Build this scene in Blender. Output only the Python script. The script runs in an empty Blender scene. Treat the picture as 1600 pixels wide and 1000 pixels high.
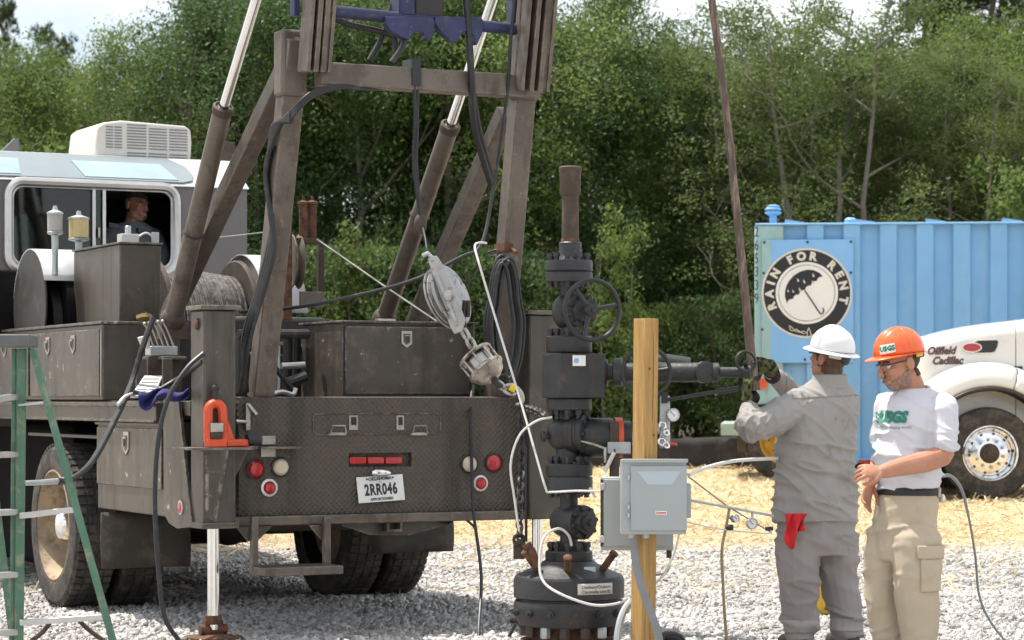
import bpy, bmesh, math, random
import numpy as np
from mathutils import Vector, Matrix, Quaternion, noise as mnoise
random.seed(7); np.random.seed(7)
R = math.radians
scn = bpy.context.scene
COL = scn.collection

# ---------------------------------------------------------------- camera, sky, sun, exposure
F, CH, HY = 3890.0, 1.41, 620.0          # focal length in photo pixels, eye height, horizon row (photo is 1600 x 1000)
cam = bpy.data.cameras.new('camera'); camo = bpy.data.objects.new('camera', cam); COL.objects.link(camo)
cam.sensor_width = 36.0; cam.lens = 36.0 * F / 1600.0
camo.location = (0, 0, CH); camo.rotation_euler = (R(90), 0, 0)
cam.shift_y = (HY - 500.0) / 1600.0
cam.clip_start = 0.1; cam.clip_end = 2000
cam.dof.use_dof = True; cam.dof.focus_distance = 14.2; cam.dof.aperture_fstop = 5.6
scn.camera = camo
SUN = Vector((-.50, .30, 1.40)).normalized()
w = bpy.data.worlds.new('World'); scn.world = w; w.use_nodes = True
nt = w.node_tree; nt.nodes.clear()
wo = nt.nodes.new('ShaderNodeOutputWorld'); bg = nt.nodes.new('ShaderNodeBackground'); bg.inputs[1].default_value = .12
sky = nt.nodes.new('ShaderNodeTexSky'); sky.sky_type = 'NISHITA'; sky.sun_disc = False
sky.sun_elevation = math.asin(SUN.z); sky.sun_rotation = math.atan2(SUN.x, SUN.y); sky.dust_density = 2.5; sky.air_density = 1.0
tc = nt.nodes.new('ShaderNodeTexCoord'); mp = nt.nodes.new('ShaderNodeMapping'); mp.inputs['Scale'].default_value = (1, 1, 2.2)
nz = nt.nodes.new('ShaderNodeTexNoise'); nz.inputs['Scale'].default_value = 3.2; nz.inputs['Detail'].default_value = 7; nz.inputs['Roughness'].default_value = .58
rp = nt.nodes.new('ShaderNodeValToRGB'); rp.color_ramp.elements[0].position = .33; rp.color_ramp.elements[1].position = .56
mx = nt.nodes.new('ShaderNodeMix'); mx.data_type = 'RGBA'; mx.inputs['B'].default_value = (7.6, 7.9, 8.2, 1)
nt.links.new(tc.outputs['Generated'], mp.inputs[0]); nt.links.new(mp.outputs[0], nz.inputs['Vector']); nt.links.new(nz.outputs[0], rp.inputs[0])
nt.links.new(rp.outputs[0], mx.inputs['Factor']); nt.links.new(sky.outputs[0], mx.inputs['A'])
nt.links.new(mx.outputs['Result'], bg.inputs[0]); nt.links.new(bg.outputs[0], wo.inputs[0])
sl = bpy.data.lights.new('sun', 'SUN'); sl.energy = 4.6; sl.angle = R(.55); sl.color = (1, .95, .87)
so = bpy.data.objects.new('sun', sl); COL.objects.link(so); so.rotation_euler = SUN.to_track_quat('Z', 'Y').to_euler(); so.location = SUN * 60
scn.view_settings.view_transform = 'Standard'; scn.view_settings.look = 'None'
scn.view_settings.exposure = .60; scn.view_settings.gamma = 1.0
scn.view_settings.use_curve_mapping = False
cy = scn.cycles; cy.max_bounces = 4; cy.diffuse_bounces = 2; cy.glossy_bounces = 2; cy.transmission_bounces = 4; cy.transparent_max_bounces = 6; cy.caustics_reflective = cy.caustics_refractive = False
cy.use_adaptive_sampling = True; cy.adaptive_threshold = .04

# ---------------------------------------------------------------- measuring: photo pixel -> place
def at(px, py, D):
    return Vector(((px - 800) / F * D, D, CH + (HY - py) / F * D))
def gz(y):                                   # the yard rises gently towards the woods
    t = min(max((y - 17.5) / 14.0, 0), 1); t = t * t * (3 - 2 * t)
    return .30 * t + .14 * min(max((y - 31) / 16, 0), 1)
TH = R(27); TO = Vector((-1.862, 14.4, 0)); TR = Matrix.Rotation(TH, 3, 'Z'); TRI = TR.inverted()
def _tray(px, py):
    c = TRI @ (Vector((0, 0, CH)) - TO); d = TRI @ Vector(((px - 800) / F, 1, (HY - py) / F)); return c, d
def TV(px, py, v):                           # on the truck's cross plane v
    c, d = _tray(px, py); return c + d * ((v - c.y) / d.y)
def TU(px, py, u):                           # on the truck's side plane u
    c, d = _tray(px, py); return c + d * ((u - c.x) / d.x)
def TZ(px, py, z):
    c, d = _tray(px, py); return c + d * ((z - c.z) / d.z)
def t2w(p): return TR @ Vector(p) + TO

# ---------------------------------------------------------------- object bookkeeping
def put(o, label=None, cat=None, group=None, kind=None):
    if label: o['label'] = label
    if cat: o['category'] = cat
    if group: o['group'] = group
    if kind: o['kind'] = kind
    return o
def thing(name, label, cat, loc=(0, 0, 0), rz=0, group=None):
    o = bpy.data.objects.new(name, None); COL.objects.link(o); o.empty_display_size = .2
    o.location = loc; o.rotation_euler = (0, 0, rz)
    return put(o, label, cat, group)
def copy_tree(o, parent=None):
    c = o.copy(); COL.objects.link(c); c.parent = parent
    for ch in list(o.children): copy_tree(ch, c)
    return c

# ---------------------------------------------------------------- materials
MATS = {}
def mat(name, col, rough=.6, metal=0., var=.18, scale=5., col2=None, lo=.5, hi=.62, bump=0., bscale=60., spec=.5, coat=0., stretch=None, col3=None, lo3=.62, hi3=.66, s3=22., run=None, rlo=.54, rhi=.72, rs=7., edge=None):
    m = bpy.data.materials.new(name); MATS[name] = m; m.use_nodes = True
    t = m.node_tree; b = t.nodes['Principled BSDF']; N = t.nodes.new; L = t.links.new
    b.inputs['Roughness'].default_value = rough; b.inputs['Metallic'].default_value = metal
    b.inputs['Specular IOR Level'].default_value = spec; b.inputs['Coat Weight'].default_value = coat
    co = N('ShaderNodeTexCoord'); src = co.outputs['Object']
    if stretch:
        mpn = N('ShaderNodeMapping'); mpn.inputs['Scale'].default_value = stretch; L(src, mpn.inputs[0]); src = mpn.outputs[0]
    def nz(s, d=6, r=.6):
        n = N('ShaderNodeTexNoise'); n.inputs['Scale'].default_value = s; n.inputs['Detail'].default_value = d; n.inputs['Roughness'].default_value = r
        L(src, n.inputs['Vector']); return n.outputs[0]
    def mixc(f, a, bb):
        k = N('ShaderNodeMix'); k.data_type = 'RGBA'; L(f, k.inputs['Factor'])
        for s, x in (('A', a), ('B', bb)):
            if isinstance(x, tuple): k.inputs[s].default_value = (*x, 1)
            else: L(x, k.inputs[s])
        return k.outputs['Result']
    def ramp(f, a, c):
        k = N('ShaderNodeMapRange'); k.inputs[1].default_value = a; k.inputs[2].default_value = c; L(f, k.inputs[0]); return k.outputs[0]
    n1 = nz(scale)
    out = mixc(ramp(n1, .3, .7), tuple(max(0, c * (1 - var)) for c in col), tuple(min(1, c * (1 + var)) for c in col))
    if col2: out = mixc(ramp(nz(scale * 1.7, 8, .68), lo, hi), out, col2)
    if col3: out = mixc(ramp(nz(s3, 5, .7), lo3, hi3), out, col3)
    if edge:                                             # paint rubbed off along the edges
        bv = N('ShaderNodeBevel'); bv.inputs['Radius'].default_value = .014; bv.samples = 3; ge = N('ShaderNodeNewGeometry'); dt = N('ShaderNodeVectorMath'); dt.operation = 'DOT_PRODUCT'
        L(bv.outputs[0], dt.inputs[0]); L(ge.outputs['Normal'], dt.inputs[1]); f1_ = ramp(dt.outputs['Value'], .985, .86); f2_ = ramp(nz(scale * 5, 6, .7), .46, .58); mu = N('ShaderNodeMath'); mu.operation = 'MULTIPLY'; L(f1_, mu.inputs[0]); L(f2_, mu.inputs[1])
        out = mixc(mu.outputs[0], out, edge)
    if run:                                              # runs and streaks down the surface
        q = N('ShaderNodeMapping'); q.inputs['Scale'].default_value = (rs, rs, rs * .09); L(co.outputs['Object'], q.inputs[0])
        n_ = N('ShaderNodeTexNoise'); n_.inputs['Scale'].default_value = 1.0; n_.inputs['Detail'].default_value = 7; n_.inputs['Roughness'].default_value = .65; L(q.outputs[0], n_.inputs['Vector'])
        out = mixc(ramp(n_.outputs[0], rlo, rhi), out, run)
    L(out, b.inputs['Base Color'])
    rm = N('ShaderNodeMapRange'); rm.inputs[3].default_value = max(.03, rough * .8); rm.inputs[4].default_value = min(1, rough * 1.25); L(n1, rm.inputs[0]); L(rm.outputs[0], b.inputs['Roughness'])
    if bump:
        bp = N('ShaderNodeBump'); bp.inputs['Strength'].default_value = bump; bp.inputs['Distance'].default_value = .01
        L(nz(bscale, 4), bp.inputs['Height']); L(bp.outputs[0], b.inputs['Normal'])
    return m

# ---------------------------------------------------------------- mesh building
class MB:
    def __init__(s): s.v = []; s.f = []
    def add(s, vs, fs):
        n = len(s.v); s.v += [tuple(x) for x in vs]; s.f += [tuple(i + n for i in f) for f in fs]; return s
    def box(s, x0, x1, y0, y1, z0, z1):
        x0, x1 = min(x0, x1), max(x0, x1); y0, y1 = min(y0, y1), max(y0, y1); z0, z1 = min(z0, z1), max(z0, z1)
        return s.add([(x0, y0, z0), (x1, y0, z0), (x1, y1, z0), (x0, y1, z0), (x0, y0, z1), (x1, y0, z1), (x1, y1, z1), (x0, y1, z1)],
                     [(0, 3, 2, 1), (4, 5, 6, 7), (0, 1, 5, 4), (1, 2, 6, 5), (2, 3, 7, 6), (3, 0, 4, 7)])
    def beam(s, p0, p1, wx, wy, side=(1, 0, 0)):          # square bar between two points; wx along side
        p0 = Vector(p0); p1 = Vector(p1); d = (p1 - p0).normalized(); a = Vector(side); a = (a - d * a.dot(d)).normalized(); b = d.cross(a)
        vs = [p + a * i * wx / 2 + b * j * wy / 2 for p in (p0, p1) for i, j in ((-1, -1), (1, -1), (1, 1), (-1, 1))]
        return s.add(vs, [(0, 3, 2, 1), (4, 5, 6, 7), (0, 1, 5, 4), (1, 2, 6, 5), (2, 3, 7, 6), (3, 0, 4, 7)])
    def prism(s, pts, ext):
        n = len(pts); e = Vector(ext); a = [Vector(p) for p in pts]
        nn = Vector((0, 0, 0))
        for i in range(n): nn += a[i].cross(a[(i + 1) % n])
        if nn.dot(e) > 0: a.reverse()
        return s.add(a + [p + e for p in a], [tuple(range(n)), tuple(range(2 * n - 1, n - 1, -1))] + [((i + 1) % n, i, i + n, (i + 1) % n + n) for i in range(n)])
    def lathe(s, prof, o=(0, 0, 0), axis=(0, 0, 1), n=24, cap=True):
        o = Vector(o); d = Vector(axis).normalized(); a = d.orthogonal().normalized(); b = d.cross(a)
        vs = []; fs = []
        for r, h in prof:
            for i in range(n):
                t = 2 * math.pi * i / n; vs.append(o + d * h + (a * math.cos(t) + b * math.sin(t)) * r)
        m = len(prof)
        for k in range(m - 1):
            for i in range(n):
                j = (i + 1) % n; fs.append((k * n + i, k * n + j, (k + 1) * n + j, (k + 1) * n + i))
        if cap: fs.append(tuple(range(n - 1, -1, -1))); fs.append(tuple(range((m - 1) * n, m * n)))
        return s.add(vs, fs)
    def cyl(s, p0, p1, r0, r1=None, n=16):
        p0 = Vector(p0); p1 = Vector(p1); d = p1 - p0
        return s.lathe([(r0, 0), (r0 if r1 is None else r1, d.length)], p0, d, n)
    def sph(s, c, r, n=14, m=8):
        c = Vector(c); rx, ry, rz = r if isinstance(r, (tuple, list)) else (r, r, r)
        vs = [c + Vector((0, 0, -rz))]; fs = []
        for k in range(1, m):
            p = -math.pi / 2 + math.pi * k / m
            for i in range(n):
                t = 2 * math.pi * i / n; vs.append(c + Vector((rx * math.cos(p) * math.cos(t), ry * math.cos(p) * math.sin(t), rz * math.sin(p))))
        vs.append(c + Vector((0, 0, rz)))
        for i in range(n):
            j = (i + 1) % n; fs.append((0, 1 + j, 1 + i)); b = 1 + (m - 2) * n; fs.append((b + i, b + j, len(vs) - 1))
            for k in range(m - 2): a = 1 + k * n; fs.append((a + i, a + j, a + n + j, a + n + i))
        return s.add(vs, fs)
    def tube(s, pts, r, n=8, res=0, closed=False, flat=1.0):
        P = [Vector(p) for p in pts]; rr = list(r) if isinstance(r, (list, tuple)) else [r] * len(P)
        if res: P, rr = smooth_path(P, rr, res, closed)
        m = len(P); T = []
        for i in range(m):
            a = P[(i - 1) % m] if closed else P[max(i - 1, 0)]; b = P[(i + 1) % m] if closed else P[min(i + 1, m - 1)]; T.append((b - a).normalized())
        q = T[0].orthogonal().normalized(); vs = []; fs = []
        for i in range(m):
            q = (q - T[i] * q.dot(T[i])).normalized(); b = T[i].cross(q)
            for k in range(n):
                t = 2 * math.pi * k / n; vs.append(P[i] + (q * math.cos(t) + b * math.sin(t) * flat) * rr[i])
        for i in range(m if closed else m - 1):
            i2 = (i + 1) % m
            for k in range(n):
                j = (k + 1) % n; fs.append((i * n + k, i * n + j, i2 * n + j, i2 * n + k))
        if not closed: fs.append(tuple(range(n - 1, -1, -1))); fs.append(tuple(range((m - 1) * n, m * n)))
        return s.add(vs, fs)
    def ring(s, c, axis, R_, r, n=32, m=8):
        c = Vector(c); d = Vector(axis).normalized(); a = d.orthogonal().normalized(); b = d.cross(a)
        return s.tube([c + (a * math.cos(2 * math.pi * i / n) + b * math.sin(2 * math.pi * i / n)) * R_ for i in range(n)], r, m, closed=True)
    def sheet(s, rows, thick=0):                           # grid of points (list of rows)
        n = len(rows[0]); vs = [p for r in rows for p in r]
        return s.add(vs, [(i * n + j, i * n + j + 1, (i + 1) * n + j + 1, (i + 1) * n + j) for i in range(len(rows) - 1) for j in range(n - 1)])
    def build(s, name, m, parent=None, bevel=0, ang=35, seg=2, smooth=True, sub=0, solid=0):
        me = bpy.data.meshes.new(name); me.from_pydata(s.v, [], s.f); me.update()
        if smooth:
            me.polygons.foreach_set('use_smooth', [True] * len(me.polygons)); me.set_sharp_from_angle(angle=R(ang))
        o = bpy.data.objects.new(name, me); COL.objects.link(o); o.parent = parent
        me.materials.append(MATS[m] if isinstance(m, str) else m)
        if solid:
            q = o.modifiers.new('solid', 'SOLIDIFY'); q.thickness = solid; q.offset = 0
        if bevel:
            q = o.modifiers.new('bevel', 'BEVEL'); q.width = bevel; q.segments = seg; q.limit_method = 'ANGLE'; q.angle_limit = R(40)
        if sub:
            q = o.modifiers.new('sub', 'SUBSURF'); q.levels = q.render_levels = sub
        return o
def smooth_path(P, rr, res, closed=False):
    m = len(P); out = []; ro = []
    for i in range(m if closed else m - 1):
        if closed: a, b, c, d = P[(i - 1) % m], P[i], P[(i + 1) % m], P[(i + 2) % m]
        else: a, b, c, d = P[max(i - 1, 0)], P[i], P[i + 1], P[min(i + 2, m - 1)]
        for k in range(res):
            t = k / res
            out.append(.5 * ((2 * b) + (c - a) * t + (2 * a - 5 * b + 4 * c - d) * t * t + (3 * b - a - 3 * c + d) * t ** 3)); ro.append(rr[i] * (1 - t) + rr[(i + 1) % m] * t)
    if not closed: out.append(P[-1]); ro.append(rr[-1])
    return out, ro
def npmesh(name, V, Fq, m, parent=None, tint=None, smooth=False):
    me = bpy.data.meshes.new(name); k = Fq.shape[1]; nf = len(Fq)
    me.vertices.add(len(V)); me.vertices.foreach_set('co', V.astype(np.float32).ravel())
    me.loops.add(nf * k); me.loops.foreach_set('vertex_index', Fq.astype(np.int32).ravel())
    me.polygons.add(nf); me.polygons.foreach_set('loop_start', np.arange(0, nf * k, k, dtype=np.int32))
    if tint is not None:
        a = me.attributes.new('tint', 'FLOAT', 'FACE'); a.data.foreach_set('value', tint.astype(np.float32))
    me.update(calc_edges=True); me.validate()
    if smooth: me.polygons.foreach_set('use_smooth', [True] * nf)
    me.materials.append(MATS[m]); o = bpy.data.objects.new(name, me); COL.objects.link(o); o.parent = parent
    return o
def text_data(s, size=1.0, shear=0., bold=0., res=3, sx=1., align='CENTER', spacing=1.):
    c = bpy.data.curves.new('t', 'FONT'); c.body = s; c.size = size; c.shear = shear; c.offset = bold; c.align_x = align; c.align_y = 'CENTER'; c.resolution_u = res; c.space_character = spacing
    o = bpy.data.objects.new('t', c); COL.objects.link(o); dg = bpy.context.evaluated_depsgraph_get(); e = o.evaluated_get(dg); me = e.to_mesh()
    vs = [Vector((v.co.x * sx, v.co.y, 0)) for v in me.vertices]; fs = [tuple(p.vertices) for p in me.polygons]
    e.to_mesh_clear(); bpy.data.objects.remove(o); bpy.data.curves.remove(c); return vs, fs
def lettering(mb, s, o, xa, ya, size, rot=0., **k):        # flat letters laid on a surface
    vs, fs = text_data(s, size, **k); o = Vector(o); xa = Vector(xa).normalized(); ya = Vector(ya).normalized(); c, q = math.cos(rot), math.sin(rot)
    return mb.add([o + xa * (v.x * c - v.y * q) + ya * (v.x * q + v.y * c) for v in vs], fs)
# ---------------------------------------------------------------- palette
mat('rig_paint', (.070, .059, .045), .42, .1, .22, 3, col2=(.125, .10, .074), lo=.54, hi=.75, col3=(.22, .20, .18), lo3=.68, hi3=.72, s3=16, bump=.12, bscale=35, run=(.030, .024, .019), rlo=.52, rhi=.70, edge=(.30, .25, .19))
mat('rig_paint_worn', (.070, .060, .048), .40, .1, .25, 4, col2=(.14, .105, .075), lo=.5, hi=.7, col3=(.40, .40, .37), lo3=.63, hi3=.68, s3=11, bump=.15, bscale=30, run=(.032, .025, .020), rlo=.52, rhi=.70, edge=(.36, .31, .26))
mat('mast_paint', (.135, .110, .088), .5, .25, .22, 3, col2=(.085, .066, .052), lo=.52, hi=.66, col3=(.22, .18, .145), lo3=.6, hi3=.7, bump=.1, bscale=40, run=(.055, .042, .032), rlo=.53, rhi=.72, rs=10, edge=(.34, .28, .22))
mat('dark_steel', (.035, .032, .030), .5, .3, .3, 5, col2=(.09, .07, .05), lo=.55, hi=.7, bump=.1)
mat('shade_black', (.010, .009, .009), .95, 0, .3, 4, spec=.05)  # near-black, shade put into the colour, with no sheen to lift it
mat('cap_gray', (.11, .11, .112), .6, 0, .15, 9)
mat('black_paint', (.018, .018, .019), .42, .1, .3, 4)
mat('tree_iron', (.034, .034, .035), .45, .25, .3, 7, col2=(.085, .058, .04), lo=.58, hi=.7, col3=(.20, .19, .18), lo3=.68, hi3=.71, s3=30, bump=.25, bscale=60, run=(.075, .045, .028), rlo=.60, rhi=.74, rs=14)
mat('rust', (.15, .065, .032), .85, .1, .4, 14, col2=(.06, .035, .025), lo=.45, hi=.6, bump=.4, bscale=70)
mat('brown_iron', (.066, .048, .036), .7, .2, .35, 9, col2=(.105, .072, .048), lo=.52, hi=.65, bump=.2)
mat('bare_steel', (.42, .40, .37), .32, .9, .2, 9, col2=(.22, .18, .14), lo=.56, hi=.7)
mat('chrome', (.78, .78, .78), .13, 1., .06, 5)
mat('rubber_hose', (.016, .016, .017), .48, 0, .3, 8, col2=(.05, .045, .04), lo=.55, hi=.7)
mat('tyre', (.028, .026, .025), .85, 0, .3, 6, col2=(.13, .105, .075), lo=.42, hi=.75, bump=.3, bscale=40)
mat('rim_tan', (.33, .25, .16), .7, .1, .3, 6, col2=(.16, .11, .07), lo=.48, hi=.65)
mat('flap', (.055, .048, .040), .8, 0, .25, 4, col2=(.12, .10, .075), lo=.5, hi=.7)
mat('white_paint', (.50, .51, .515), .4, 0, .06, 3, col2=(.50, .49, .46), lo=.55, hi=.75, run=(.42, .41, .38), rlo=.6, rhi=.8)
mat('white_plastic', (.58, .55, .50), .5, 0, .05, 4)
mat('cab_gray', (.14, .13, .125), .5, .1, .12, 3)
mat('alu', (.55, .54, .52), .38, .85, .1, 8)
mat('galv', (.42, .44, .44), .45, .6, .15, 12)
mat('red_lens', (.42, .012, .012), .25, 0, .15, 20, coat=.5)
mat('amber_lens', (.55, .47, .33), .3, 0, .1, 20, coat=.5)
mat('red_clamp', (.62, .075, .022), .42, 0, .15, 12, col2=(.25, .03, .015), lo=.62, hi=.68)
mat('mast_blue', (.022, .028, .085), .5, .1, .3, 8, col2=(.09, .06, .06), lo=.55, hi=.7, col3=(.16, .12, .10), lo3=.64, hi3=.68)
mat('glove_blue', (.02, .02, .12), .8, 0, .3, 12)
mat('plate_white', (.70, .69, .66), .45, .1, .08, 9, col2=(.35, .20, .13), lo=.66, hi=.72)
mat('print_dark', (.03, .03, .035), .6)
mat('print_brown', (.10, .05, .04), .6)
mat('print_green', (.02, .18, .13), .7)
mat('paper', (.62, .60, .55), .8, 0, .12, 8)
mat('sheave_gray', (.38, .375, .36), .36, .5, .18, 7, col2=(.15, .11, .08), lo=.54, hi=.63, col3=(.06, .05, .045), lo3=.62, hi3=.68, s3=18, run=(.16, .13, .105), rlo=.55, rhi=.7, rs=16)
mat('guard_gray', (.33, .32, .33), .4, .2, .08, 3)
mat('wire_rope', (.20, .185, .165), .4, .6, .25, 14, col2=(.09, .075, .06), lo=.45, hi=.6)
mat('lead', (.44, .39, .34), .35, .8, .25, 14, col2=(.14, .10, .07), lo=.5, hi=.65)
mat('yellow_strap', (.72, .52, .03), .6)
mat('glass_dark', (.012, .016, .016), .04, 0, .1, 3, spec=.6)
mat('tint_glass', (.33, .42, .42), .08, 0, .15, 1.2, spec=.6)
mat('sky_glass', (.24, .275, .285), .10, 0, .08, 2, coat=.3)
mat('seat_teal', (.05, .12, .11), .7)
mat('cab_dark', (.014, .012, .011), .8)
mat('brass', (.42, .30, .12), .35, .8, .2, 10)
mat('oil_glass', (.50, .38, .17), .25, 0, .1, 14)
mat('gray_glass', (.34, .33, .31), .35, 0, .1, 14)
mat('ladder_green', (.075, .165, .105), .55, 0, .22, 7, col2=(.28, .27, .18), lo=.52, hi=.7, col3=(.10, .07, .05), lo3=.67, hi3=.7)
mat('box_gray', (.33, .355, .35), .42, .1, .05, 3, col2=(.37, .385, .375), lo=.55, hi=.8)
mat('box_patch', (.40, .455, .50), .5, 0, .05, 4)
mat('conduit_gray', (.20, .205, .21), .6, 0, .12, 20)
mat('white_cable', (.62, .60, .56), .5, 0, .08, 12)
mat('blue_tank', (.185, .40, .66), .5, .0, .08, 1.2, col2=(.23, .44, .68), lo=.5, hi=.75, run=(.27, .45, .62), rlo=.56, rhi=.8, rs=3, col3=(.30, .27, .22), lo3=.70, hi3=.74, s3=5)
mat('green_tank', (.27, .43, .44), .55, 0, .12, 2.5, col2=(.30, .29, .17), lo=.56, hi=.70, col3=(.22, .42, .62), lo3=.62, hi3=.75, s3=3, stretch=(1, 1, .35))
mat('sign_blue', (.20, .43, .74), .4, 0, .04, 2)
mat('sign_cream', (.64, .60, .53), .45, 0, .06, 3)
mat('sign_white', (.75, .74, .70), .45, 0, .04, 3)
mat('sign_black', (.014, .015, .018), .6, 0, .1, 3)
mat('yellow_rim', (.55, .30, .03), .6, 0, .25, 6, col2=(.25, .15, .05), lo=.56, hi=.7)
mat('truck_white', (.70, .68, .63), .28, 0, .03, 2, coat=.5, col2=(.60, .57, .50), lo=.58, hi=.8, run=(.52, .48, .40), rlo=.62, rhi=.85, rs=4)
mat('black_trim', (.025, .025, .026), .5, 0, .2, 6)
mat('emblem_red', (.36, .02, .03), .3, 0, .1, 10, coat=.5)
mat('tank_green_bar', (.30, .40, .33), .6, 0, .15, 5)
mat('silt_fence', (.028, .024, .022), .85, 0, .35, 2.2, col2=(.05, .042, .036), lo=.5, hi=.65, stretch=(1, 1, .6), bump=.5, bscale=3)
mat('stake', (.30, .22, .13), .8, 0, .2, 10)
mat('safety_yellow', (.66, .40, .03), .5, 0, .12, 9)
mat('bark', (.13, .105, .085), .9, 0, .3, 5, stretch=(1, 1, .2), bump=.6, bscale=12)
mat('bark_pale', (.17, .15, .125), .85, 0, .3, 5, stretch=(1, 1, .2), bump=.4, bscale=12)
mat('rod_iron', (.115, .08, .062), .75, .15, .35, 5, col2=(.26, .19, .145), lo=.5, hi=.62, stretch=(6, 6, .8), bump=.2)
mat('gauge_face', (.74, .73, .69), .4)
mat('red_rag', (.60, .022, .026), .85, 0, .15, 14)
mat('orange_hat', (.83, .115, .018), .28, 0, .04, 5, coat=.35)
mat('white_hat', (.78, .775, .76), .3, 0, .03, 5, coat=.3)
mat('strap_yellow', (.72, .50, .08), .6)
mat('hair_brown', (.10, .058, .034), .8, 0, .35, 40, stretch=(1, 1, .3))
mat('hair_dark', (.05, .034, .026), .8, 0, .3, 40)
mat('leather', (.055, .035, .025), .6, 0, .25, 14)
mat('belt_black', (.015, .014, .014), .5)
mat('lens_clear', (.25, .24, .23), .08)
# wood of the post
m = mat('post_wood', (.42, .25, .085), .75, 0, .24, 7, stretch=(6, 6, .35), col2=(.32, .17, .05), lo=.46, hi=.62, col3=(.17, .085, .03), lo3=.66, hi3=.74, s3=6, bump=.2, bscale=25)
# cloth: fine weave plus stains
def cloth(name, col, stain, lo, hi, var=.1, sc=3.5, tiny=.25, dirt=None):
    return mat(name, col, .9, 0, var, sc, col2=stain, lo=lo, hi=hi, spec=.15, bump=tiny, bscale=160, col3=dirt, lo3=.60, hi3=.74, s3=4.5)
cloth('gray_shirt', (.325, .305, .285), (.25, .225, .20), .56, .74, dirt=(.17, .145, .125))
cloth('gray_trousers', (.295, .268, .255), (.25, .225, .21), .56, .76, dirt=(.24, .22, .20))
cloth('cuff_band', (.36, .34, .32), (.30, .28, .26), .55, .7)
cloth('tee_gray', (.60, .59, .62), (.55, .54, .57), .55, .75, .05)
cloth('khaki', (.46, .385, .285), (.41, .335, .24), .55, .75, .07)
cloth('work_shirt_dark', (.10, .115, .13), (.08, .09, .10), .55, .75)
cloth('glove_green', (.10, .115, .045), (.02, .02, .018), .48, .54, sc=18, dirt=(.34, .33, .10))
cloth('glove_black', (.02, .02, .018), (.05, .05, .03), .56, .6, sc=14)
def skin_mat(name, col):
    m = mat(name, col, .55, 0, .12, 9, col2=(col[0] * 1.06, col[1] * .72, col[2] * .66), lo=.52, hi=.72, spec=.35)
    m.node_tree.nodes['Principled BSDF'].inputs['Subsurface Weight'].default_value = .08
    m.node_tree.nodes['Principled BSDF'].inputs['Subsurface Radius'].default_value = (.01, .004, .002)
skin_mat('skin_a', (.42, .205, .13)); skin_mat('skin_b', (.44, .215, .135)); skin_mat('skin_c', (.30, .145, .095))
mat('beard_gray', (.26, .165, .12), .85, 0, .35, 60)
# tread plate of the tailgate: raised lozenges in the relief only
m = mat('tread_plate', (.074, .060, .045), .5, .15, .2, 2.5, col2=(.10, .08, .06), lo=.5, hi=.75, col3=(.26, .235, .20), lo3=.70, hi3=.73, s3=40, run=(.034, .027, .021), rlo=.50, rhi=.70, rs=5)
t = m.node_tree; co = t.nodes.new('ShaderNodeTexCoord'); mp = t.nodes.new('ShaderNodeMapping'); mp.inputs['Rotation'].default_value = (0, R(45), 0); mp.inputs['Scale'].default_value = (34, 34, 34)
ck = t.nodes.new('ShaderNodeTexVoronoi'); ck.inputs['Randomness'].default_value = .12; ck.inputs['Scale'].default_value = 1.2; bp = t.nodes.new('ShaderNodeBump'); bp.inputs['Strength'].default_value = .8; bp.inputs['Distance'].default_value = .010; bp.invert = True
t.links.new(co.outputs['Object'], mp.inputs[0]); t.links.new(mp.outputs[0], ck.inputs['Vector']); t.links.new(ck.outputs['Distance'], bp.inputs['Height']); t.links.new(bp.outputs[0], t.nodes['Principled BSDF'].inputs['Normal'])
# see-through panes
def pane_mat(name, col, tr):
    m = bpy.data.materials.new(name); MATS[name] = m; m.use_nodes = True; t = m.node_tree; N = t.nodes.new; t.nodes.remove(t.nodes['Principled BSDF'])
    a = N('ShaderNodeBsdfTransparent'); a.inputs[0].default_value = (*col, 1); g = N('ShaderNodeBsdfGlossy'); g.inputs['Roughness'].default_value = .03
    fr = N('ShaderNodeFresnel'); fr.inputs[0].default_value = 1.5; k = N('ShaderNodeMixShader'); t.links.new(fr.outputs[0], k.inputs[0]); t.links.new(a.outputs[0], k.inputs[1]); t.links.new(g.outputs[0], k.inputs[2]); t.links.new(k.outputs[0], t.nodes['Material Output'].inputs[0])
pane_mat('window_pane', (.55, .62, .58), 1)
pane_mat('clear_lens', (.92, .92, .9), 1); MATS['clear_lens'].node_tree.links.remove(MATS['clear_lens'].node_tree.nodes['Mix Shader'].inputs[0].links[0]); MATS['clear_lens'].node_tree.nodes['Mix Shader'].inputs[0].default_value = .10
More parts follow.
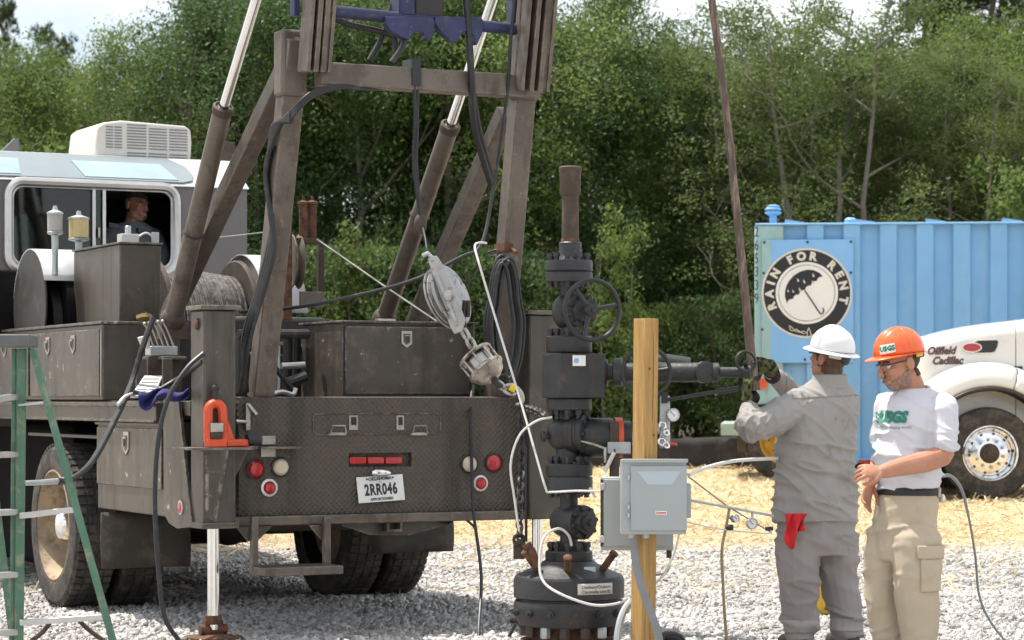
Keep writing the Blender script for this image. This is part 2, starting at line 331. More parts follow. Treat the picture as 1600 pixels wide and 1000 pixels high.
# leaves
def leaf_mat(name, dark, mid, light, trans=.38):
    m = bpy.data.materials.new(name); MATS[name] = m; m.use_nodes = True; t = m.node_tree; N = t.nodes.new; L = t.links.new; t.nodes.remove(t.nodes['Principled BSDF'])
    at_ = N('ShaderNodeAttribute'); at_.attribute_name = 'tint'; oi = N('ShaderNodeObjectInfo')
    ad = N('ShaderNodeMath'); ad.operation = 'MULTIPLY_ADD'; ad.inputs[1].default_value = .30; L(oi.outputs['Random'], ad.inputs[0]); L(at_.outputs['Fac'], ad.inputs[2])
    sb = N('ShaderNodeMath'); sb.operation = 'SUBTRACT'; sb.inputs[1].default_value = .15; L(ad.outputs[0], sb.inputs[0])
    r = N('ShaderNodeValToRGB'); e = r.color_ramp.elements; e[0].color = (*dark, 1); e[0].position = .1; e[1].color = (*light, 1); e[1].position = .95; q = e.new(.5); q.color = (*mid, 1); L(sb.outputs[0], r.inputs[0])
    d = N('ShaderNodeBsdfPrincipled'); d.inputs['Roughness'].default_value = .5; d.inputs['Specular IOR Level'].default_value = .22; L(r.outputs[0], d.inputs['Base Color'])
    hs = N('ShaderNodeHueSaturation'); hs.inputs['Value'].default_value = 1.25; hs.inputs['Hue'].default_value = .485; L(r.outputs[0], hs.inputs['Color'])
    tr = N('ShaderNodeBsdfTranslucent'); L(hs.outputs[0], tr.inputs[0])
    k = N('ShaderNodeMixShader'); k.inputs[0].default_value = trans; L(d.outputs[0], k.inputs[1]); L(tr.outputs[0], k.inputs[2]); L(k.outputs[0], t.nodes['Material Output'].inputs[0])
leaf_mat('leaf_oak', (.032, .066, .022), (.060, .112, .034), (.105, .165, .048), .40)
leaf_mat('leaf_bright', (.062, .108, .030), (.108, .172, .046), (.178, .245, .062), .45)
leaf_mat('leaf_thin', (.070, .104, .034), (.108, .152, .048), (.165, .21, .066), .44)
leaf_mat('leaf_pine', (.030, .056, .022), (.055, .086, .030), (.10, .13, .044), .28)
leaf_mat('straw_blades', (.42, .32, .17), (.60, .49, .30), (.76, .66, .46), .15)
# stones
m = mat('stone', (.46, .45, .44), .85, 0, .12, 20); t = m.node_tree; b = t.nodes['Principled BSDF']
at_ = t.nodes.new('ShaderNodeAttribute'); at_.attribute_name = 'tint'; r = t.nodes.new('ShaderNodeValToRGB'); e = r.color_ramp.elements; e[0].color = (.15, .13, .115, 1); e[1].color = (.62, .60, .57, 1); q = e.new(.45); q.color = (.40, .385, .365, 1)
t.links.new(at_.outputs['Fac'], r.inputs[0]); t.links.new(r.outputs[0], b.inputs['Base Color'])
# the yard: crushed stone, strewn straw, bare red clay, forest floor
m = bpy.data.materials.new('yard'); MATS['yard'] = m; m.use_nodes = True; t = m.node_tree; N = t.nodes.new; L = t.links.new; b = t.nodes['Principled BSDF']; b.inputs['Roughness'].default_value = .95; b.inputs['Specular IOR Level'].default_value = .1
co = N('ShaderNodeTexCoord'); sx = N('ShaderNodeSeparateXYZ'); L(co.outputs['Object'], sx.inputs[0])
def nz_(s, d=6, r=.6, st=None):
    n = N('ShaderNodeTexNoise'); n.inputs['Scale'].default_value = s; n.inputs['Detail'].default_value = d; n.inputs['Roughness'].default_value = r
    if st: q = N('ShaderNodeMapping'); q.inputs['Scale'].default_value = st; L(co.outputs['Object'], q.inputs[0]); L(q.outputs[0], n.inputs['Vector'])
    else: L(co.outputs['Object'], n.inputs['Vector'])
    return n.outputs[0]
def mr_(f, a, c, x=0, y=1):
    k = N('ShaderNodeMapRange'); k.inputs[1].default_value = a; k.inputs[2].default_value = c; k.inputs[3].default_value = x; k.inputs[4].default_value = y; L(f, k.inputs[0]); return k.outputs[0]
def mc_(f, a, c):
    k = N('ShaderNodeMix'); k.data_type = 'RGBA'; L(f, k.inputs['Factor'])
    for s, x in (('A', a), ('B', c)):
        if isinstance(x, tuple): k.inputs[s].default_value = (*x, 1)
        else: L(x, k.inputs[s])
    return k.outputs['Result']
def add_(a, c):
    k = N('ShaderNodeMath'); k.operation = 'ADD'; L(a, k.inputs[0]); L(c, k.inputs[1]); return k.outputs[0]
vor = N('ShaderNodeTexVoronoi'); vor.inputs['Scale'].default_value = 30; L(co.outputs['Object'], vor.inputs['Vector'])
grav = mc_(mr_(nz_(38, 3), .35, .65), (.25, .235, .22), (.48, .465, .445)); grav = mc_(mr_(nz_(1.3), .5, .75), grav, (.42, .39, .36)); grav = mc_(mr_(nz_(9, 4), .62, .72), grav, (.36, .30, .24))
strw = mc_(mr_(nz_(24, 5, .7, (1, .5, 1)), .35, .65), (.41, .31, .17), (.61, .49, .31)); strw = mc_(mr_(nz_(1.5, 5, .65), .45, .7), strw, (.59, .46, .28))
clay = mc_(mr_(nz_(.55, 6, .62, (.55, 1.5, 1)), .56, .66), strw, (.52, .25, .095))
edge = add_(sx.outputs['Y'], mr_(nz_(.8, 5), 0, 1, -2.2, 2.2))
base = mc_(mr_(edge, 21.6, 23.2), grav, clay)
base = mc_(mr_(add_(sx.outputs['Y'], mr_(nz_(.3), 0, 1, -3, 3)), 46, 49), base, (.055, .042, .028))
L(base, b.inputs['Base Color']); bp = N('ShaderNodeBump'); bp.inputs['Strength'].default_value = .8; bp.inputs['Distance'].default_value = .03; L(nz_(30, 4), bp.inputs['Height']); L(bp.outputs[0], b.inputs['Normal'])

# ---------------------------------------------------------------- ground
ys = np.concatenate([np.linspace(-30, 10, 12), np.linspace(10.5, 30, 80), np.linspace(31, 70, 50), np.linspace(75, 500, 20)]); xs = np.concatenate([np.linspace(-300, -14, 14), np.linspace(-13, 13, 105), np.linspace(14, 300, 14)])
gx, gy = np.meshgrid(xs, ys); gzv = np.array([[gz(y) for x in xs] for y in ys])
def gnoise(x, y): return .020 * mnoise.noise(Vector((x * .9, y * .9, 3))) + .012 * mnoise.noise(Vector((x * 2.7, y * 2.7, 8)))
for i in range(len(ys)):
    for j in range(len(xs)):
        if abs(xs[j]) < 14 and 10 < ys[i] < 60: gzv[i, j] += gnoise(xs[j], ys[i])
V = np.stack([gx, gy, gzv], -1).reshape(-1, 3); nx = len(xs); ii, jj = np.meshgrid(np.arange(len(ys) - 1), np.arange(nx - 1), indexing='ij'); a = (ii * nx + jj).ravel()
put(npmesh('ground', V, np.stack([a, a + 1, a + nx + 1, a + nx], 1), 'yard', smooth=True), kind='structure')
# loose stones, as one mass
n = 112000; u = np.random.rand(n); Dd = 12.0 * (24.2 / 12.0) ** (u ** .85); X = (np.random.rand(n) * 2 - 1) * .28 * Dd
keep = Dd < 21.9 + 1.6 * np.array([mnoise.noise(Vector((x * .8, y * .8, 0))) for x, y in zip(X, Dd)]) + np.random.randn(n) * .35
X = X[keep]; Dd = Dd[keep]; n = len(X)
tmpl = np.array([(-1, -1, -1), (1, -1, -1), (1, 1, -1), (-1, 1, -1), (-1, -1, 1), (1, -1, 1), (1, 1, 1), (-1, 1, 1)], float) * .72
P = tmpl[None] + np.random.randn(n, 8, 3) * .24; P *= (np.random.rand(n, 1, 1) ** 4 * .019 + .0060) * np.array([1.25, 1, .72])
q = np.random.randn(n, 4); q /= np.linalg.norm(q, axis=1, keepdims=True); qw, qx, qy, qz = q.T
Rm = np.stack([1 - 2 * (qy ** 2 + qz ** 2), 2 * (qx * qy - qz * qw), 2 * (qx * qz + qy * qw), 2 * (qx * qy + qz * qw), 1 - 2 * (qx ** 2 + qz ** 2), 2 * (qy * qz - qx * qw), 2 * (qx * qz - qy * qw), 2 * (qy * qz + qx * qw), 1 - 2 * (qx ** 2 + qy ** 2)], -1).reshape(n, 3, 3)
P = np.einsum('nij,nkj->nki', Rm, P); zz = np.array([gz(y) + gnoise(x, y) for x, y in zip(X, Dd)]) + .002
P += np.stack([X, Dd, zz], 1)[:, None]
fq = np.array([(0, 3, 2, 1), (4, 5, 6, 7), (0, 1, 5, 4), (1, 2, 6, 5), (2, 3, 7, 6), (3, 0, 4, 7)])
put(npmesh('gravel', P.reshape(-1, 3), (fq[None] + (np.arange(n) * 8)[:, None, None]).reshape(-1, 4), 'stone', tint=np.repeat(np.clip(np.random.randn(n) * .20 + .54 + .30 * np.array([mnoise.noise(Vector((x * .55, y * 1.1, 4))) for x, y in zip(X, Dd)]), 0, 1), 6)),
    'loose pale crushed gravel covering the yard around the truck', 'gravel', kind='stuff')
# strewn straw, as one mass
n = 64000; Dd = 17.5 * (47 / 17.5) ** np.random.rand(n); X = (np.random.rand(n) * 2 - 1) * .24 * Dd
keep = (Dd > 22.0 + np.random.randn(n) * .8 - 5 * (np.random.rand(n) < .10)) & (np.array([mnoise.noise(Vector((x * .45, y * 1.1, 5))) for x, y in zip(X, Dd)]) < .36); X = X[keep]; Dd = Dd[keep]; n = len(X)
th = np.random.rand(n) * math.pi; ln = (.05 + .10 * np.random.rand(n)) ; wd = .002 + .0035 * np.random.rand(n); el = np.random.randn(n) * .35
ax = np.stack([np.cos(th) * np.cos(el), np.sin(th) * np.cos(el), np.sin(el)], 1) * ln[:, None]; bx = np.stack([-np.sin(th), np.cos(th), np.random.randn(n) * .5], 1) * wd[:, None]
c = np.stack([X, Dd, np.array([gz(y) + gnoise(x, y) for x, y in zip(X, Dd)]) + .012 + np.random.rand(n) * .03], 1)
P = np.stack([c - ax - bx, c + ax - bx, c + ax + bx, c - ax + bx], 1)
put(npmesh('straw', P.reshape(-1, 3), np.arange(n * 4).reshape(-1, 4), 'straw_blades', tint=np.random.rand(n)), 'golden straw strewn over the bare ground beyond the gravel', 'straw', kind='stuff')
# ---------------------------------------------------------------- woods behind the yard
def leaf_quads(C, size, flat=.5, aspect=.55):
    n = len(C); N_ = np.random.randn(n, 3); N_[:, 2] = np.abs(N_[:, 2]) + flat; N_ /= np.linalg.norm(N_, axis=1, keepdims=True)
    T = np.random.randn(n, 3); T -= N_ * (T * N_).sum(1, keepdims=True); T /= np.linalg.norm(T, axis=1, keepdims=True); B = np.cross(N_, T)
    s = size * (.65 + .7 * np.random.rand(n, 1)); a = T * s * .5; b = B * s * .5 * aspect
    return np.stack([C - a, C - b * .9 + a * .1, C + a, C + b * .9 + a * .1], 1)
def limb(mb, p, d, ln, r, depth, tips, spread, rnd):
    d = d.normalized(); pts = [p]; q = p.copy(); dd = d.copy(); k = 4
    for i in range(k):
        dd = (dd + Vector((rnd.gauss(0, .13), rnd.gauss(0, .13), rnd.gauss(.05, .08)))).normalized(); q = q + dd * ln / k; pts.append(q.copy())
    mb.tube(pts, [r * (1 - .6 * i / k) for i in range(k + 1)], 6 if r > .03 else 4)
    tips.append((pts[-1], depth)); tips.append((pts[2], depth))
    if depth <= 0: return
    for j in range(rnd.randint(2, 3)):
        b = pts[rnd.randint(2, k)]; s = Vector((rnd.gauss(0, 1), rnd.gauss(0, 1), rnd.gauss(.25, .5))).normalized()
        limb(mb, b, (dd * (1 - spread) + s * spread), ln * rnd.uniform(.55, .8), r * .5, depth - 1, tips, spread, rnd)
def make_tree(seed, H, cb, Rr, leafm, barkm, nl, size, nst=1, clump=.42, spread=.6, lean=0, gaps=.0, trunk_r=.12):
    """a tree of height H, crown from cb up, crown radius Rr; returns trunk and crown meshes"""
    rnd = random.Random(seed); np.random.seed(seed); mb = MB(); tips = []
    for s_ in range(nst):
        an = rnd.uniform(0, 6.28); top = Vector((rnd.gauss(0, .25) + lean, rnd.gauss(0, .25), H * .93)) + Vector((math.cos(an), math.sin(an), 0)) * (.5 * Rr if nst > 1 else 0)
        k = 9; pts = []
        b0 = Vector((math.cos(an), math.sin(an), 0)) * (.18 if nst > 1 else 0)
        for i in range(k + 1):
            t = i / k; pts.append(b0.lerp(top, t) + Vector((rnd.gauss(0, .05), rnd.gauss(0, .05), 0)) * H * .12 * (t > 0)); pts[-1].z = H * .93 * t - (.12 if i == 0 else 0)
        mb.tube(pts, [trunk_r * (1 - .85 * i / k) * (1.25 if i == 0 else 1) for i in range(k + 1)], 8)
        nb = int(13 / nst) + 3
        for j in range(nb):
            t = cb / H + (1 - cb / H) * (j + rnd.random()) / nb * .95; i = min(int(t * k), k - 1); p = pts[i].lerp(pts[i + 1], t * k - i)
            a = rnd.uniform(0, 6.28); prof = math.sin(math.pi * min(1, max(.12, (t - cb / H) / (1.0001 - cb / H) * .8 + .2))) ** .7
            limb(mb, p, Vector((math.cos(a), math.sin(a), rnd.uniform(.1, .9))), Rr * prof * rnd.uniform(.6, .95), trunk_r * .34, 2, tips, spread, rnd)
    tp = np.array([tuple(t_[0]) for t_ in tips]); 
    nc = len(tp); cl = np.random.randint(0, nc, nl // 95); cc = tp[cl] + np.random.randn(len(cl), 3) * clump * .85
    kk = np.random.randint(0, len(cc), nl); C = cc[kk] + np.random.randn(nl, 3) * np.array([clump, clump, clump * .62]) * .55
    C = C[(C[:, 2] > cb * .55) & (C[:, 2] < H * 1.03)]; kk = kk[:len(C)]
    P = leaf_quads(C, size); ct = np.random.rand(len(cc)); tint = np.clip(.55 * ct[kk] + .45 * np.random.rand(len(C)), 0, 1)
    tr = mb.build('trunk', barkm); cr = npmesh('crown', P.reshape(-1, 3), np.arange(len(P) * 4).reshape(-1, 4), leafm, tint=tint)
    return tr, cr
def make_pine(seed, H, cb, Rr, nt, trunk_r=.16):
    rnd = random.Random(seed); np.random.seed(seed); mb = MB(); k = 10; pts = [Vector((rnd.gauss(0, .05) * i, rnd.gauss(0, .04) * i, H * i / k - (.12 if i == 0 else 0))) for i in range(k + 1)]
    mb.tube(pts, [trunk_r * (1 - .8 * i / k) for i in range(k + 1)], 8); tuf = []
    nb = 46
    for j in range(nb):
        t = cb / H + (1 - cb / H) * (j + rnd.random()) / nb; i = min(int(t * k), k - 1); p = pts[i].lerp(pts[i + 1], t * k - i); a = rnd.uniform(0, 6.28)
        ln = Rr * (1.05 - .75 * (t - cb / H) / (1 - cb / H)) * rnd.uniform(.55, 1.05); d = Vector((math.cos(a), math.sin(a), rnd.uniform(-.1, .45))).normalized(); q = [p]
        for s_ in range(4): d = (d + Vector((rnd.gauss(0, .14), rnd.gauss(0, .14), .09))).normalized(); q.append(q[-1] + d * ln / 4)
        mb.tube(q, [.035, .028, .02, .014, .008], 5)
        for s_ in range(1, 5):
            for r_ in range(int(nt)):
                e = q[s_] + Vector((rnd.gauss(0, .16), rnd.gauss(0, .16), rnd.gauss(.06, .12))); tuf.append((e, (e - q[s_ - 1]).normalized()))
    Ps = []; ti = []
    for e, d in tuf:
        m_ = 26; v = np.random.randn(m_, 3); v /= np.linalg.norm(v, axis=1, keepdims=True); v = v * .85 + np.array(d) * .75 + np.array((0, 0, .2)); v /= np.linalg.norm(v, axis=1, keepdims=True)
        L_ = .13 + .10 * np.random.rand(m_, 1); o = np.array(e); s = np.cross(v, np.random.randn(m_, 3)); s /= np.linalg.norm(s, axis=1, keepdims=True); s *= .009
        Ps.append(np.stack([o - s, o + s, o + v * L_ + s * .5, o + v * L_ - s * .5], 1)); ti.append(np.clip(rnd.random() * .6 + .4 * np.random.rand(m_), 0, 1))
    P = np.concatenate(Ps); tr = mb.build('trunk', 'bark'); cr = npmesh('crown', P.reshape(-1, 3), np.arange(len(P) * 4).reshape(-1, 4), 'leaf_pine', tint=np.concatenate(ti))
    return tr, cr
PROTO = {
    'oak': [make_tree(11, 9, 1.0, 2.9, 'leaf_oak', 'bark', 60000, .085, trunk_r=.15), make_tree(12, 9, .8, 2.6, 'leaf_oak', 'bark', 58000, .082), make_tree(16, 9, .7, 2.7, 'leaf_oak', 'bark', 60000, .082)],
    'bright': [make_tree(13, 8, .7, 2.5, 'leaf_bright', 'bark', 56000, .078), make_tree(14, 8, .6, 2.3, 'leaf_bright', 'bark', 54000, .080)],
    'thin': [make_tree(15, 10, 1.4, 2.6, 'leaf_thin', 'bark_pale', 46000, .078, nst=3, clump=.34, spread=.5, trunk_r=.10), make_tree(17, 10, 1.6, 2.4, 'leaf_thin', 'bark_pale', 42000, .078, nst=2, clump=.34, spread=.5, trunk_r=.10)],
    'pine': [make_pine(21, 12, 3.5, 2.9, 8), make_pine(22, 12, 2.0, 2.5, 8)],
    'bush': [make_tree(31, 2.4, .1, 1.3, 'leaf_oak', 'bark', 13000, .085, nst=3, clump=.3, trunk_r=.03), make_tree(32, 2.4, .1, 1.2, 'leaf_bright', 'bark', 12000, .09, nst=3, clump=.3, trunk_r=.03)],
    'sapling': [make_tree(33, 4.2, .2, 1.0, 'leaf_bright', 'bark_pale', 8500, .10, nst=2, clump=.28, trunk_r=.035)],
}
PH = {'oak': 9, 'bright': 8, 'thin': 10, 'pine': 12, 'bush': 2.4, 'sapling': 4.2}
used = set()
def tree(kind, var, px, D, ytop, wide, label, group, name=None):
    base = Vector(((px - 800) / F * D, D, 0)); base.z = gz(D) - .02; top = CH + (HY - ytop) / F * D
    s = (top - base.z) / PH[kind]
    r = thing(name or {'oak': 'broadleaf_tree', 'bright': 'broadleaf_tree', 'thin': 'slender_tree', 'pine': 'pine_tree', 'bush': 'bush', 'sapling': 'sapling'}[kind], label, 'bush' if kind == 'bush' else 'tree', base, (px * 1.7 + var * 2.1) % 6.28, group)
    r.scale = (s * wide, s * wide, s)
    for o in PROTO[kind][var % len(PROTO[kind])]:
        c = o if o.name not in used else o.copy()
        if c is o: used.add(o.name)
        else: COL.objects.link(c)
        c.parent = r
G1 = 'trees of the front row at the edge of the yard'; G2 = 'trees deeper in the woods'; G3 = 'bushes along the foot of the woods'
for a in [
    ('bright', 0, 30, 43, 68, .85, 'bright green broadleaf tree at the left edge above the cab roof'),
    ('bright', 1, 120, 46, 105, .85, 'low bright green tree dipping below its neighbours above the air conditioner'),
    ('bright', 0, 205, 42, 38, .66, 'full green tree rising behind the right half of the roof air conditioner'),
    ('oak', 0, 325, 43, -50, .55, 'tall dense green tree behind the chrome rod of the left cylinder'),
    ('oak', 1, 400, 41, -70, .85, 'dense green tree behind the left mast leg and its brace'),
    ('bright', 1, 480, 45, -110, .9, 'tall green tree behind the left mast rail'),
    ('oak', 2, 550, 41, -40, .9, 'dense dark tree framed between the mast legs, left one'),
    ('oak', 0, 640, 43, -70, .9, 'dense dark tree framed between the mast legs, middle one'),
    ('bright', 0, 720, 41.5, -60, .9, 'leafy tree framed between the mast legs, right one'),
    ('oak', 1, 800, 44, -60, .85, 'dark tree behind the right mast leg'),
    ('oak', 2, 880, 42, 25, .85, 'dark dense tree directly behind the top pipe of the wellhead'),
    ('bright', 1, 950, 43, -45, .62, 'tall leafy tree right of the wellhead top pipe'),
    ('oak', 0, 1030, 44, 42, .75, 'dark green tree left of the leaning rod'),
    ('bright', 0, 1105, 46, 85, .7, 'green tree behind the upper half of the leaning rod'),
    ('thin', 1, 1165, 42, 40, .8, 'slender tree just right of the leaning rod'),
    ('thin', 0, 1290, 40.5, -60, 1.05, 'slender many-stemmed pale-barked tree rising behind the round sign'),
    ('thin', 1, 1400, 43, 45, .95, 'thin leafy tree behind the middle of the blue tank'),
    ('thin', 0, 1500, 41, 80, .95, 'thin leafy tree behind the right part of the blue tank'),
    ('bright', 1, 1225, 44.5, 55, .8, 'full light green tree filling behind the slender stems above the round sign'),
    ('bright', 0, 1345, 45, 35, .75, 'full light green tree between the slender stems and the pines'),
    ('bright', 1, 1455, 44.5, 45, .8, 'full light green tree under the dark pines'),
    ('bright', 0, 1570, 45, 30, .85, 'full light green tree near the right edge under the pines'),
    ('thin', 1, 1600, 42, 110, .95, 'thin leafy tree at the right edge behind the blue tank')]:
    tree(*a, G1)
for a in [
    ('pine', 0, -8, 52, 15, .55, 'dark pine at the upper left corner against the sky'), ('pine', 1, 85, 60, 55, .7, 'dark conical pine top left of the roof air conditioner'),
    ('pine', 1, 1500, 49, -130, 1.1, 'dark pine between the two tall pines at the upper right'), ('pine', 0, 1440, 47, -120, 1.0, 'tall dark pine at the upper right with open sky through it'), ('pine', 1, 1560, 46, -190, 1.0, 'tallest dark pine at the upper right corner'), ('pine', 1, 1640, 50, -120, 1.0, 'dark pine beyond the upper right corner'),
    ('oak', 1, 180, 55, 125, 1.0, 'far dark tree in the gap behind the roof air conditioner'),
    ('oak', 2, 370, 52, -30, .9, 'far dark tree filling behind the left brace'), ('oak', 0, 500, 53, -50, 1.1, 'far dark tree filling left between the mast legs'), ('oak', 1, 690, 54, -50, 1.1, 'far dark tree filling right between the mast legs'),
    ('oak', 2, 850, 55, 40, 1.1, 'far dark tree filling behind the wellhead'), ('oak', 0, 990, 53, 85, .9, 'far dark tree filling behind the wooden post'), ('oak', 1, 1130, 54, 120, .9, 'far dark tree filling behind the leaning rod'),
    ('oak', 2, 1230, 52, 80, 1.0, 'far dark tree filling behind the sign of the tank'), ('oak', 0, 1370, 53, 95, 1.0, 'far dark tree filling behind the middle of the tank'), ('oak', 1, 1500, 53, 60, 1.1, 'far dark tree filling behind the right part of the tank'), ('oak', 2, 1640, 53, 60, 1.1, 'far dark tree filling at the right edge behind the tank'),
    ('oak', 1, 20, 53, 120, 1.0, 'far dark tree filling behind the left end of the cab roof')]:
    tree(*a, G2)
k = 0
for px, D, yt, wd, v, lb in [(30, 39, 250, 1.2, 1, 'at the left edge above the cab'), (330, 39, 420, 1.1, 1, 'behind the right side of the cab'), (420, 38.5, 440, 1.1, 0, 'behind the foot of the left mast leg'), (500, 39, 400, 1.0, 0, 'behind the small sheave stand'),
    (575, 38.5, 400, 1.1, 0, 'behind the rear toolbox, left'), (660, 39, 400, 1.1, 0, 'behind the rear toolbox, right'), (745, 38.5, 400, 1.0, 0, 'behind the hanging block'), (825, 39, 420, 1.0, 0, 'behind the coiled hose'), 
    (1000, 39.5, 480, .9, 1, 'behind the top of the wooden post'), (1140, 39.5, 470, .9, 0, 'just left of the tank corner'), 
    (860, 41, 480, 1.2, 0, 'in the dark behind the wellhead neck'), (1040, 42, 450, 1.2, 0, 'in the dark above the black fence'), (610, 42, 420, 1.3, 0, 'in the dark behind the hanging cylinder'), (960, 42, 430, 1.3, 0, 'in the dark right of the wellhead'), (700, 42, 400, 1.3, 0, 'in the dark behind the right cylinder foot')]:
    tree('bush', v, px, D, yt, wd * .62, ('bright' if v else 'dark') + ' bush at the woods edge ' + lb, G3)
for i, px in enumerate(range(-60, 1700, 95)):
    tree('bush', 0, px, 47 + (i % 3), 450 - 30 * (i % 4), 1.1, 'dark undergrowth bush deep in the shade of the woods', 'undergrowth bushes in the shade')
tree('sapling', 0, 955, 38.2, 335, .62, 'thin yellow-green sapling in front of the woods right of the top handwheel', 'saplings at the edge of the woods')
tree('sapling', 0, 1600, 38.5, 250, .8, 'thin yellow-green sapling at the right edge over the tank', 'saplings at the edge of the woods')
tree('sapling', 0, 545, 38.0, 360, .7, 'thin yellow-green sapling behind the small sheave stand', 'saplings at the edge of the woods')

# ---------------------------------------------------------------- black silt fence in front of the woods
sf = thing('silt_fence', 'low black fabric silt fence along the foot of the woods', 'fence', (0, 36.6, gz(36.6)))
rows = []; n = 120
for z in (-.05, .15, .32, .46):
    rows.append([(-14 + 28 * i / n, .05 * math.sin(i * .55) * (z + .1) + .04 * math.sin(i * 1.3 + z * 4), z + (.03 * math.sin(i * .35) if z > .4 else 0)) for i in range(n + 1)])
MB().sheet(rows).build('fabric', 'silt_fence', sf, solid=.006)
for i in range(15): x = -14 + i * 2.0; MB().box(x - .02, x + .02, .06, .10, -.1, .55).build('stake', 'stake', sf)
# ---------------------------------------------------------------- the workover rig truck (local frame: u right, v forward, z up; origin under its left rear corner)
T = thing('rig_truck', 'dark grey-brown oilfield rig truck backed up to the wellhead', 'truck', TO, TH)
def tb(name, m, bx, bev=.006, parent=None, more=()):
    mb = MB().box(*bx)
    for b in more: mb.box(*b)
    return mb.build(name, m, parent or T, bevel=bev)
def rect(px0, py0, px1, py1, v):                        # photo rectangle on a cross plane -> u0,u1,z0,z1
    a = TV(px0, max(py0, py1), v); b = TV(px1, min(py0, py1), v); return a.x, b.x, a.z, b.z
DZ = 1.385
# frame and deck
tb('frame_rail', 'dark_steel', (.70, .78, .12, 9.2, .72, .98)); tb('frame_rail', 'dark_steel', (1.66, 1.74, .12, 9.2, .72, .98))
for v in (.5, 1.5, 3.1, 4.6): tb('cross_member', 'dark_steel', (.78, 1.66, v, v + .1, .76, .94))
dk = tb('deck', 'rig_paint', (.02, 2.42, .06, 5.0, 1.30, DZ), .004)
tb('deck_rail', 'rig_paint', (-.03, .02, .52, 6.3, 1.255, 1.375), .004, None, [(-.045, -.03, .52, 6.3, 1.35, 1.375), (-.045, -.03, .52, 6.3, 1.255, 1.27)])
tb('deck_rail', 'rig_paint', (2.42, 2.47, .06, 6.3, 1.255, 1.375), .004)
# tailgate with its sunk light slot
s0, s1, sz0, sz1 = rect(545, 730, 643, 707, 0); g0, g1, gz0, gz1 = .30, 2.44, .715, 1.405
tail = MB(); xs_ = [g0, s0, s1, g1]; zs_ = [gz0, sz0, sz1, gz1]
for i in range(3):
    for j in range(3):
        if i == 1 and j == 1: continue
        tail.add([(xs_[i], 0, zs_[j]), (xs_[i + 1], 0, zs_[j]), (xs_[i + 1], 0, zs_[j + 1]), (xs_[i], 0, zs_[j + 1])], [(0, 1, 2, 3)])
tail.add([(s0, 0, sz0), (s1, 0, sz0), (s1, 0, sz1), (s0, 0, sz1), (s0, .035, sz0), (s1, .035, sz0), (s1, .035, sz1), (s0, .035, sz1)], [(0, 4, 5, 1), (1, 5, 6, 2), (2, 6, 7, 3), (3, 7, 4, 0), (4, 7, 6, 5)])
tail.add([(g0, 0, gz1), (g1, 0, gz1), (g1, .07, gz1 + .006), (g0, .07, gz1 + .006), (g0, 0, gz0), (g1, 0, gz0), (g1, .07, gz0), (g0, .07, gz0)], [(0, 1, 2, 3), (4, 7, 6, 5), (1, 5, 6, 2), (0, 3, 7, 4)])
tg = tail.build('tailgate', 'tread_plate', T)
for i in range(3):
    a, b, c, d = rect(546 + 28 * i, 725, 572 + 28 * i, 714, .0); tb('marker_light', 'red_lens', (a, b, -.008, .03, c, d), .006, tg)
# false hatch: groove outline, two latches, two handles
a, b, c, d = rect(489, 679, 688, 646, 0); hp = []
for cx, cz, t0 in ((b - .03, d - .03, 0), (a + .03, d - .03, 90), (a + .03, c + .03, 180), (b - .03, c + .03, 270)):
    for k in range(5): q = R(t0 + 22.5 * k); hp.append((cx + .03 * math.cos(q), -.001, cz + .03 * math.sin(q)))
MB().tube(hp, .005, 6, closed=True).build('hatch_bead', 'rig_paint', tg)
for x0, x1 in ((545, 559), (619, 631)):
    a, b, c, d = rect(x0, 672, x1, 649, 0); f_ = tb('paddle_latch', 'bare_steel', (a, b, -.007, 0, c, d), .003, tg); tb('recess', 'black_paint', (a + .012, b - .012, -.0095, -.006, c + .03, d - .01), 0, f_)
for x0, x1 in ((514, 538), (642, 665)):
    a, b, c, d = rect(x0, 679, x1, 665, 0); MB().tube([(a, -.002, c + .01), (a, -.03, c + .01), (a + .01, -.034, d), (b - .01, -.034, d), (b, -.03, c + .01), (b, -.002, c + .01)], .005, 6).box(a - .006, b + .006, -.012, 0, c - .004, c + .012).build('folding_handle', 'bare_steel', tg)
# lamps
def lamp(px, py, r, m, ring='black_paint', rr=1.22, name='tail_lamp', el=1.0):
    c = TV(px, py, 0); l = MB().lathe([(r * .98, 0), (r * .98, .012), (r * .75, .022), (.002, .026)], c, (0, -1, 0), 22).build(name, m, T)
    MB().lathe([(r * rr, 0), (r * rr, .010), (r * 1.02, .014), (r * 1.0, .004)], c, (0, -1, 0), 24).build('bezel', ring, l)
lamp(438, 730, .049, 'amber_lens', name='reverse_lamp'); lamp(399, 733, .049, 'red_lens'); lamp(420, 762, .038, 'red_lens', 'alu', 1.38, 'clearance_lamp')
lamp(733, 725, .049, 'amber_lens', name='reverse_lamp'); lamp(771, 723, .050, 'red_lens'); lamp(750, 755, .036, 'red_lens', 'alu', 1.38, 'clearance_lamp')
# number plate
c = TV(595, 763.5, -.02); w_, h_ = .152, .078; mt = Matrix.Rotation(R(-3), 3, 'Y') @ Matrix.Rotation(R(-8), 3, 'X')
def pl(x, z, y=0): return c + mt @ Vector((x, y, z))
npl = MB().prism([pl(-w_, -h_), pl(w_, -h_), pl(w_, h_), pl(-w_, h_)], mt @ Vector((0, .004, 0))).build('number_plate', 'plate_white', T, bevel=.0015)
xa = mt @ Vector((1, 0, 0)); za = mt @ Vector((0, 0, 1))
lt = MB(); lettering(lt, '2RR046', pl(0, -.006, -.0015), xa, za, .092, sx=.66, bold=.004, spacing=1.12); lettering(lt, 'OKLAHOMA', pl(0, .060, -.0015), xa, za, .027, sx=1.0, bold=.001); lettering(lt, 'APPORTIONED', pl(0, -.062, -.0015), xa, za, .022, sx=1.0, bold=.001); lettering(lt, 'OK', pl(0, .040, -.0015), xa, za, .012)
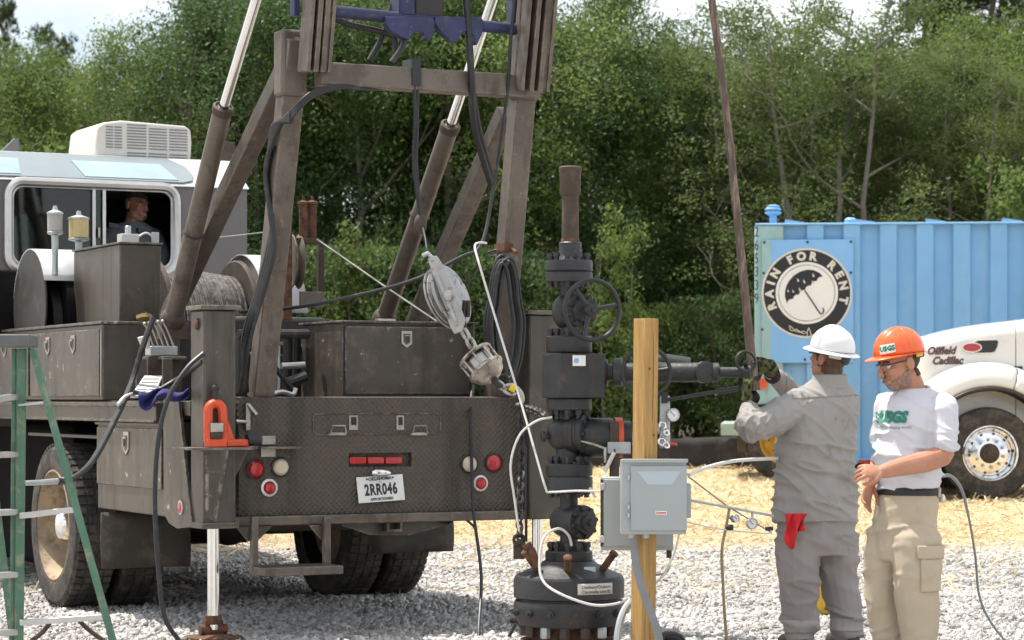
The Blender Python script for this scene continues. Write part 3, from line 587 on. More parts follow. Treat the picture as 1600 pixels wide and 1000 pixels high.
for x in (-.085, .085): lt.lathe([(.006, 0), (.006, .001)], pl(x, .062, -.0015), mt @ Vector((0, -1, 0)), 8)
lt.build('plate_lettering', 'print_dark', npl, smooth=False)
a, b, c_, d = rect(577, 744, 610, 732, 0); MB().lathe([(.010, 0), (.022, .02), (.024, .06), (.022, .10), (.010, .122)], (a, -.035, (c_ + d) / 2), (1, 0, -.03), 14).build('plate_lamp', 'chrome', T)
# rear bumper channel, hitch, step
tb('bumper', 'mast_paint', (.10, 2.46, -.055, .075, .655, .712), .008)
a = TV(617, 818, -.05); hr = MB()
for bx in ((-.05, -.036), (.036, .05)): hr.box(a.x + bx[0], a.x + bx[1], -.05, .4, a.z - .05, a.z + .05)
hr.box(a.x - .036, a.x + .036, -.05, .4, a.z - .05, a.z - .036); hr.box(a.x - .036, a.x + .036, -.05, .4, a.z + .036, a.z + .05); hr.build('hitch_receiver', 'rig_paint', T, bevel=.003)
MB().prism([TV(536, 812, .02), TV(705, 805, .02), TV(705, 818, .02), TV(640, 836, .02), TV(580, 836, .02), TV(536, 822, .02)], (0, .02, 0)).build('hitch_gusset', 'rig_paint', T)
st = thing('rear_step', None, None); st.parent = T
for px in (396, 509):
    p = TV(px, 815, -.10); q = TV(px, 893, -.10); MB().box(p.x - .02, p.x + .02, -.13, -.09, q.z, p.z + .03).build('hanger', 'mast_paint', st, bevel=.003)
    MB().prism([(p.x - .10, -.088, .654), (p.x + .10 * (px < 450) + .02, -.088, .654), (p.x + .03, -.088, .57), (p.x - .03, -.088, .57)], (0, .012, 0)).build('hanger_bracket', 'rig_paint', st)
p = TV(392, 896, -.10); q = TV(513, 892, -.10); MB().box(p.x, q.x, -.33, -.06, p.z - .005, p.z + .045).build('tread', 'mast_paint', st, bevel=.006)
# jack posts left and right: column, cap, gusseted shelf, ram and foot
def jack(u0, u1, v0, v1, ztop, right=False):
    j = MB().box(u0, u1, v0, v1, .655, ztop).build('jack_column', 'rig_paint', T, bevel=.012)
    MB().box(u0 - .022, u1 + .022, v0 - .022, v1 + .022, ztop, ztop + .026).build('cap_plate', 'mast_paint', j, bevel=.004)
    cu, cv = (u0 + u1) / 2, (v0 + v1) / 2
    MB().cyl((cu, cv, .07), (cu, cv, .66), .034, n=20).build('ram', 'chrome', j)
    MB().cyl((cu, cv, .10), (cu, cv, .15), .05, n=14).box(cu - .055, cu + .055, cv - .02, cv + .02, .03, .12).cyl((cu - .08, cv, .07), (cu + .08, cv, .07), .03, n=12).build('foot_pin', 'rust', j)
    MB().lathe([(.17, 0), (.17, .018), (.06, .03)], (cu, cv, gz(15) + .012), (0, 0, 1), 20).build('foot_pad', 'rust', j)
    return j
e0 = TV(318, 650, -.22); e1 = TV(369, 650, -.22)
jl = jack(e0.x, e1.x, -.22, 0.0, TV(340, 484, -.22).z)
shz = TV(340, 703, -.30).z
sa = TV(284, 701, -.27).x; sb_ = TV(410, 701, -.27).x
MB().prism([(sa, -.002, shz), (sa + .02, -.30, shz), (e1.x + .05, -.34, shz), (sb_, -.20, shz), (sb_, -.002, shz)], (0, 0, .014)).build('tool_shelf', 'mast_paint', jl, bevel=.002)
MB().prism([(e0.x + .01, -.222, shz), (e0.x + .01, -.222, .72), (e0.x + .06, -.235, .70), (e0.x + .10, -.33, shz)], (.012, 0, 0)).build('shelf_gusset', 'rig_paint', jl)
MB().prism([(e1.x, -.05, shz), (e1.x, -.05, .82), (e1.x + .14, -.05, shz)], (0, .012, 0)).build('shelf_gusset', 'rig_paint', jl)
MB().box(e0.x - .012, e1.x + .012, -.235, -.0, .655, .69).build('base_collar', 'rig_paint', jl, bevel=.004)
p = TU(299, 500, e0.x); MB().lathe([(.032, 0), (.034, .012), (.02, .016)], (e0.x, -.12, TV(340, 484, -.22).z - .08), (-1, 0, 0), 16).build('pin_eye', 'rust', jl)
r0 = TV(822, 500, -.05).x; jr = jack(r0, r0 + .22, -.10, .12, TV(840, 492, -.05).z, True)
# left corner skirt and low side locker
sk = [TU(255, 624, -.012), TU(278, 624, -.012), TU(300, 823, -.012), TU(276, 826, -.012), TU(264, 818, -.012), TU(256, 803, -.012)]
ks = MB().prism(sk, (.02, 0, 0)).build('corner_skirt', 'rig_paint_worn', T, bevel=.003)
c = TU(283, 793, -.012); MB().lathe([(.036, 0), (.036, .008), (.028, .013), (.002, .015)], c, (-1, 0, 0), 20).build('side_reflector', 'red_lens', ks); MB().lathe([(.043, 0), (.043, .007), (.036, .01)], c, (-1, 0, 0), 22).build('bezel', 'alu', ks)
va = TU(257, 700, 0).y; vb = TU(153, 700, 0).y; za = TU(200, 800, 0).z; zb = TU(200, 657, 0).z
lk = tb('side_locker', 'rig_paint', (0.0, .55, va, vb, za, zb), .008)
tb('locker_door', 'rig_paint_worn', (-.012, 0.0, va + .03, vb - .012, za + .16, zb - .045), .004, lk)
tb('drip_lip', 'rig_paint', (-.02, 0.0, va + .01, vb, zb - .03, zb - .012), .003, lk)
def dlatch(c, n, parent, s=1., nm='locker_latch'):       # shield-shaped paddle latch
    n = Vector(n); a = Vector((0, 1, 0)) if abs(n.x) > .5 else Vector((1, 0, 0)); z = Vector((0, 0, 1)); P = [(-.05, .07), (.05, .07), (.05, -.04), (0, -.075), (-.05, -.04)]
    f_ = MB().prism([c + a * x * s + z * y * s for x, y in P], n * .008).build(nm, 'bare_steel', parent, bevel=.002)
    MB().prism([c + n * .007 + a * x * s * .62 + z * y * s * .66 for x, y in P], n * .003).build('dish', 'rig_paint', f_); o = c + n * .010
    MB().tube([o + a * -.02 * s + z * .03 * s, o + a * .02 * s + z * .03 * s + n * .01, o + a * .025 * s - z * .02 * s + n * .006], .007 * s, 6).build('handle', 'bare_steel', f_)
dlatch(TU(198, 692, -.012), (-1, 0, 0), lk)
# mud flaps
for px0, px1 in ((158, 297), (580, 708)):
    a, b, c_, d = rect(px0, 889 if px0 < 300 else 865, px1, 798, 1.55); rw = []
    for j in range(5): rw.append([(a + (b - a) * i / 8, 1.55 + .02 * math.sin(i * 1.1 + j) * (j / 4) , d + (c_ - d) * j / 4) for i in range(9)])
    MB().sheet(rw).build('mud_flap', 'flap', T, solid=.012)
# wheels: two axles of duals
def dual(u, v, side):
    w0 = thing('wheel', None, None); w0.parent = T; w0.location = (u, v, .545); w0.scale = (1.0, 1.055, 1.055)
    tp = [(.355, -.13), (.37, -.142), (.43, -.148), (.485, -.140), (.505, -.118), (.515, -.06), (.517, 0), (.515, .06), (.505, .118), (.485, .140), (.43, .148), (.37, .142), (.355, .13)]
    MB().lathe(tp, (0, 0, 0), (side, 0, 0), 56, cap=False).build('tyre', 'tyre', w0, ang=25)
    tr = MB()
    for k in range(56):
        t0 = 2 * math.pi * k / 56; c_, s_ = math.cos(t0), math.sin(t0)
        for o in (-.098, -.035, .035, .098):
            p = Vector((o, .517 * c_, .517 * s_)); tr.beam(p - Vector((0, c_, s_)) * .012, p + Vector((0, c_, s_)) * .007, .052, .040, (1, .0, 0))
    tr.build('tread', 'tyre', w0)
    MB().lathe([(.362, .135), (.346, .142), (.338, .11), (.318, .06), (.30, -.02), (.27, -.075), (.15, -.085), (.10, -.085), (.10, .02), (.075, .028), (.002, .03)], (0, 0, 0), (side, 0, 0), 40, cap=False).build('rim', 'rim_tan', w0)
    return w0
for v in (2.64,):
    for u, s in ((.11, -1), (.46, -1), (2.40, 1), (2.05, 1)):
        wq = dual(u, v, s)
        if u == .11: MB().lathe([(.10, -.08), (.10, .06), (.085, .10), (.05, .115), (.002, .12)], (0, 0, 0), (-1, 0, 0), 20).build('hub_cap', 'chrome', wq)
    MB().cyl((.3, v, .545), (2.2, v, .545), .075).sph((1.22, v, .545), .17).build('axle', 'dark_steel', T)
for u in (.74, 1.70): MB().box(u - .04, u + .04, 1.95, 3.3, .66, .72).build('leaf_spring', 'dark_steel', T)
for u in (.0, 2.1): MB().box(u + .02, u + .34, 1.62, 3.4, 1.14, 1.16).build('wheel_guard', 'black_paint', T)
tb('underbody_fill', 'shade_black', (.36, .72, 3.42, 6.6, .16, 1.22), .06); tb('battery_box', 'shade_black', (.30, .70, 3.24, 3.4, .5, 1.2), .02); tb('air_tank', 'black_paint', (1.75, 2.35, 3.4, 4.9, .40, 1.2), .06); tb('transmission', 'dark_steel', (.80, 1.64, 3.1, 5.2, .36, .95), .08); tb('exhaust_can', 'brown_iron', (.82, 1.5, .9, 1.9, .56, .76), .08)  # dark boxes added so the underside reads black, no bright ground behind
# upper side locker with its doors
v0 = TU(160, 560, -.02).y; zt = TU(160, 506, -.02).z
ul = tb('side_toolbox', 'rig_paint', (-.02, .50, v0, 5.0, DZ + .002, zt), .008)
tb('toolbox_lid', 'rig_paint_worn', (-.035, .51, v0 - .012, 5.02, zt, zt + .018), .004, ul)
for q0, q1 in ((v0 + .03, v0 + 1.58), (v0 + 1.64, 4.9)):
    d_ = tb('toolbox_door', 'rig_paint_worn', (-.034, -.02, q0, q1, DZ + .03, zt - .03), .004, ul)
    for k in (.35, .72): dlatch(Vector((-.034, q0 + (q1 - q0) * k, zt - .12)), (-1, 0, 0), d_, .85)
tb('toolbox_hinge', 'bare_steel', (-.028, -.02, v0 + .008, v0 + .024, DZ + .03, zt - .03), .002, ul)
# rear toolbox on the deck
vA = .30; a, b, c_, d = rect(536, 620, 742, 507, vA); db = (TU(470, 515, a).y)
rb = tb('rear_toolbox', 'rig_paint_worn', (a, b, vA, db, DZ + .002, d), .008)
tb('toolbox_lid', 'rig_paint_worn', (a - .012, b + .012, vA - .014, db + .01, d, d + .014), .003, rb)
x0, x1, z0, z1 = rect(540, 616, 733, 512, vA - .014); rdr = tb('toolbox_door', 'rig_paint_worn', (x0, x1, vA - .014, vA, z0, z1), .004, rb)
tb('door_seal', 'black_paint', (x0 - .012, x1 + .012, vA - .004, vA, z0 - .012, z1 + .012), 0, rb)
dlatch(TV(635, 530, vA - .015), (0, -1, 0), rdr, .72)
p = TV(603, 507, vA - .014); MB().box(p.x - .06, p.x + .06, vA - .03, vA + .02, d + .012, d + .026).build('lid_hasp', 'bare_steel', rb, bevel=.002)
# control cabinet above the side toolbox
cv = 1.95; cc = TV(187, 500, cv); cu = cc.x; zt2 = TV(187, 381, cv).z; cfar = TU(115, 450, cu).y; cr_ = TV(252, 450, cv).x
cb_ = tb('control_cabinet', 'rig_paint', (cu, cr_, cv, cfar, zt + .012, zt2), .010)
tb('cabinet_lid', 'rig_paint', (cu - .01, cr_ + .01, cv - .01, cfar + .01, zt2, zt2 + .014), .003, cb_)
p = TV(200, 372, cv + .15); MB().box(p.x - .06, p.x + .06, p.y - .05, p.y + .05, zt2 + .014, zt2 + .075).cyl((p.x, p.y, zt2 + .07), (p.x, p.y, zt2 + .13), .02).build('regulator', 'alu', cb_, bevel=.004)
MB().tube([(p.x + .06, p.y, zt2 + .05), (p.x + .12, p.y, zt2 + .085), (p.x + .17, p.y, zt2 + .06), (p.x + .18, p.y, zt2 + .015)], .008, 8, res=4).build('regulator_hose', 'white_cable', cb_)
p = TV(243, 375, cv + .1); tb('sight_tab', 'galv', (p.x - .025, p.x + .025, p.y, p.y + .01, zt2 + .012, zt2 + .09), .002, cb_)
MB().tube([TV(215, 498, cv - .02), TV(228, 495, cv - .05), TV(236, 500, cv - .06)], [.03, .035, .02], 8, res=3).build('valve_knob', 'brass', cb_)
# oil bowls
for px, y0, y1, r_, mt_ in ((86, 335, 361, .052, 'gray_glass'), (123, 343, 371, .068, 'oil_glass')):
    vq = 3.0; b0 = TV(px, y1, vq); b1 = TV(px, y0, vq); o = MB().lathe([(r_, 0), (r_ * 1.02, (b1.z - b0.z))], b0, (0, 0, 1), 20).build('oil_bowl', mt_, T)
    MB().lathe([(r_ * 1.08, 0), (r_ * 1.1, .012), (.02, .03), (.012, .06)], b1, (0, 0, 1), 18).build('bowl_cap', 'galv', o); MB().lathe([(r_ * .9, 0), (r_ * 1.08, -.008), (r_ * 1.0, -.02), (.025, -.03), (.02, -.30)], b0, (0, 0, 1), 16).build('bowl_stem', 'galv', o)
# cable drum with flanges and guards
vd, zd = 3.35, 1.92
dr = thing('winch_drum', None, None); dr.parent = T
ua = TV(60, 420, vd).x; ub = TV(372, 450, vd).x
uL = max(ua, .10)
MB().cyl((uL, vd, zd), (ub + .1, vd, zd), .30, n=40).build('barrel', 'dark_steel', dr)
sp = MB()
for i in range(30):
    x = ub - .62 + i * .019; sp.ring((x, vd, zd), (1, .02, 0), .385 + .006 * (i % 2) - .0025 * abs(i - 15), .011, 40, 6)
sp.build('wire_rope', 'wire_rope', dr)
for u in (ub - .66, ub - .02): MB().lathe([(.47, -.02), (.48, -.01), (.48, .012), (.46, .02), (.3, .02)], (u, vd, zd), (1, 0, 0), 48).build('flange', 'brown_iron', dr)
def guard(u0, u1, r, a0, a1, m):
    rw = [[(u, vd - r * math.cos(R(t)), zd + r * math.sin(R(t))) for u in (u0, u1)] for t in np.linspace(a0, a1, 22)]
    MB().sheet(rw).build('guard', m, dr, solid=.008)
guard(ub + .01, ub + .34, .52, 10, 175, 'guard_gray'); 
uG = TV(65, 400, vd - .3).x
MB().lathe([(.40, 0), (.40, .012)], (uG, vd, zd + .12), (1, 0, 0), 40).build('guard_end', 'dark_steel', dr)
rw = [[(u, vd - .40 * math.cos(R(t)), zd + .12 + .40 * math.sin(R(t))) for u in (uG, uG + .42)] for t in np.linspace(25, 170, 20)]
MB().sheet(rw).build('guard', 'white_paint', dr, solid=.008)
MB().lathe([(.36, 0), (.36, .3)], (uG + .15, vd - .10, zd + .02), (1, 0, 0), 36).build('dark_arch', 'shade_black', dr)  # black cylinder standing in for the dark opening under the guard
for k in (0, 1): MB().box(uL + k * 1.1 + .1, uL + k * 1.1 + .2, vd - .3, vd + .3, DZ, zd).build('drum_stand', 'dark_steel', dr)
a, b, c_, d = rect(-40, 530, 116, 424, 3.9); tb('drum_housing', 'shade_black', (a, b, 3.9, 4.3, c_, d), .02)
# operator's cab: rear wall with window opening, glass roof band, roof, sides
CV = 5.0; cab = thing('operator_cab', None, None); cab.parent = T
ca = -.30; cb1 = TV(386, 330, CV).x; zr = TV(150, 291, CV).z
w0_, w1_, wz0, wz1 = rect(12, 420, 275, 293, CV)
zr = TV(200, 289, CV).z
rear = MB(); xq = [ca, w0_ + .03, w1_ - .03, cb1]; zq = [DZ - .2, wz0 + .03, wz1 - .03, zr]
for i in range(3):
    for j in range(3):
        if i == 1 and j == 1: continue
        rear.box(xq[i], xq[i + 1], CV, CV + .04, zq[j], zq[j + 1])
rear.build('rear_wall', 'cab_gray', cab)
def rrect(x0, x1, z0, z1, r, v, n=5):
    P = []
    for cx, cz, t0 in ((x1 - r, z1 - r, 0), (x0 + r, z1 - r, 90), (x0 + r, z0 + r, 180), (x1 - r, z0 + r, 270)):
        for k in range(n + 1): q = R(t0 + 90 * k / n); P.append(Vector((cx + r * math.cos(q), v, cz + r * math.sin(q))))
    return P
win = MB().tube(rrect(w0_, w1_, wz0, wz1, .11, CV - .012), .036, 8, closed=True).build('window_frame', 'alu', cab)
MB().tube(rrect(w0_ + .035, w1_ - .035, wz0 + .035, wz1 - .035, .09, CV - .005), .012, 8, closed=True).build('inner_bead', 'alu', win)
um = TV(146, 350, CV).x; un = TV(162, 350, CV).x
for u in (um, un): tb('slider_stile', 'alu', (u - .013, u + .013, CV - .02, CV + .005, wz0 + .04, wz1 - .04), .003, win)
MB().prism([(w0_ + .03, CV + .012, wz0 + .03), (un, CV + .012, wz0 + .03), (un, CV + .012, wz1 - .03), (w0_ + .03, CV + .012, wz1 - .03)], (0, .004, 0)).build('pane', 'window_pane', win)
tb('window_handle', 'bare_steel', (um + .03, um + .045, CV - .03, CV - .012, (wz0 + wz1) / 2 - .08, (wz0 + wz1) / 2 + .0), .002, win)
depth = 1.5; zt3 = TV(150, 242, CV + .35).z
MB().box(ca, ca + .04, CV + .04, CV + depth, DZ - .2, zr).box(cb1 - .04, cb1, CV + .04, CV + depth, DZ - .2, zr).box(ca + .04, cb1 - .04, CV + depth - .04, CV + depth, DZ - .2, zr).box(ca + .04, cb1 - .04, CV + .04, CV + depth - .04, DZ - .2, DZ - .16).build('cab_shell', 'cab_gray', cab)
MB().box(ca + .06, cb1 - .06, CV + 1.0, CV + 1.05, DZ - .1, zr - .05).build('dark_backing', 'cab_dark', cab)  # near-black sheet added so the cab's unlit inside looks black
MB().sph((TV(30, 370, CV + .55).x, CV + .6, TV(30, 380, CV + .6).z), (.16, .1, .24)).build('seat_back', 'seat_teal', cab)
rf = MB().add([(ca - .02, CV - .03, zr), (cb1 + .02, CV - .03, zr), (cb1 + .02, CV + .36, zt3), (ca - .02, CV + .36, zt3), (cb1 + .02, CV + depth + .05, zt3), (ca - .02, CV + depth + .05, zt3), (ca - .02, CV + depth + .05, zr), (cb1 + .02, CV + depth + .05, zr)],
    [(0, 1, 2, 3), (3, 2, 4, 5), (5, 4, 7, 6), (0, 6, 7, 1), (1, 7, 4, 2), (0, 3, 5, 6)]).build('roof', 'white_paint', cab, bevel=.015)
sd = Vector((0, .39, zt3 - zr)).normalized(); nn = Vector((0, -sd.z, sd.y)); o0 = Vector((0, CV - .03, zr)) + nn * .006
sg0 = TV(302, 275, CV + .1).x; Ls = math.hypot(.39, zt3 - zr)
def sp_(x, t, h=0): return Vector((x, 0, 0)) + o0 + sd * t + nn * h
gl = [sp_(ca + .05, Ls * .10), sp_(sg0 - .12, Ls * .10), sp_(sg0 - .03, Ls * .18), sp_(sg0, Ls * .38), sp_(sg0 - .02, Ls * .66), sp_(sg0 - .14, Ls * .94), sp_(ca + .05, Ls * .94)]
gw = MB().prism(gl, nn * .008).build('roof_light', 'sky_glass', rf, bevel=.003)
for f0, f1 in ((.02, .34), (.58, .96)):
    A, B = ca + .05, sg0 - .05; MB().prism([sp_(A + (B - A) * f0, Ls * .16, .010), sp_(A + (B - A) * f1 - .02, Ls * .16, .010), sp_(A + (B - A) * f1 - (.10 if f1 > .5 else -.02), Ls * .70, .010), sp_(A + (B - A) * f0 - .05 * (f0 > .1), Ls * .70, .010)], nn * .003).build('sunshade', 'tint_glass', gw)
# roof air conditioner
ac = thing('air_conditioner', None, None); ac.parent = T
aa = TV(150, 240, CV + .45); ab = TV(300, 240, CV + .45); az = TV(200, 189, CV + .45).z - zt3; ac.location = (aa.x, CV + .45, zt3 + .002); aw = ab.x - aa.x
sec = [(.0, .0), (.0, .10), (.02 * aw, az * .80), (.08 * aw, az * .92), (.26 * aw, az), (.93 * aw, az * .94), (.99 * aw, az * .84), (aw, az * .5), (aw * .99, 0)]
MB().prism([(x, 0, z) for x, z in sec], (0, .75, 0)).build('shroud', 'white_plastic', ac, bevel=.02, seg=3)
for k in range(11):
    z = az * (.10 + .079 * k) if k > 1 else az * (.05 + .075 * k)
    for x0, x1 in ((.32, .52), (.545, .735), (.76, .95)):
        if k == 10 and x0 > .5: continue
        MB().box(x0 * aw, x1 * aw, -.004, .03, z - .0052, z + .0052).build('louvre', 'conduit_gray', ac, smooth=False)
    if k > 1 and k < 10:
        for x0, x1 in ((.10, .175), (.19, .265)): MB().box(x0 * aw, x1 * aw, -.004, .03, z - .0052, z + .0052).build('louvre', 'conduit_gray', ac, smooth=False)
p = TV(18, 215, CV + .6); MB().prism([(p.x - .08, p.y, zt3), (p.x - .08, p.y, zt3 + .02), (p.x + .03, p.y, zt3 + .13), (p.x + .06, p.y, zt3 + .13), (p.x + .06, p.y, zt3)], (0, .05, 0)).build('roof_fin', 'cab_gray', T)
p = TV(357, 268, CV + .5); MB().box(p.x - .06, p.x + .06, p.y, p.y + .12, zt3, zt3 + .17).build('work_lamp', 'brown_iron', T, bevel=.006)
# driver's part further forward, out of the picture on the left
tb('front_cab', 'cab_gray', (.0, 2.35, 6.7, 8.4, 1.0, 2.9), .05); tb('front_fender', 'cab_gray', (.15, 2.25, 8.4, 9.6, .9, 1.9), .08)
for u, s in ((.25, -1), (2.19, 1)): dual(u, 8.6, s)

# ---------------------------------------------------------------- mast and its supports
ULg, URg = .47, 2.05
def leg_line(u, pts, w_, t_, name, m='mast_paint'):
    P = [TU(x, y, u) for x, y in pts]; return MB().beam(P[0], P[1], w_, t_).build(name, m, T, bevel=.008)
L1 = leg_line(ULg, ((407, 622), (462, 60)), .13, .12, 'mast_leg'); R1 = leg_line(URg, ((776, 622), (818, 130)), .13, .12, 'mast_leg')
leg_line(ULg, ((262, 500), (446, 112)), .11, .10, 'mast_brace'); leg_line(URg, ((634, 540), (792, 175)), .11, .10, 'mast_brace')
for u, x, y in ((ULg, 456, 92), (URg, 822, 100)):
    p = TU(x, y, u); MB().box(u - .09, u + .07, p.y - .07, p.y + .07, p.z - .22, p.z + .16).build('mast_hinge', 'mast_paint', T, bevel=.02)
    MB().lathe([(.045, 0), (.045, .02), (.032, .03)], (u - .0, p.y - .07, p.z + .07), (0, -1, 0), 16).build('hinge_pin', 'brown_iron', T)
def ram(u, a, b, c, name):
    A, B, C_ = TU(*a, u), TU(*b, u), TU(*c, u); d_ = (B - A).normalized(); o = MB().cyl(A, B, .058, n=28).build('cylinder_barrel', 'mast_paint', T)
    MB().lathe([(.060, 0), (.064, .02), (.064, .05), (.050, .055), (.050, .04)], B - d_ * .045, d_, 28).build('gland', 'brown_iron', o); MB().cyl(B - d_ * .05, B + (C_ - B).normalized() * ((C_ - B).length * 1.9), .030, n=24).build('piston_rod', 'chrome', o)
    q = A.lerp(B, .42 if u < 1 else .55); MB().ring(q, d_, .061, .006, 28, 6).build('band', 'rubber_hose', o)
    MB().sph(A, .085).box(u - .09, u + .09, A.y - .05, A.y + .05, A.z - .12, A.z).build('trunnion', 'brown_iron', o)
ram(.33, (270, 500), (349, 168), (400, 0), 'l'); ram(1.90, (600, 500), (704, 196), (770, 0), 'r')
for u, px, py in ((ULg, 264, 500), (URg, 640, 520)):
    p = TU(px, py, u); MB().box(u - .12, u + .12, p.y - .1, p.y + .1, DZ, p.z).build('brace_pedestal', 'dark_steel', T, bevel=.01)
# mast rails (channel posts) and the cross head, leaning back over the well
def rail(px0, px1, ybot, v):
    a = TV(px0, ybot, v); b = TV(px1, ybot, v); ln = 3.4; sl_ = -.20
    mb = MB(); bot = Vector(((a.x + b.x) / 2, v, a.z)); top = bot + Vector((0, sl_ * ln, ln)); W = b.x - a.x
    mb.beam(bot + Vector((0, .06, 0)), top + Vector((0, .06, 0)), W, .05)
    for k in (-.42, -.12, .16, .42): mb.beam(bot + Vector((k * W, .0, 0)), top + Vector((k * W, .0, 0)), .022 if abs(k) > .3 else .03, .12)
    mb.beam(bot + Vector((.29 * W, -.03, 0)), top + Vector((.29 * W, -.03, 0)), .05, .03)
    return mb.build('mast_rail', 'mast_paint', T, bevel=.004), bot, top
vr = TU(470, 100, ULg).y - .10
_, bl, tl = rail(473, 512, 110, vr); _, br, trr = rail(806, 853, 140, vr - .02)
p = TV(500, 112, vr + .02); q = TV(822, 132, vr + .02)
MB().beam((p.x, vr + .05, p.z - .01), (q.x, vr + .05, p.z - .01), .12, .13, (0, 1, 0)).build('cross_beam', 'mast_paint', T, bevel=.008)
# travelling carriage in blue
bz = TV(660, 32, vr - .02); cg = thing('pipe_carriage', None, None); cg.parent = T
p = TV(512, 18, vr + .02); q = TV(822, 45, vr + .02); MB().cyl((p.x, vr, p.z), (q.x, vr, (p.z + q.z) / 2 - .02), .035, n=16).build('carriage_bar', 'mast_blue', cg)
for (cx, x0, x1, yb) in ((643, 603, 680, 64), (716, 680, 756, 70)):
    pts = []; f = lambda x, y: TV(x, y, vr - .06)
    pts = [f(x0, 26), f(x1 - 4, 26), f(x1, 34), f(x1 - 2, 52), f(x1 - 10, yb), f(x1 - 15, yb - 4)]
    pts += [f(x1 - 26 + 11 * math.cos(R(t)), 50 - 9 * math.sin(R(t)) + 8) for t in (20, 55, 90, 125, 160)]
    pts += [f(x1 - 42, yb - 2), f(x1 - 52, yb - 6), f(x0 + 8, 48), f(x0, 36)]
    MB().prism(pts, (0, .06, 0)).build('jaw_plate', 'mast_blue', cg, bevel=.004)
a = TV(621, 24, vr); b = TV(668, 24, vr); MB().box(a.x, a.x + .10, vr - .03, vr + .1, a.z, a.z + 1.6).build('carriage_post', 'mast_blue', cg, bevel=.01); MB().box(a.x + .12, b.x + .1, vr + .0, vr + .12, a.z, a.z + 1.6).build('carriage_slide', 'dark_steel', cg)
a = TV(801, 40, vr); MB().box(a.x, a.x + .08, vr, vr + .08, a.z, a.z + 1.4).build('carriage_shoe', 'mast_blue', cg, bevel=.006); a = TV(465, 22, vr); MB().box(a.x, a.x + .035, vr + .05, vr + .12, a.z, a.z + 1.4).build('carriage_shoe', 'mast_blue', cg, bevel=.004)
MB().beam(tl + Vector((-.1, 0, 0)), trr + Vector((.1, 0, 0)), .14, .14, (0, 1, 0)).build('crown_beam', 'mast_paint', T, bevel=.008)
# small sheave stand behind the left leg
vs = .95; ss = thing('sheave_stand', None, None); ss.parent = T
def sbx(x0, y0, x1, y1, v, d_, m, n): a, b, c_, d2 = rect(x0, y1, x1, y0, v); return MB().box(a, b, v, v + d_, c_, d2).build(n, m, ss, bevel=.004)
sbx(444, 330, 457, 500, vs, .06, 'rust', 'stand_post'); sbx(498, 375, 507, 460, vs + .25, .04, 'brown_iron', 'stand_post'); sbx(470, 456, 506, 480, vs + .05, .03, 'mast_paint', 'stand_plate')
c = TV(459, 408, vs + .1); MB().lathe([(.17, -.03), (.175, -.025), (.14, 0), (.175, .025), (.17, .03)], c + Vector((0.03, .05, 0)), (1, -.15, 0), 32).build('sheave', 'mast_paint', ss)
for px in (474, 488):
    a = TV(px, 372, vs + .1); MB().lathe([(.022, 0), (.028, .02), (.028, .21), (.036, .215), (.036, .23), (.01, .24), (.008, .27)], a, (0, 0, 1), 14).build('roller_post', 'rust', ss)
sbx(462, 372, 500, 380, vs + .06, .1, 'brown_iron', 'stand_shelf')
# clutter of pipes behind the deck edge
cl = thing('deck_manifold', None, None); cl.parent = T
def pp(name, pts, r, m, v): MB().tube([TV(x, y, v) for x, y in pts], r, 10).build(name, m, cl)
pp('pipe', ((372, 522), (482, 522)), .03, 'dark_steel', .7); pp('pipe', ((425, 612), (425, 535)), .032, 'galv', .5); pp('pipe', ((433, 612), (433, 540)), .02, 'galv', .55); pp('pipe', ((448, 615), (450, 520)), .03, 'black_paint', .8); pp('pipe', ((462, 615), (463, 520)), .03, 'black_paint', .9)
pp('pipe', ((440, 572), (476, 570)), .02, 'alu', .7); pp('pipe', ((446, 600), (478, 588)), .035, 'black_paint', .6); pp('pipe', ((418, 560), (460, 612)), .018, 'rubber_hose', .4); pp('pipe', ((378, 520), (378, 615)), .05, 'dark_steel', .9); pp('pipe', ((400, 540), (478, 548)), .04, 'dark_steel', 1.0)
MB().tube([TV(420, 618, .15), TV(440, 612, .18), TV(458, 616, .2), TV(462, 606, .2)], .014, 8, res=4).build('loop', 'alu', cl)
MB().box(1.5, 2.2, 1.2, 2.3, DZ, 1.75).box(.75, 1.5, 1.4, 2.6, DZ, 1.7).box(.75, 1.7, 2.0, 2.1, 1.7, 1.95).build('pump_housing', 'dark_steel', cl, bevel=.03)
# valve bank with levers
vb_ = thing('valve_bank', None, None); vb_.parent = T; vq = .62
def vbx(x0, y0, x1, y1, d_, m, n, v=vq): a, b, c_, d2 = rect(x0, y1, x1, y0, v); return MB().box(a, b, v, v + d_, c_, d2).build(n, m, vb_, bevel=.006)
vbx(231, 557, 285, 618, .18, 'brown_iron', 'valve_block'); vbx(235, 541, 278, 556, .10, 'galv', 'spool_cap'); vbx(213, 560, 230, 618, .02, 'rig_paint', 'side_plate', .5); vbx(254, 560, 270, 618, .02, 'rig_paint', 'side_plate', .5); vbx(254, 557, 292, 562, .2, 'rig_paint', 'top_plate', .52)
for k in range(5):
    a = TV(240 + 8 * k, 542, vq + .05); b = TV(226 + 7 * k, 506 - k, vq + .02); MB().tube([a, a.lerp(b, .6) + Vector((0, 0, .01)), b], .005, 6).sph(b, .011).build('lever', 'bare_steel', vb_)
a = TV(236, 540, vq - .06); MB().lathe([(.024, 0), (.036, .075), (.034, .078)], a - Vector((.03, 0, .02)), (-.25, 0, 1), 16).build('cup', 'white_plastic', vb_)
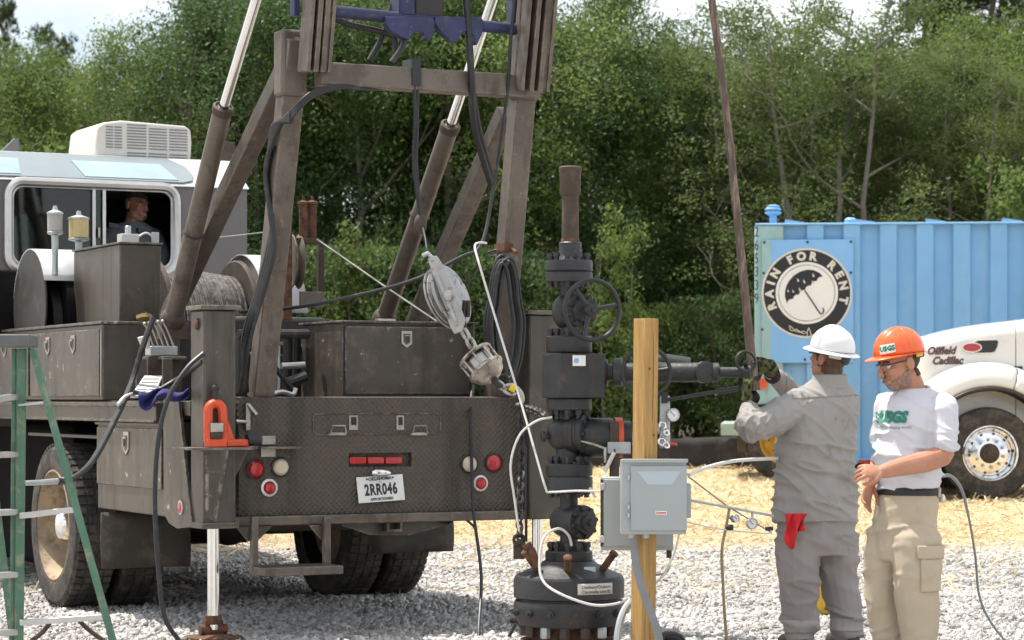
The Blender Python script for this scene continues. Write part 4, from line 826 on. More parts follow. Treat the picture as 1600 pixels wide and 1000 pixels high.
# hanging catch on the tailgate and hinge bracket
a = TV(386, 672, -.01); b = TV(386, 630, -.01); MB().box(a.x - .014, a.x + .014, -.03, 0, a.z, b.z).beam((a.x, -.03, b.z - .01), (a.x + .04, -.06, b.z - .07), .02, .02).tube([(a.x - .07, -.02, a.z + .05), (a.x, -.03, a.z + .05)], .011, 8).build('spring_catch', 'bare_steel', tg, bevel=.002)
x0, x1, z0, z1 = rect(407, 714, 430, 681, 0); hb = MB().box(x0, x1, -.008, 0, (z0 + z1) / 2 + .01, z1).box(x0, x1, -.008, 0, z0, (z0 + z1) / 2 - .012).build('hinge_plate', 'bare_steel', tg, bevel=.002)
a = TV(400, 700, -.02); b = TV(463, 698, -.02); MB().box(a.x, b.x, -.10, -.002, a.z - .006, a.z + .008).build('hinge_leaf', 'mast_paint', tg, bevel=.002)

# ---------------------------------------------------------------- hoses, cables and lines of the truck
def hose(name, pts, r, m='rubber_hose', res=6, n=8, parent=T): return MB().tube(pts, r, n, res=res).build(name, m, parent)
for k in range(4):
    o = .018 * k; hose('leg_hose', [TV(456, 176 + 4 * k, vr + .06), TV(436 - 3 * k, 198, (vr - .24) / 2 + o), TV(416 + 2 * k, 262, -.24 + o), TV(422 + 2 * k, 330, -.26 + o), TV(428 - 3 * k, 390, -.27 + o), TV(410 - 3 * k, 460, -.2 + o), TV(390 - 3 * k, 530, -.12 + o), TV(376 + 3 * k, 612, .04 + o)], .017)
for k in range(4):
    o = 3 * k; hose('mast_hose', [TV(455, 175 + 4 * k, vr + .06), TV(470, 158 + 3 * k, vr - .02), TV(492, 142 + o * .8, vr - .03), TV(530, 134 + o * .4, vr - .02), TV(575, 136 + o * .4, vr + .02), TV(606, 128 + o, vr + .1)], .010)
hose('mast_hose', [TV(515, 24, vr + .1), TV(545, 38, vr + .1), TV(590, 48, vr + .1), TV(615, 58, vr + .08), TV(618, 90, vr + .08)], .018); hose('mast_hose', [TV(577, 95, vr + .1), TV(600, 50, vr + .1), TV(625, -40, vr + .1)], .018); hose('mast_hose', [TV(612, 98, vr), TV(630, 70, vr), TV(632, 40, vr)], .018)
hose('mast_hose', [TV(726, -30, vr - .05), TV(733, 60, vr - .05), TV(737, 130, vr - .03), TV(742, 200, vr + .1), TV(768, 290, vr + .3)], .022); hose('mast_hose', [TV(738, 135, vr), TV(748, 200, vr + .1), TV(772, 285, vr + .3)], .020)
tb('strap', 'black_paint', (TV(642, 110, vr).x, TV(656, 110, vr).x, vr - .018, vr + .12, TV(648, 134, vr).z, TV(648, 92, vr).z), .002)
hose('hanging_line', [TV(647, 132, vr), TV(649, 190, vr), TV(647, 260, vr + .05), TV(658, 345, vr + .1)], .012); hose('hanging_line', [TV(653, 132, vr), TV(652, 200, vr), TV(651, 260, vr + .05), TV(658, 345, vr + .1)], .010)
MB().sph(TV(657, 350, vr + .1), (.04, .03, .06)).build('hook', 'brown_iron', T); hose('hanging_line', [TV(660, 352, vr + .1), TV(665, 375, vr - .1), TV(668, 398, vr - .3)], .006)
hose('rope', [TV(808, -30, vr - .1), TV(798, 60, vr - .08), TV(792, 150, vr), TV(770, 300, vr + .1), TV(752, 382, vr), TV(720, 402, vr), TV(640, 440, vr + .1), TV(520, 470, vr + .15), TV(440, 483, .0), TV(374, 487, -.05)], .011)
# coil of hose hung on the right leg
for k in range(7):
    cx = 790 + (k % 3 - 1) * 5; wd = 27 - 1.6 * k; t_ = .012 * k; P = []
    for i in range(20):
        a_ = 2 * math.pi * i / 20; P.append(TV(cx + wd * math.sin(a_) * (1 if math.cos(a_) < .3 else .8), 500 - (100 - 2 * k) * math.cos(a_) + random.uniform(-2, 2), -.15 - t_))
    MB().tube(P, .0125, 7, closed=True, res=2).build('coiled_hose', 'rubber_hose', T)
p = TV(793, 388, -.12); MB().box(p.x - .03, p.x + .03, -.14, 0, p.z - .02, p.z + .03).cyl((p.x + .02, -.14, p.z), (p.x + .02, -.20, p.z - .03), .012).build('hose_hook', 'rust', T); MB().ring(TU(787, 395, URg), (0, .2, 1), .10, .008, 20, 6).build('leg_band', 'rubber_hose', T)
# lines dropping to the ground
hose('black_hose', [TV(240, 495, .4), TV(222, 545, .35), TV(205, 600, .3), TV(180, 655, -.1), TV(145, 720, -.6), TV(112, 749, -1.0), TV(92, 752, -1.1)], .018); MB().tube([TV(108, 750, -1.02), TV(88, 752, -1.1), TV(62, 754, -1.2), TV(35, 755, -1.3)], [.018, .016, .014, .013], 8).build('hose_wand', 'galv', T)
hose('black_cable', [TV(318, 552, -.24), TV(290, 578, -.26), TV(262, 625, -.28), TV(247, 690, -.3), TV(242, 780, -.3), TV(247, 880, -.3), TV(256, 960, -.3), TV(276, 996, -.3), TV(285, 1003, -.32)], .014); hose('black_cable', [TV(316, 565, -.2), TV(280, 590, .1), TV(235, 615, .1), TV(208, 612, .12)], .013)
hose('black_cable', [TV(738, 602, vA - .1), TV(735, 650, -.03), TV(737, 720, -.03), TV(740, 800, -.1), TV(752, 900, -.3), TV(748, 990, -.6), TV(756, 1016, -.65), TV(785, 1008, -.7), TV(806, 975, -.75)], .010)
hose('wire_line', [TV(495, 374, .95), TV(590, 440, .55), TV(682, 502, .18)], .006, 'bare_steel', 1); hose('cab_wire', [TV(330, 372, 3.5), TV(386, 366, 3.5), TV(455, 358, 3.0)], .004, 'bare_steel', 1)
hose('bumper_wire', [TV(680, 812, .0), TV(700, 818, .0), TV(718, 806, 0), TV(740, 822, .1), TV(745, 828, .1)], .008)
hose('deck_hose', [TV(184, 632, -.0), TV(198, 618, .1), TV(225, 612, .2), TV(250, 606, .3)], .009, 'white_cable')
# ---------------------------------------------------------------- the wellhead (valve tree)
WD = 13.2; WK = F / WD; WX = (888 - 800) / WK
WH = thing('wellhead', 'tall dark grey wellhead valve stack with flanges and handwheels behind the wooden post', 'wellhead', (WX, WD, 0))
def wz(py): return CH + (HY - py) / WK
def wx(px): return (px - 888) / WK
def stack(name, rows, m='tree_iron', n=32, cx=889, parent=WH, ang=35):
    return MB().lathe([(hw / WK, wz(y)) for y, hw in rows], (wx(cx), 0, 0), (0, 0, 1), n).build(name, m, parent, ang=ang)
def bolts(y0, y1, r, cnt, br, cx=889, m='tree_iron', ph=.2, y=0):
    o = None
    for k in range(cnt):
        a = 2 * math.pi * k / cnt + ph; p = Vector((wx(cx) + r / WK * math.cos(a), y + r / WK * math.sin(a), 0))
        MB().lathe([(br / WK * .7, wz(y0)), (br / WK * .7, wz((y0 + y1) / 2)), (br / WK, wz((y0 + y1) / 2) + .0005), (br / WK, wz(y1))][:4], p, (0, 0, 1), 6).build('bolt', m, WH)
stack('top_collar', [(306, 14), (303, 16), (270, 17), (267, 18), (262, 18), (260, 16)], 'brown_iron', cx=891); stack('tubing', [(376, 13.5), (304, 13)], 'brown_iron', cx=891); stack('rust_ring', [(379, 13), (379, 14.5), (373, 14.5), (373, 13)], 'rust', cx=891)
stack('adapter', [(408, 25), (402, 21), (395, 18), (392, 18), (390, 17.5), (380, 18), (378, 16)], 'tree_iron', cx=891)
stack('flange', [(424, 36), (423, 37), (409, 37), (407, 36)]); stack('flange', [(441, 36), (440, 37), (427, 37), (425, 35)]); stack('gasket', [(427, 33), (423, 33)], 'black_paint'); bolts(408, 396, 29, 10, 5.5); bolts(449, 440, 29, 10, 5)
stack('neck', [(530, 15), (520, 13), (450, 13), (441, 18)])
# gate valve body lying across with bonnet and handwheel
def valve(cy, body, bonnet, wheel, d, name='gate_valve'):
    g = thing(name, None, None); g.parent = WH; d = Vector(d).normalized(); c = Vector((wx(889), 0, wz(cy)))
    r, back, fr = [q / WK for q in body]
    MB().lathe([(r * .55, -back - .012), (r * .9, -back), (r, -back + .02), (r, fr)], c, d, 28).build('body', 'tree_iron', g, ang=40)
    br, b0, b1 = [q / WK for q in bonnet]
    MB().lathe([(br * .8, b0 - .01), (br, b0), (br, b0 + (b1 - b0) * .45), (br * .72, b0 + (b1 - b0) * .5), (br * .66, b1), (br * .35, b1 + .004)], c, d, 26).build('bonnet', 'tree_iron', g)
    a = d.orthogonal().normalized(); b = d.cross(a)
    for k in range(8):
        t_ = 2 * math.pi * k / 8 + .3; p = c + (a * math.cos(t_) + b * math.sin(t_)) * br * .84; MB().cyl(p + d * (b0 + (b1 - b0) * .3), p + d * (b0 + (b1 - b0) * .72), .013, n=6).build('bolt', 'tree_iron', g)
    if wheel:
        R_, off = wheel[0] / WK, wheel[1] / WK; h = c + d * off; w_ = MB().ring(h, d, R_, .0125, 44, 10).build('handwheel', 'black_paint', g)
        for k in range(3):
            t_ = 2 * math.pi * k / 3 + wheel[2]; e = h + (a * math.cos(t_) + b * math.sin(t_)) * R_; MB().tube([h - d * .02, h.lerp(e, .35) - d * .02, e], [.017, .013, .010], 8, res=3).build('spoke', 'black_paint', w_)
        MB().lathe([(.03, -.035), (.034, -.02), (.034, .012), (.012, .02), (.012, .035)], h - d * .01, d, 16).build('hub', 'black_paint', w_); MB().cyl(c + d * b1, h, .018, n=12).build('stem', 'bare_steel', g)
    return g
valve(487, (20, 22, 38), (26, 36, 60), (46, 84, .5), (.40, -.91, .0))
MB().sph((wx(887), 0, wz(487)), (.085, .075, .10), 20, 12).build('valve_core', 'tree_iron', WH)
stack('flange', [(551, 35), (549, 36), (527, 36), (525, 34)]); bolts(526, 514, 29, 10, 5.5)
# square block with chamfered edges
blk = []; h = 49 / WK
blk_r = [(-1, -.45), (-.45, -1), (1, -.7), (1, .7), (.5, 1), (-.5, 1), (-1, .6)]
ib = MB().prism([(wx(896) + x * h * .98, y * h * .95, wz(622)) for x, y in blk_r], (0, 0, wz(553) - wz(622))).build('valve_block', 'tree_iron', WH, bevel=.006)
c = Vector((wx(909), -h * .95 - .0, wz(565))); n_ = Vector((.207, -.978, 0)); a, b = Vector((.979, .203, 0)), Vector((0, 0, 1))
c = Vector((wx(896), 0, wz(564))) + Vector((-.45 * h * .98, -h * .95, 0)).lerp(Vector((h * .98, -.7 * h * .95, 0)), .42); n_ = Vector((.196, -.98, 0)); a = Vector((.98, .196, 0))
tgp = MB().prism([c + n_ * .001 + a * x + b * z for x, z in ((-.035, -.028), (.035, -.028), (.035, .028), (-.035, .028))], n_ * .002).build('tag', 'sign_white', ib); MB().lathe([(.014, 0), (.014, .001)], c + n_ * .003 - a * .015, n_, 14).build('tag_mark', 'sign_blue', ib)
stack('flange', [(641, 34), (639, 35.5), (624, 35.5), (621, 33)]); bolts(655, 640, 28, 10, 5.5); stack('neck', [(662, 20), (640, 18)])
# lower cross: ball body with side outlets
MB().sph((wx(884), 0, wz(678)), (30 / WK, 28 / WK, 29 / WK), 24, 14).build('cross_body', 'tree_iron', WH)
MB().lathe([(.02, -.135), (.03, -.13), (.03, -.115), (.016, -.11), (.016, -.09)], (wx(884), 0, wz(682)), (1, .25, 0), 12).build('plug', 'tree_iron', WH)
stack('neck', [(722, 23), (712, 18), (700, 18), (690, 20)], cx=887)
dx = Vector((.93, -.36, .02)).normalized(); cc0 = Vector((wx(884), 0, wz(678)))
MB().lathe([(.098, .02), (.105, .03), (.105, .065), (.098, .07), (.098, .085), (.105, .09), (.105, .115), (.09, .12)], cc0, dx, 30).build('outlet_flange', 'tree_iron', WH)
for k in range(8):
    t_ = 2 * math.pi * k / 8; a = dx.orthogonal().normalized(); b = dx.cross(a); p = cc0 + (a * math.cos(t_) + b * math.sin(t_)) * .085 + dx * .01; MB().cyl(p, p + dx * .125, .011, n=6).build('bolt', 'tree_iron', WH)
dw = Vector((1, .06, .0)).normalized(); c1 = Vector((wx(906), 0, wz(684)))
MB().lathe([(.095, 0), (.105, .02), (.105, .16), (.10, .175), (.088, .18), (.088, .27)], c1, dw, 30).build('wing_barrel', 'tree_iron', WH); MB().lathe([(.107, .185), (.107, .225)], c1, dw, 30).build('red_band', 'red_clamp', WH)
MB().box(wx(952), wx(966), -.10, -.06, wz(698), wz(658)).cyl((wx(959), -.08, wz(700)), (wx(959), -.08, wz(745)), .026).build('needle_valve', 'brown_iron', WH, bevel=.004); MB().box(wx(948), wx(984), -.105, -.07, wz(708), wz(690)).build('valve_bar', 'galv', WH, bevel=.003)
MB().tube([(wx(905), -.12, wz(688)), (wx(925), -.14, wz(693)), (wx(944), -.13, wz(700))], .006, 6).cyl((wx(944), -.13, wz(722)), (wx(944), -.13, wz(698)), .008).build('bleed_line', 'bare_steel', WH)
MB().tube([(wx(958), -.13, wz(706)), (wx(950), -.14, wz(722)), (wx(943), -.14, wz(736))], .011, 8).build('tie', 'white_cable', WH)
# pair of flanges, valve without wheel, lower flange
stack('flange', [(743, 36), (741, 37), (726, 37), (724, 35)]); stack('flange', [(770, 34), (768, 37), (747, 37), (745, 36)]); stack('gasket', [(747, 33), (743, 33)], 'black_paint'); bolts(725, 713, 29, 10, 5.5); bolts(777, 769, 29, 10, 5); stack('neck', [(862, 16), (850, 14), (778, 14), (770, 16)], cx=889)
valve(815, (24, 22, 30), (27, 26, 46), None, (.62, -.78, .0)); MB().lathe([(.045, .15), (.045, .175), (.02, .18), (.02, .20)], (wx(889), 0, wz(815)), (.62, -.78, 0), 18).build('stem_cap', 'tree_iron', WH)
stack('flange', [(878, 36), (876, 37), (862, 37), (860, 35)]); bolts(862, 847, 29, 10, 6)
stack('bonnet_cone', [(903, 86), (899, 84), (880, 44), (876, 40)], 'tree_iron', 48); ud = stack('upper_drum', [(934, 82), (932, 86.5), (906, 86.5), (901, 85)], n=56); stack('drum_groove', [(939, 80), (931, 80)], 'black_paint', 56); stack('lower_drum', [(975, 78), (962, 84), (950, 86.5), (941, 86.5), (937, 84)], n=56); stack('casing_base', [(1040, 60), (1000, 60), (990, 56), (972, 56)], 'rust', 40); stack('bottom_flange', [(1046, 78), (1003, 78), (998, 76)], 'rust', 48)
for k in range(14):
    a = 2 * math.pi * k / 14 + .1; p = Vector((wx(889) + .238 * math.cos(a), .238 * math.sin(a), 0)); MB().lathe([(.026, wz(992)), (.028, wz(990)), (.028, wz(976)), (.02, wz(973))], p, (0, 0, 1), 6).build('stud_nut', 'galv' if k % 3 == 0 else 'brown_iron', WH)
    d = Vector((math.cos(a + .22), math.sin(a + .22), 0)); p = Vector((wx(889), 0, wz(954))) + d * (86 / WK); MB().lathe([(.022, -.01), (.022, .012), (.012, .014), (.012, .024)], p, d, 6).build('lock_screw', 'tree_iron', WH)
for ang_, ln, nm in ((-2.55, .13, 'lifting_eye'), (-.55, .12, 'lifting_eye'), (-1.62, .10, 'lifting_eye')):
    d = Vector((math.cos(ang_), math.sin(ang_), 1.25)).normalized(); p = Vector((wx(889) + .19 * math.cos(ang_), .19 * math.sin(ang_), wz(893))); MB().lathe([(.019, 0), (.019, ln), (.023, ln + .004), (.023, ln + .02), (.016, ln + .024)], p, d, 14).build(nm, 'rust', WH)
# printed label wrapped on the upper drum
def wrap(a, z, r=86.5 / WK + .0015): return Vector((wx(889) + r * math.sin(a), -r * math.cos(a), z))
rows = [[wrap(.13 + .72 * i / 14, z) for i in range(15)] for z in (wz(923), wz(906))]
lb = MB().sheet(rows).build('label', 'sign_cream', ud, solid=.001)
lt = MB()
for s, z in (('Denbury/Onshore', wz(911.5)), ('Citronelle Unit B2', wz(919))):
    vs_, fs_ = text_data(s, .0235, bold=.0004); lt.add([wrap(.50 + v.x / (86.5 / WK), z + v.y, 86.5 / WK + .0030) for v in vs_], fs_)
lt.build('label_text', 'print_dark', lb, smooth=False)
p = Vector((wx(920), -.165, wz(889))); MB().prism([p + Vector(q) for q in ((-.03, -.03, -.02), (.03, -.02, -.02), (.03, .01, .02), (-.03, 0, .02))], (0, -.002, .002)).build('stamp_plate', 'galv', WH)
# upper wing towards the right: spool, gate valve with wheel, pipe, tee
d2 = Vector((1, -.12, .0)).normalized(); c2 = Vector((wx(940), 0, wz(582))); px2m = lambda p: (p - 940) / WK
MB().lathe([(.07, 0), (.07, .03), (.045, .035), (.045, px2m(958)), (.075, px2m(960)), (.075, px2m(972)), (.05, px2m(973)), (.05, px2m(1000))], c2, d2, 26).build('wing_spool', 'tree_iron', WH)
MB().lathe([(.06, px2m(1000)), (.085, px2m(1004)), (.085, px2m(1022)), (.06, px2m(1026)), (.05, px2m(1046)), (.052, px2m(1050)), (.052, px2m(1104)), (.045, px2m(1106)), (.045, px2m(1112)), (.05, px2m(1114)), (.05, px2m(1122)), (.028, px2m(1125)), (.028, px2m(1158)), (.036, px2m(1160)), (.036, px2m(1172))], c2, d2, 28).build('wing_pipe', 'tree_iron', WH)
h = c2 + d2 * px2m(1007) + Vector((0, -.20, 0)); hd = Vector((.10, -1, .02)).normalized(); hw = MB().ring(h, hd, 37 / WK, .011, 40, 9).build('handwheel', 'black_paint', WH)
a = hd.orthogonal().normalized(); b = hd.cross(a)
for k in range(3): e = h + (a * math.cos(2.1 * k + .4) + b * math.sin(2.1 * k + .4)) * (37 / WK); MB().tube([h, h.lerp(e, .4) + Vector((0, .02, 0)), e], .010, 7, res=3).build('spoke', 'black_paint', hw)
MB().cyl(c2 + d2 * px2m(1010), h, .045, .02).build('bonnet', 'tree_iron', WH); MB().lathe([(.058, 0), (.058, .05), (.05, .055)], c2 + d2 * px2m(1098), (.25, -.95, 0), 26).build('end_cap', 'tree_iron', WH)
MB().sph(c2 + d2 * px2m(1030) + Vector((0, .05, .06)), (.08, .06, .04)).cyl(c2 + d2 * px2m(1040) + Vector((0, .05, .05)), c2 + d2 * px2m(1078) + Vector((0, .05, .03)), .05).build('rear_elbow', 'black_paint', WH)
h = c2 + d2 * px2m(1163) + Vector((0, -.05, .055)); MB().ring(h, (.3, -.9, .2), .055, .008, 24, 7).cyl(h + Vector((0, .06, -.03)), h, .012).build('small_wheel', 'black_paint', WH)
# ball-valve lever, gauge string
MB().box(wx(1030), wx(1046), -.06, -.02, wz(700), wz(618)).cyl((wx(1030), -.04, wz(668)), (wx(975), -.04, wz(690)), .03).build('gauge_manifold', 'galv', WH, bevel=.006)
MB().box(wx(1032), wx(1042), -.08, -.05, wz(630), wz(612)).tube([(wx(1040), -.07, wz(625)), (wx(1110), -.08, wz(613)), (wx(1150), -.085, wz(608))], [.010, .010, .010], 8).tube([(wx(1122), -.08, wz(612)), (wx(1152), -.085, wz(607.5))], .015, 10).build('lever', 'black_paint', WH)
def gauge(c, d, r, parent, stem):
    c = Vector(c); d = Vector(d).normalized(); g = MB().lathe([(r * .9, -.02), (r, -.015), (r, .006), (r * .92, .010), (r * .9, .004)], c, d, 26).build('gauge', 'galv', parent); MB().lathe([(r * .9, .0), (r * .9, .005)], c, d, 24).build('dial', 'gauge_face', g)
    a = Vector((0, 0, 1)); a = (a - d * a.dot(d)).normalized(); b = d.cross(a); mb = MB(); o = c + d * .0065; mb.beam(o - a * r * .2 - b * r * .2, o + a * r * .5 + b * r * .45, .003, .001, b)
    for k in range(9): t_ = R(-135 + 270 * k / 8); q = o + (a * math.cos(t_) + b * math.sin(t_)) * r * .72; mb.beam(q, q + (a * math.cos(t_) + b * math.sin(t_)) * r * .12, .003, .001, b)
    mb.build('dial_marks', 'print_dark', g, smooth=False); MB().cyl(c - d * .01, Vector(stem), .008, n=8).build('gauge_stem', 'galv', g)
gauge((wx(1050), -.09, wz(648)), (.25, -.95, .05), .036, WH, (wx(1040), -.05, wz(660)))
for x, y, r in ((1034, 664, .018), (1040, 676, .014), (1033, 690, .020), (1040, 695, .015)): MB().ring((wx(x), -.07, wz(y)), (.3, -.9, .2), r, .006, 18, 6).build('fitting', 'chrome', WH)
MB().cyl((wx(1044), -.06, wz(692)), (wx(1056), -.08, wz(694)), .007).build('red_tap', 'red_clamp', WH); MB().cyl((wx(1030), -.06, wz(712)), (wx(1042), -.06, wz(708)), .028).build('drain_plug', 'brown_iron', WH)
# shackles on the left lug
p = at(829, 846, 13.15); q = at(842, 880, 13.1)
MB().box(wx(802), wx(820), -.10, -.05, wz(872), wz(846)).build('lug_clamp', 'brown_iron', WH, bevel=.008)

# ---------------------------------------------------------------- block, load cell and chain strung from the truck
BD = 13.95
def bp_(x, y, dd=0): return at(x, y, BD + dd)
sb2 = thing('snatch_block', 'worn pale grey snatch block hanging in front of the rear toolbox', 'pulley block', bp_(700, 460))
o_ = bp_(700, 460)
def bl_(x, y, dd=0): return bp_(x, y, dd) - o_
ch_ = [(668, 402), (690, 404), (700, 412), (714, 424), (726, 448), (732, 480), (728, 502), (716, 516), (700, 520), (684, 505), (672, 470), (668, 440)]
axs = Vector((.80, -.48, .34)).normalized()
for k in (-.030, .030): MB().lathe([(.175, -.006), (.182, 0), (.175, .006)], bl_(699, 464) + axs * k, axs, 40).build('side_plate', 'sheave_gray', sb2)
MB().lathe([(.165, -.02), (.165, -.012), (.14, 0), (.165, .012), (.165, .02)], bl_(699, 464), axs, 36).build('sheave', 'sheave_gray', sb2)
MB().prism([bl_(x, y, -.13) for x, y in ((668, 404), (682, 399), (690, 410), (728, 500), (722, 518), (710, 522), (703, 510))], (0, .02, 0)).build('strap_plate', 'sheave_gray', sb2, bevel=.004)
MB().beam(bl_(683, 432, -.14), bl_(714, 508, -.14), .022, .02, (1, 0, 0)).build('strap_rib', 'sheave_gray', sb2, bevel=.003); MB().lathe([(.03, 0), (.03, .05), (.02, .055)], bl_(700, 462, -.12), (.1, -1, 0), 14).build('axle_nut', 'bare_steel', sb2)
MB().tube([bl_(726, 512), bl_(724, 490, -.04), bl_(726, 470, -.06), bl_(732, 470, -.05), bl_(731, 495, -.03)], .013, 8).build('gate_latch', 'brown_iron', sb2); MB().tube([bl_(660, 400), bl_(668, 396), bl_(676, 404)], .014, 8).build('top_eye', 'galv', sb2)
def chain(nm, pts, ll, r, m, lab, cat, root=None):
    P, _ = smooth_path([Vector(p) for p in pts], [0] * len(pts), 24); L_ = [0]
    for i in range(1, len(P)): L_.append(L_[-1] + (P[i] - P[i - 1]).length)
    n_ = max(2, int(L_[-1] / (ll * .70))); c = root or thing(nm, lab, cat, P[0])
    for k in range(n_):
        s = L_[-1] * (k + .5) / n_; i = max(1, next((j for j, l in enumerate(L_) if l >= s), len(L_) - 1)); p = P[i - 1]; d = (P[i] - P[i - 1]).normalized(); a = d.orthogonal().normalized(); a = a if k % 2 else d.cross(a); w_ = ll * .30; Q = []
        for t_ in range(12): q = 2 * math.pi * t_ / 12; Q.append(p + d * math.cos(q) * ll * .5 + a * math.sin(q) * w_ - (P[0] if root is None else Vector((0, 0, 0))))
        MB().tube(Q, r, 6, closed=True).build('link', m, c)
    return c
chain('shackle_link', [bp_(723, 515), bp_(735, 535), bp_(740, 545)], .075, .011, 'bare_steel', 'steel links joining the snatch block to the load cell', 'chain')
lc = thing('load_cell', 'round caged steel load cell slung below the snatch block', 'load cell', bp_(757, 574)); dl = Vector((.50, -.25, -.62)).normalized()
MB().lathe([(.085, -.10), (.105, -.095), (.108, -.085), (.10, -.078), (.07, -.078)], (0, 0, 0), dl, 30).build('end_ring', 'lead', lc); MB().lathe([(.075, -.07), (.08, -.06), (.08, .02), (.06, .025)], (0, 0, 0), dl, 26).build('core', 'bare_steel', lc); MB().lathe([(.098, .0), (.11, .008), (.11, .022), (.10, .03), (.085, .06), (.05, .085), (.02, .09)], (0, 0, 0), dl, 30).build('end_cap', 'lead', lc)
a = dl.orthogonal().normalized(); b = dl.cross(a)
for k in range(8): q = (a * math.cos(k * .785) + b * math.sin(k * .785)) * .096; MB().cyl(q - dl * .085, q + dl * .01, .008, n=8).build('cage_rod', 'lead', lc)
MB().tube([dl * .085, dl * .12, dl * .15], [.022, .016, .02], 8).build('swivel', 'dark_steel', lc)
chain('shackle_link', [bp_(775, 596), bp_(790, 608), bp_(806, 614)], .075, .010, 'bare_steel', 'short steel links below the load cell by the yellow tape', 'chain')
MB().tube([bp_(797, 604, -.02) - bp_(800, 605), bp_(806, 609, -.02) - bp_(800, 605)], .022, 8).build('tape', 'yellow_strap', put(thing('taped_hook', 'steel hook wrapped with yellow tape at the chain end', 'hook', bp_(800, 605)))); 
hk = bpy.data.objects['taped_hook']; MB().tube([bp_(x, y) - bp_(800, 605) for x, y in ((785, 606), (800, 602), (814, 614), (816, 628), (806, 632))], [.012, .014, .013, .011, .008], 8, res=4).build('hook_body', 'bare_steel', hk)
chain('chain', [bp_(817, 636, -.1), bp_(838, 643, -.4), bp_(852, 652, -.6)], .062, .009, 'dark_steel', 'short dark chain from the hook to the side of the wellhead', 'chain')
chain('chain', [bp_(813, 645, -.2), bp_(815, 720, -.3), bp_(812, 790, -.5), bp_(812, 846, -.7)], .062, .008, 'dark_steel', 'long dark chain hanging down beside the red tail lamp', 'chain')
MB().tube([bp_(x, y, -.75) - bp_(815, 700, -.75) for x, y in ((823, 700), (822, 780), (822, 846))], .008, 6).build('line', 'rubber_hose', thing('hanging_line', 'thin dark line hanging beside the long chain', 'line', bp_(815, 700, -.75)))
sh = thing('lifting_shackle', 'rusty steel shackle lying on the left lug of the wellhead', 'shackle', bp_(824, 860, -.85)); o2 = bp_(824, 860, -.85)
MB().tube([bp_(x, y, -.85) - o2 for x, y in ((803, 852), (812, 846), (818, 852), (832, 878), (836, 884))], .016, 8).build('bow', 'brown_iron', sh); MB().tube([bp_(x, y, -.9) - o2 for x, y in ((822, 850), (830, 862), (841, 886))], [.024, .026, .020], 10).build('pin', 'rust', sh); MB().ring((bp_(811, 843, -.85) - o2), (.2, -1, 0), .028, .009, 16, 6).build('eye', 'dark_steel', sh)
# pale conduit rod from the mast to the control box, white loop hoses
def line(nm, pts, r, m, lab, cat, res=6, n=8, flat=1.0):
    o = thing(nm, lab, cat, pts[0]); MB().tube([p - pts[0] for p in pts], r, n, res=res).build('run', m, o); return o
line('conduit_rod', [at(760, 380, 13.7), at(750, 379, 13.65), at(742, 384, 13.6), at(748, 410, 13.5), at(778, 510, 13.3), at(815, 632, 13.1), at(840, 720, 12.95), at(853, 764, 12.9), at(860, 769, 12.9), at(900, 767, 12.75), at(940, 768, 12.66)], .006, 'white_cable', 'thin pale conduit leaning from the coiled hose down to the grey boxes', 'conduit', 3)
line('tube_clip', [at(922, 762, 12.7), at(930, 778, 12.7)], .007, 'white_cable', 'small white clip on the pale conduit left of the boxes', 'clip', 0)
line('white_hose', [at(862, 652, 13.05), at(838, 658, 13), at(812, 680, 13), at(798, 725, 13), at(804, 780, 13), at(811, 830, 13)], .0062, 'white_cable', 'white hose arching down left of the wellhead beside the chain', 'hose')
line('white_hose', [at(893, 852, 12.95), at(888, 836, 12.9), at(872, 826, 12.85), at(850, 840, 12.8), at(843, 880, 12.75), at(850, 910, 12.7), at(880, 930, 12.62), at(925, 945, 12.6), at(960, 944, 12.6), at(982, 936, 12.6)], .007, 'white_cable', 'white hose looping low across the front of the wellhead', 'hose')

# ---------------------------------------------------------------- wooden post with the two electrical boxes
PD = 12.42; PK = F / PD
po = thing('wooden_post', 'squared yellow timber post standing in front of the wellhead', 'post', (at(1004, 900, PD).x, PD, 0))
rot = Matrix.Rotation(R(38), 3, 'Z'); hs = .0445; tpz = CH + (HY - 498) / PK; lean = .018; cor = [rot @ Vector(q) for q in ((-hs, -hs, 0), (hs, -hs, 0), (hs, hs, 0), (-hs, hs, 0))]
NR = 14; vs_ = []; 
for k in range(NR + 1):
    z = -.05 + (tpz + .05) * k / NR
    for q in cor: vs_.append((q.x + lean * k / NR, q.y, z))
fs_ = [(k * 4 + i, k * 4 + (i + 1) % 4, (k + 1) * 4 + (i + 1) % 4, (k + 1) * 4 + i) for k in range(NR) for i in range(4)] + [(3, 2, 1, 0), (NR * 4, NR * 4 + 1, NR * 4 + 2, NR * 4 + 3)]
MB().add(vs_, fs_).build('timber', 'post_wood', po, bevel=.003, ang=30)
fa = (cor[1] - cor[0]).normalized(); fn = Vector((fa.y, -fa.x, 0)); fb = (cor[0] - cor[3]).normalized(); fbn = Vector((fb.y, -fb.x, 0))
for z, t_, r_ in ((.95, .25, .011), (1.22, .7, .008), (.42, .4, .010), (1.55, .35, .007)):
    p = cor[0].lerp(cor[1], t_) + Vector((lean * z / tpz, 0, z)); MB().lathe([(r_, -.002), (r_ * .9, .0012), (r_ * .4, .0006), (.001, .0012)], p, fn, 12).build('knot', 'rust', po)
for z0, z1, t_ in ((.1, .75, .55), (1.05, 1.78, .62)):
    P0 = cor[0].lerp(cor[1], t_) + fn * -.0006; MB().tube([P0 + Vector((lean * z / tpz + .002 * math.sin(z * 9), 0, z)) for z in np.linspace(z0, z1, 9)], [.0004, .0014, .0018, .0022, .0022, .0018, .0016, .0012, .0004], 5).build('drying_crack', 'leather', po)
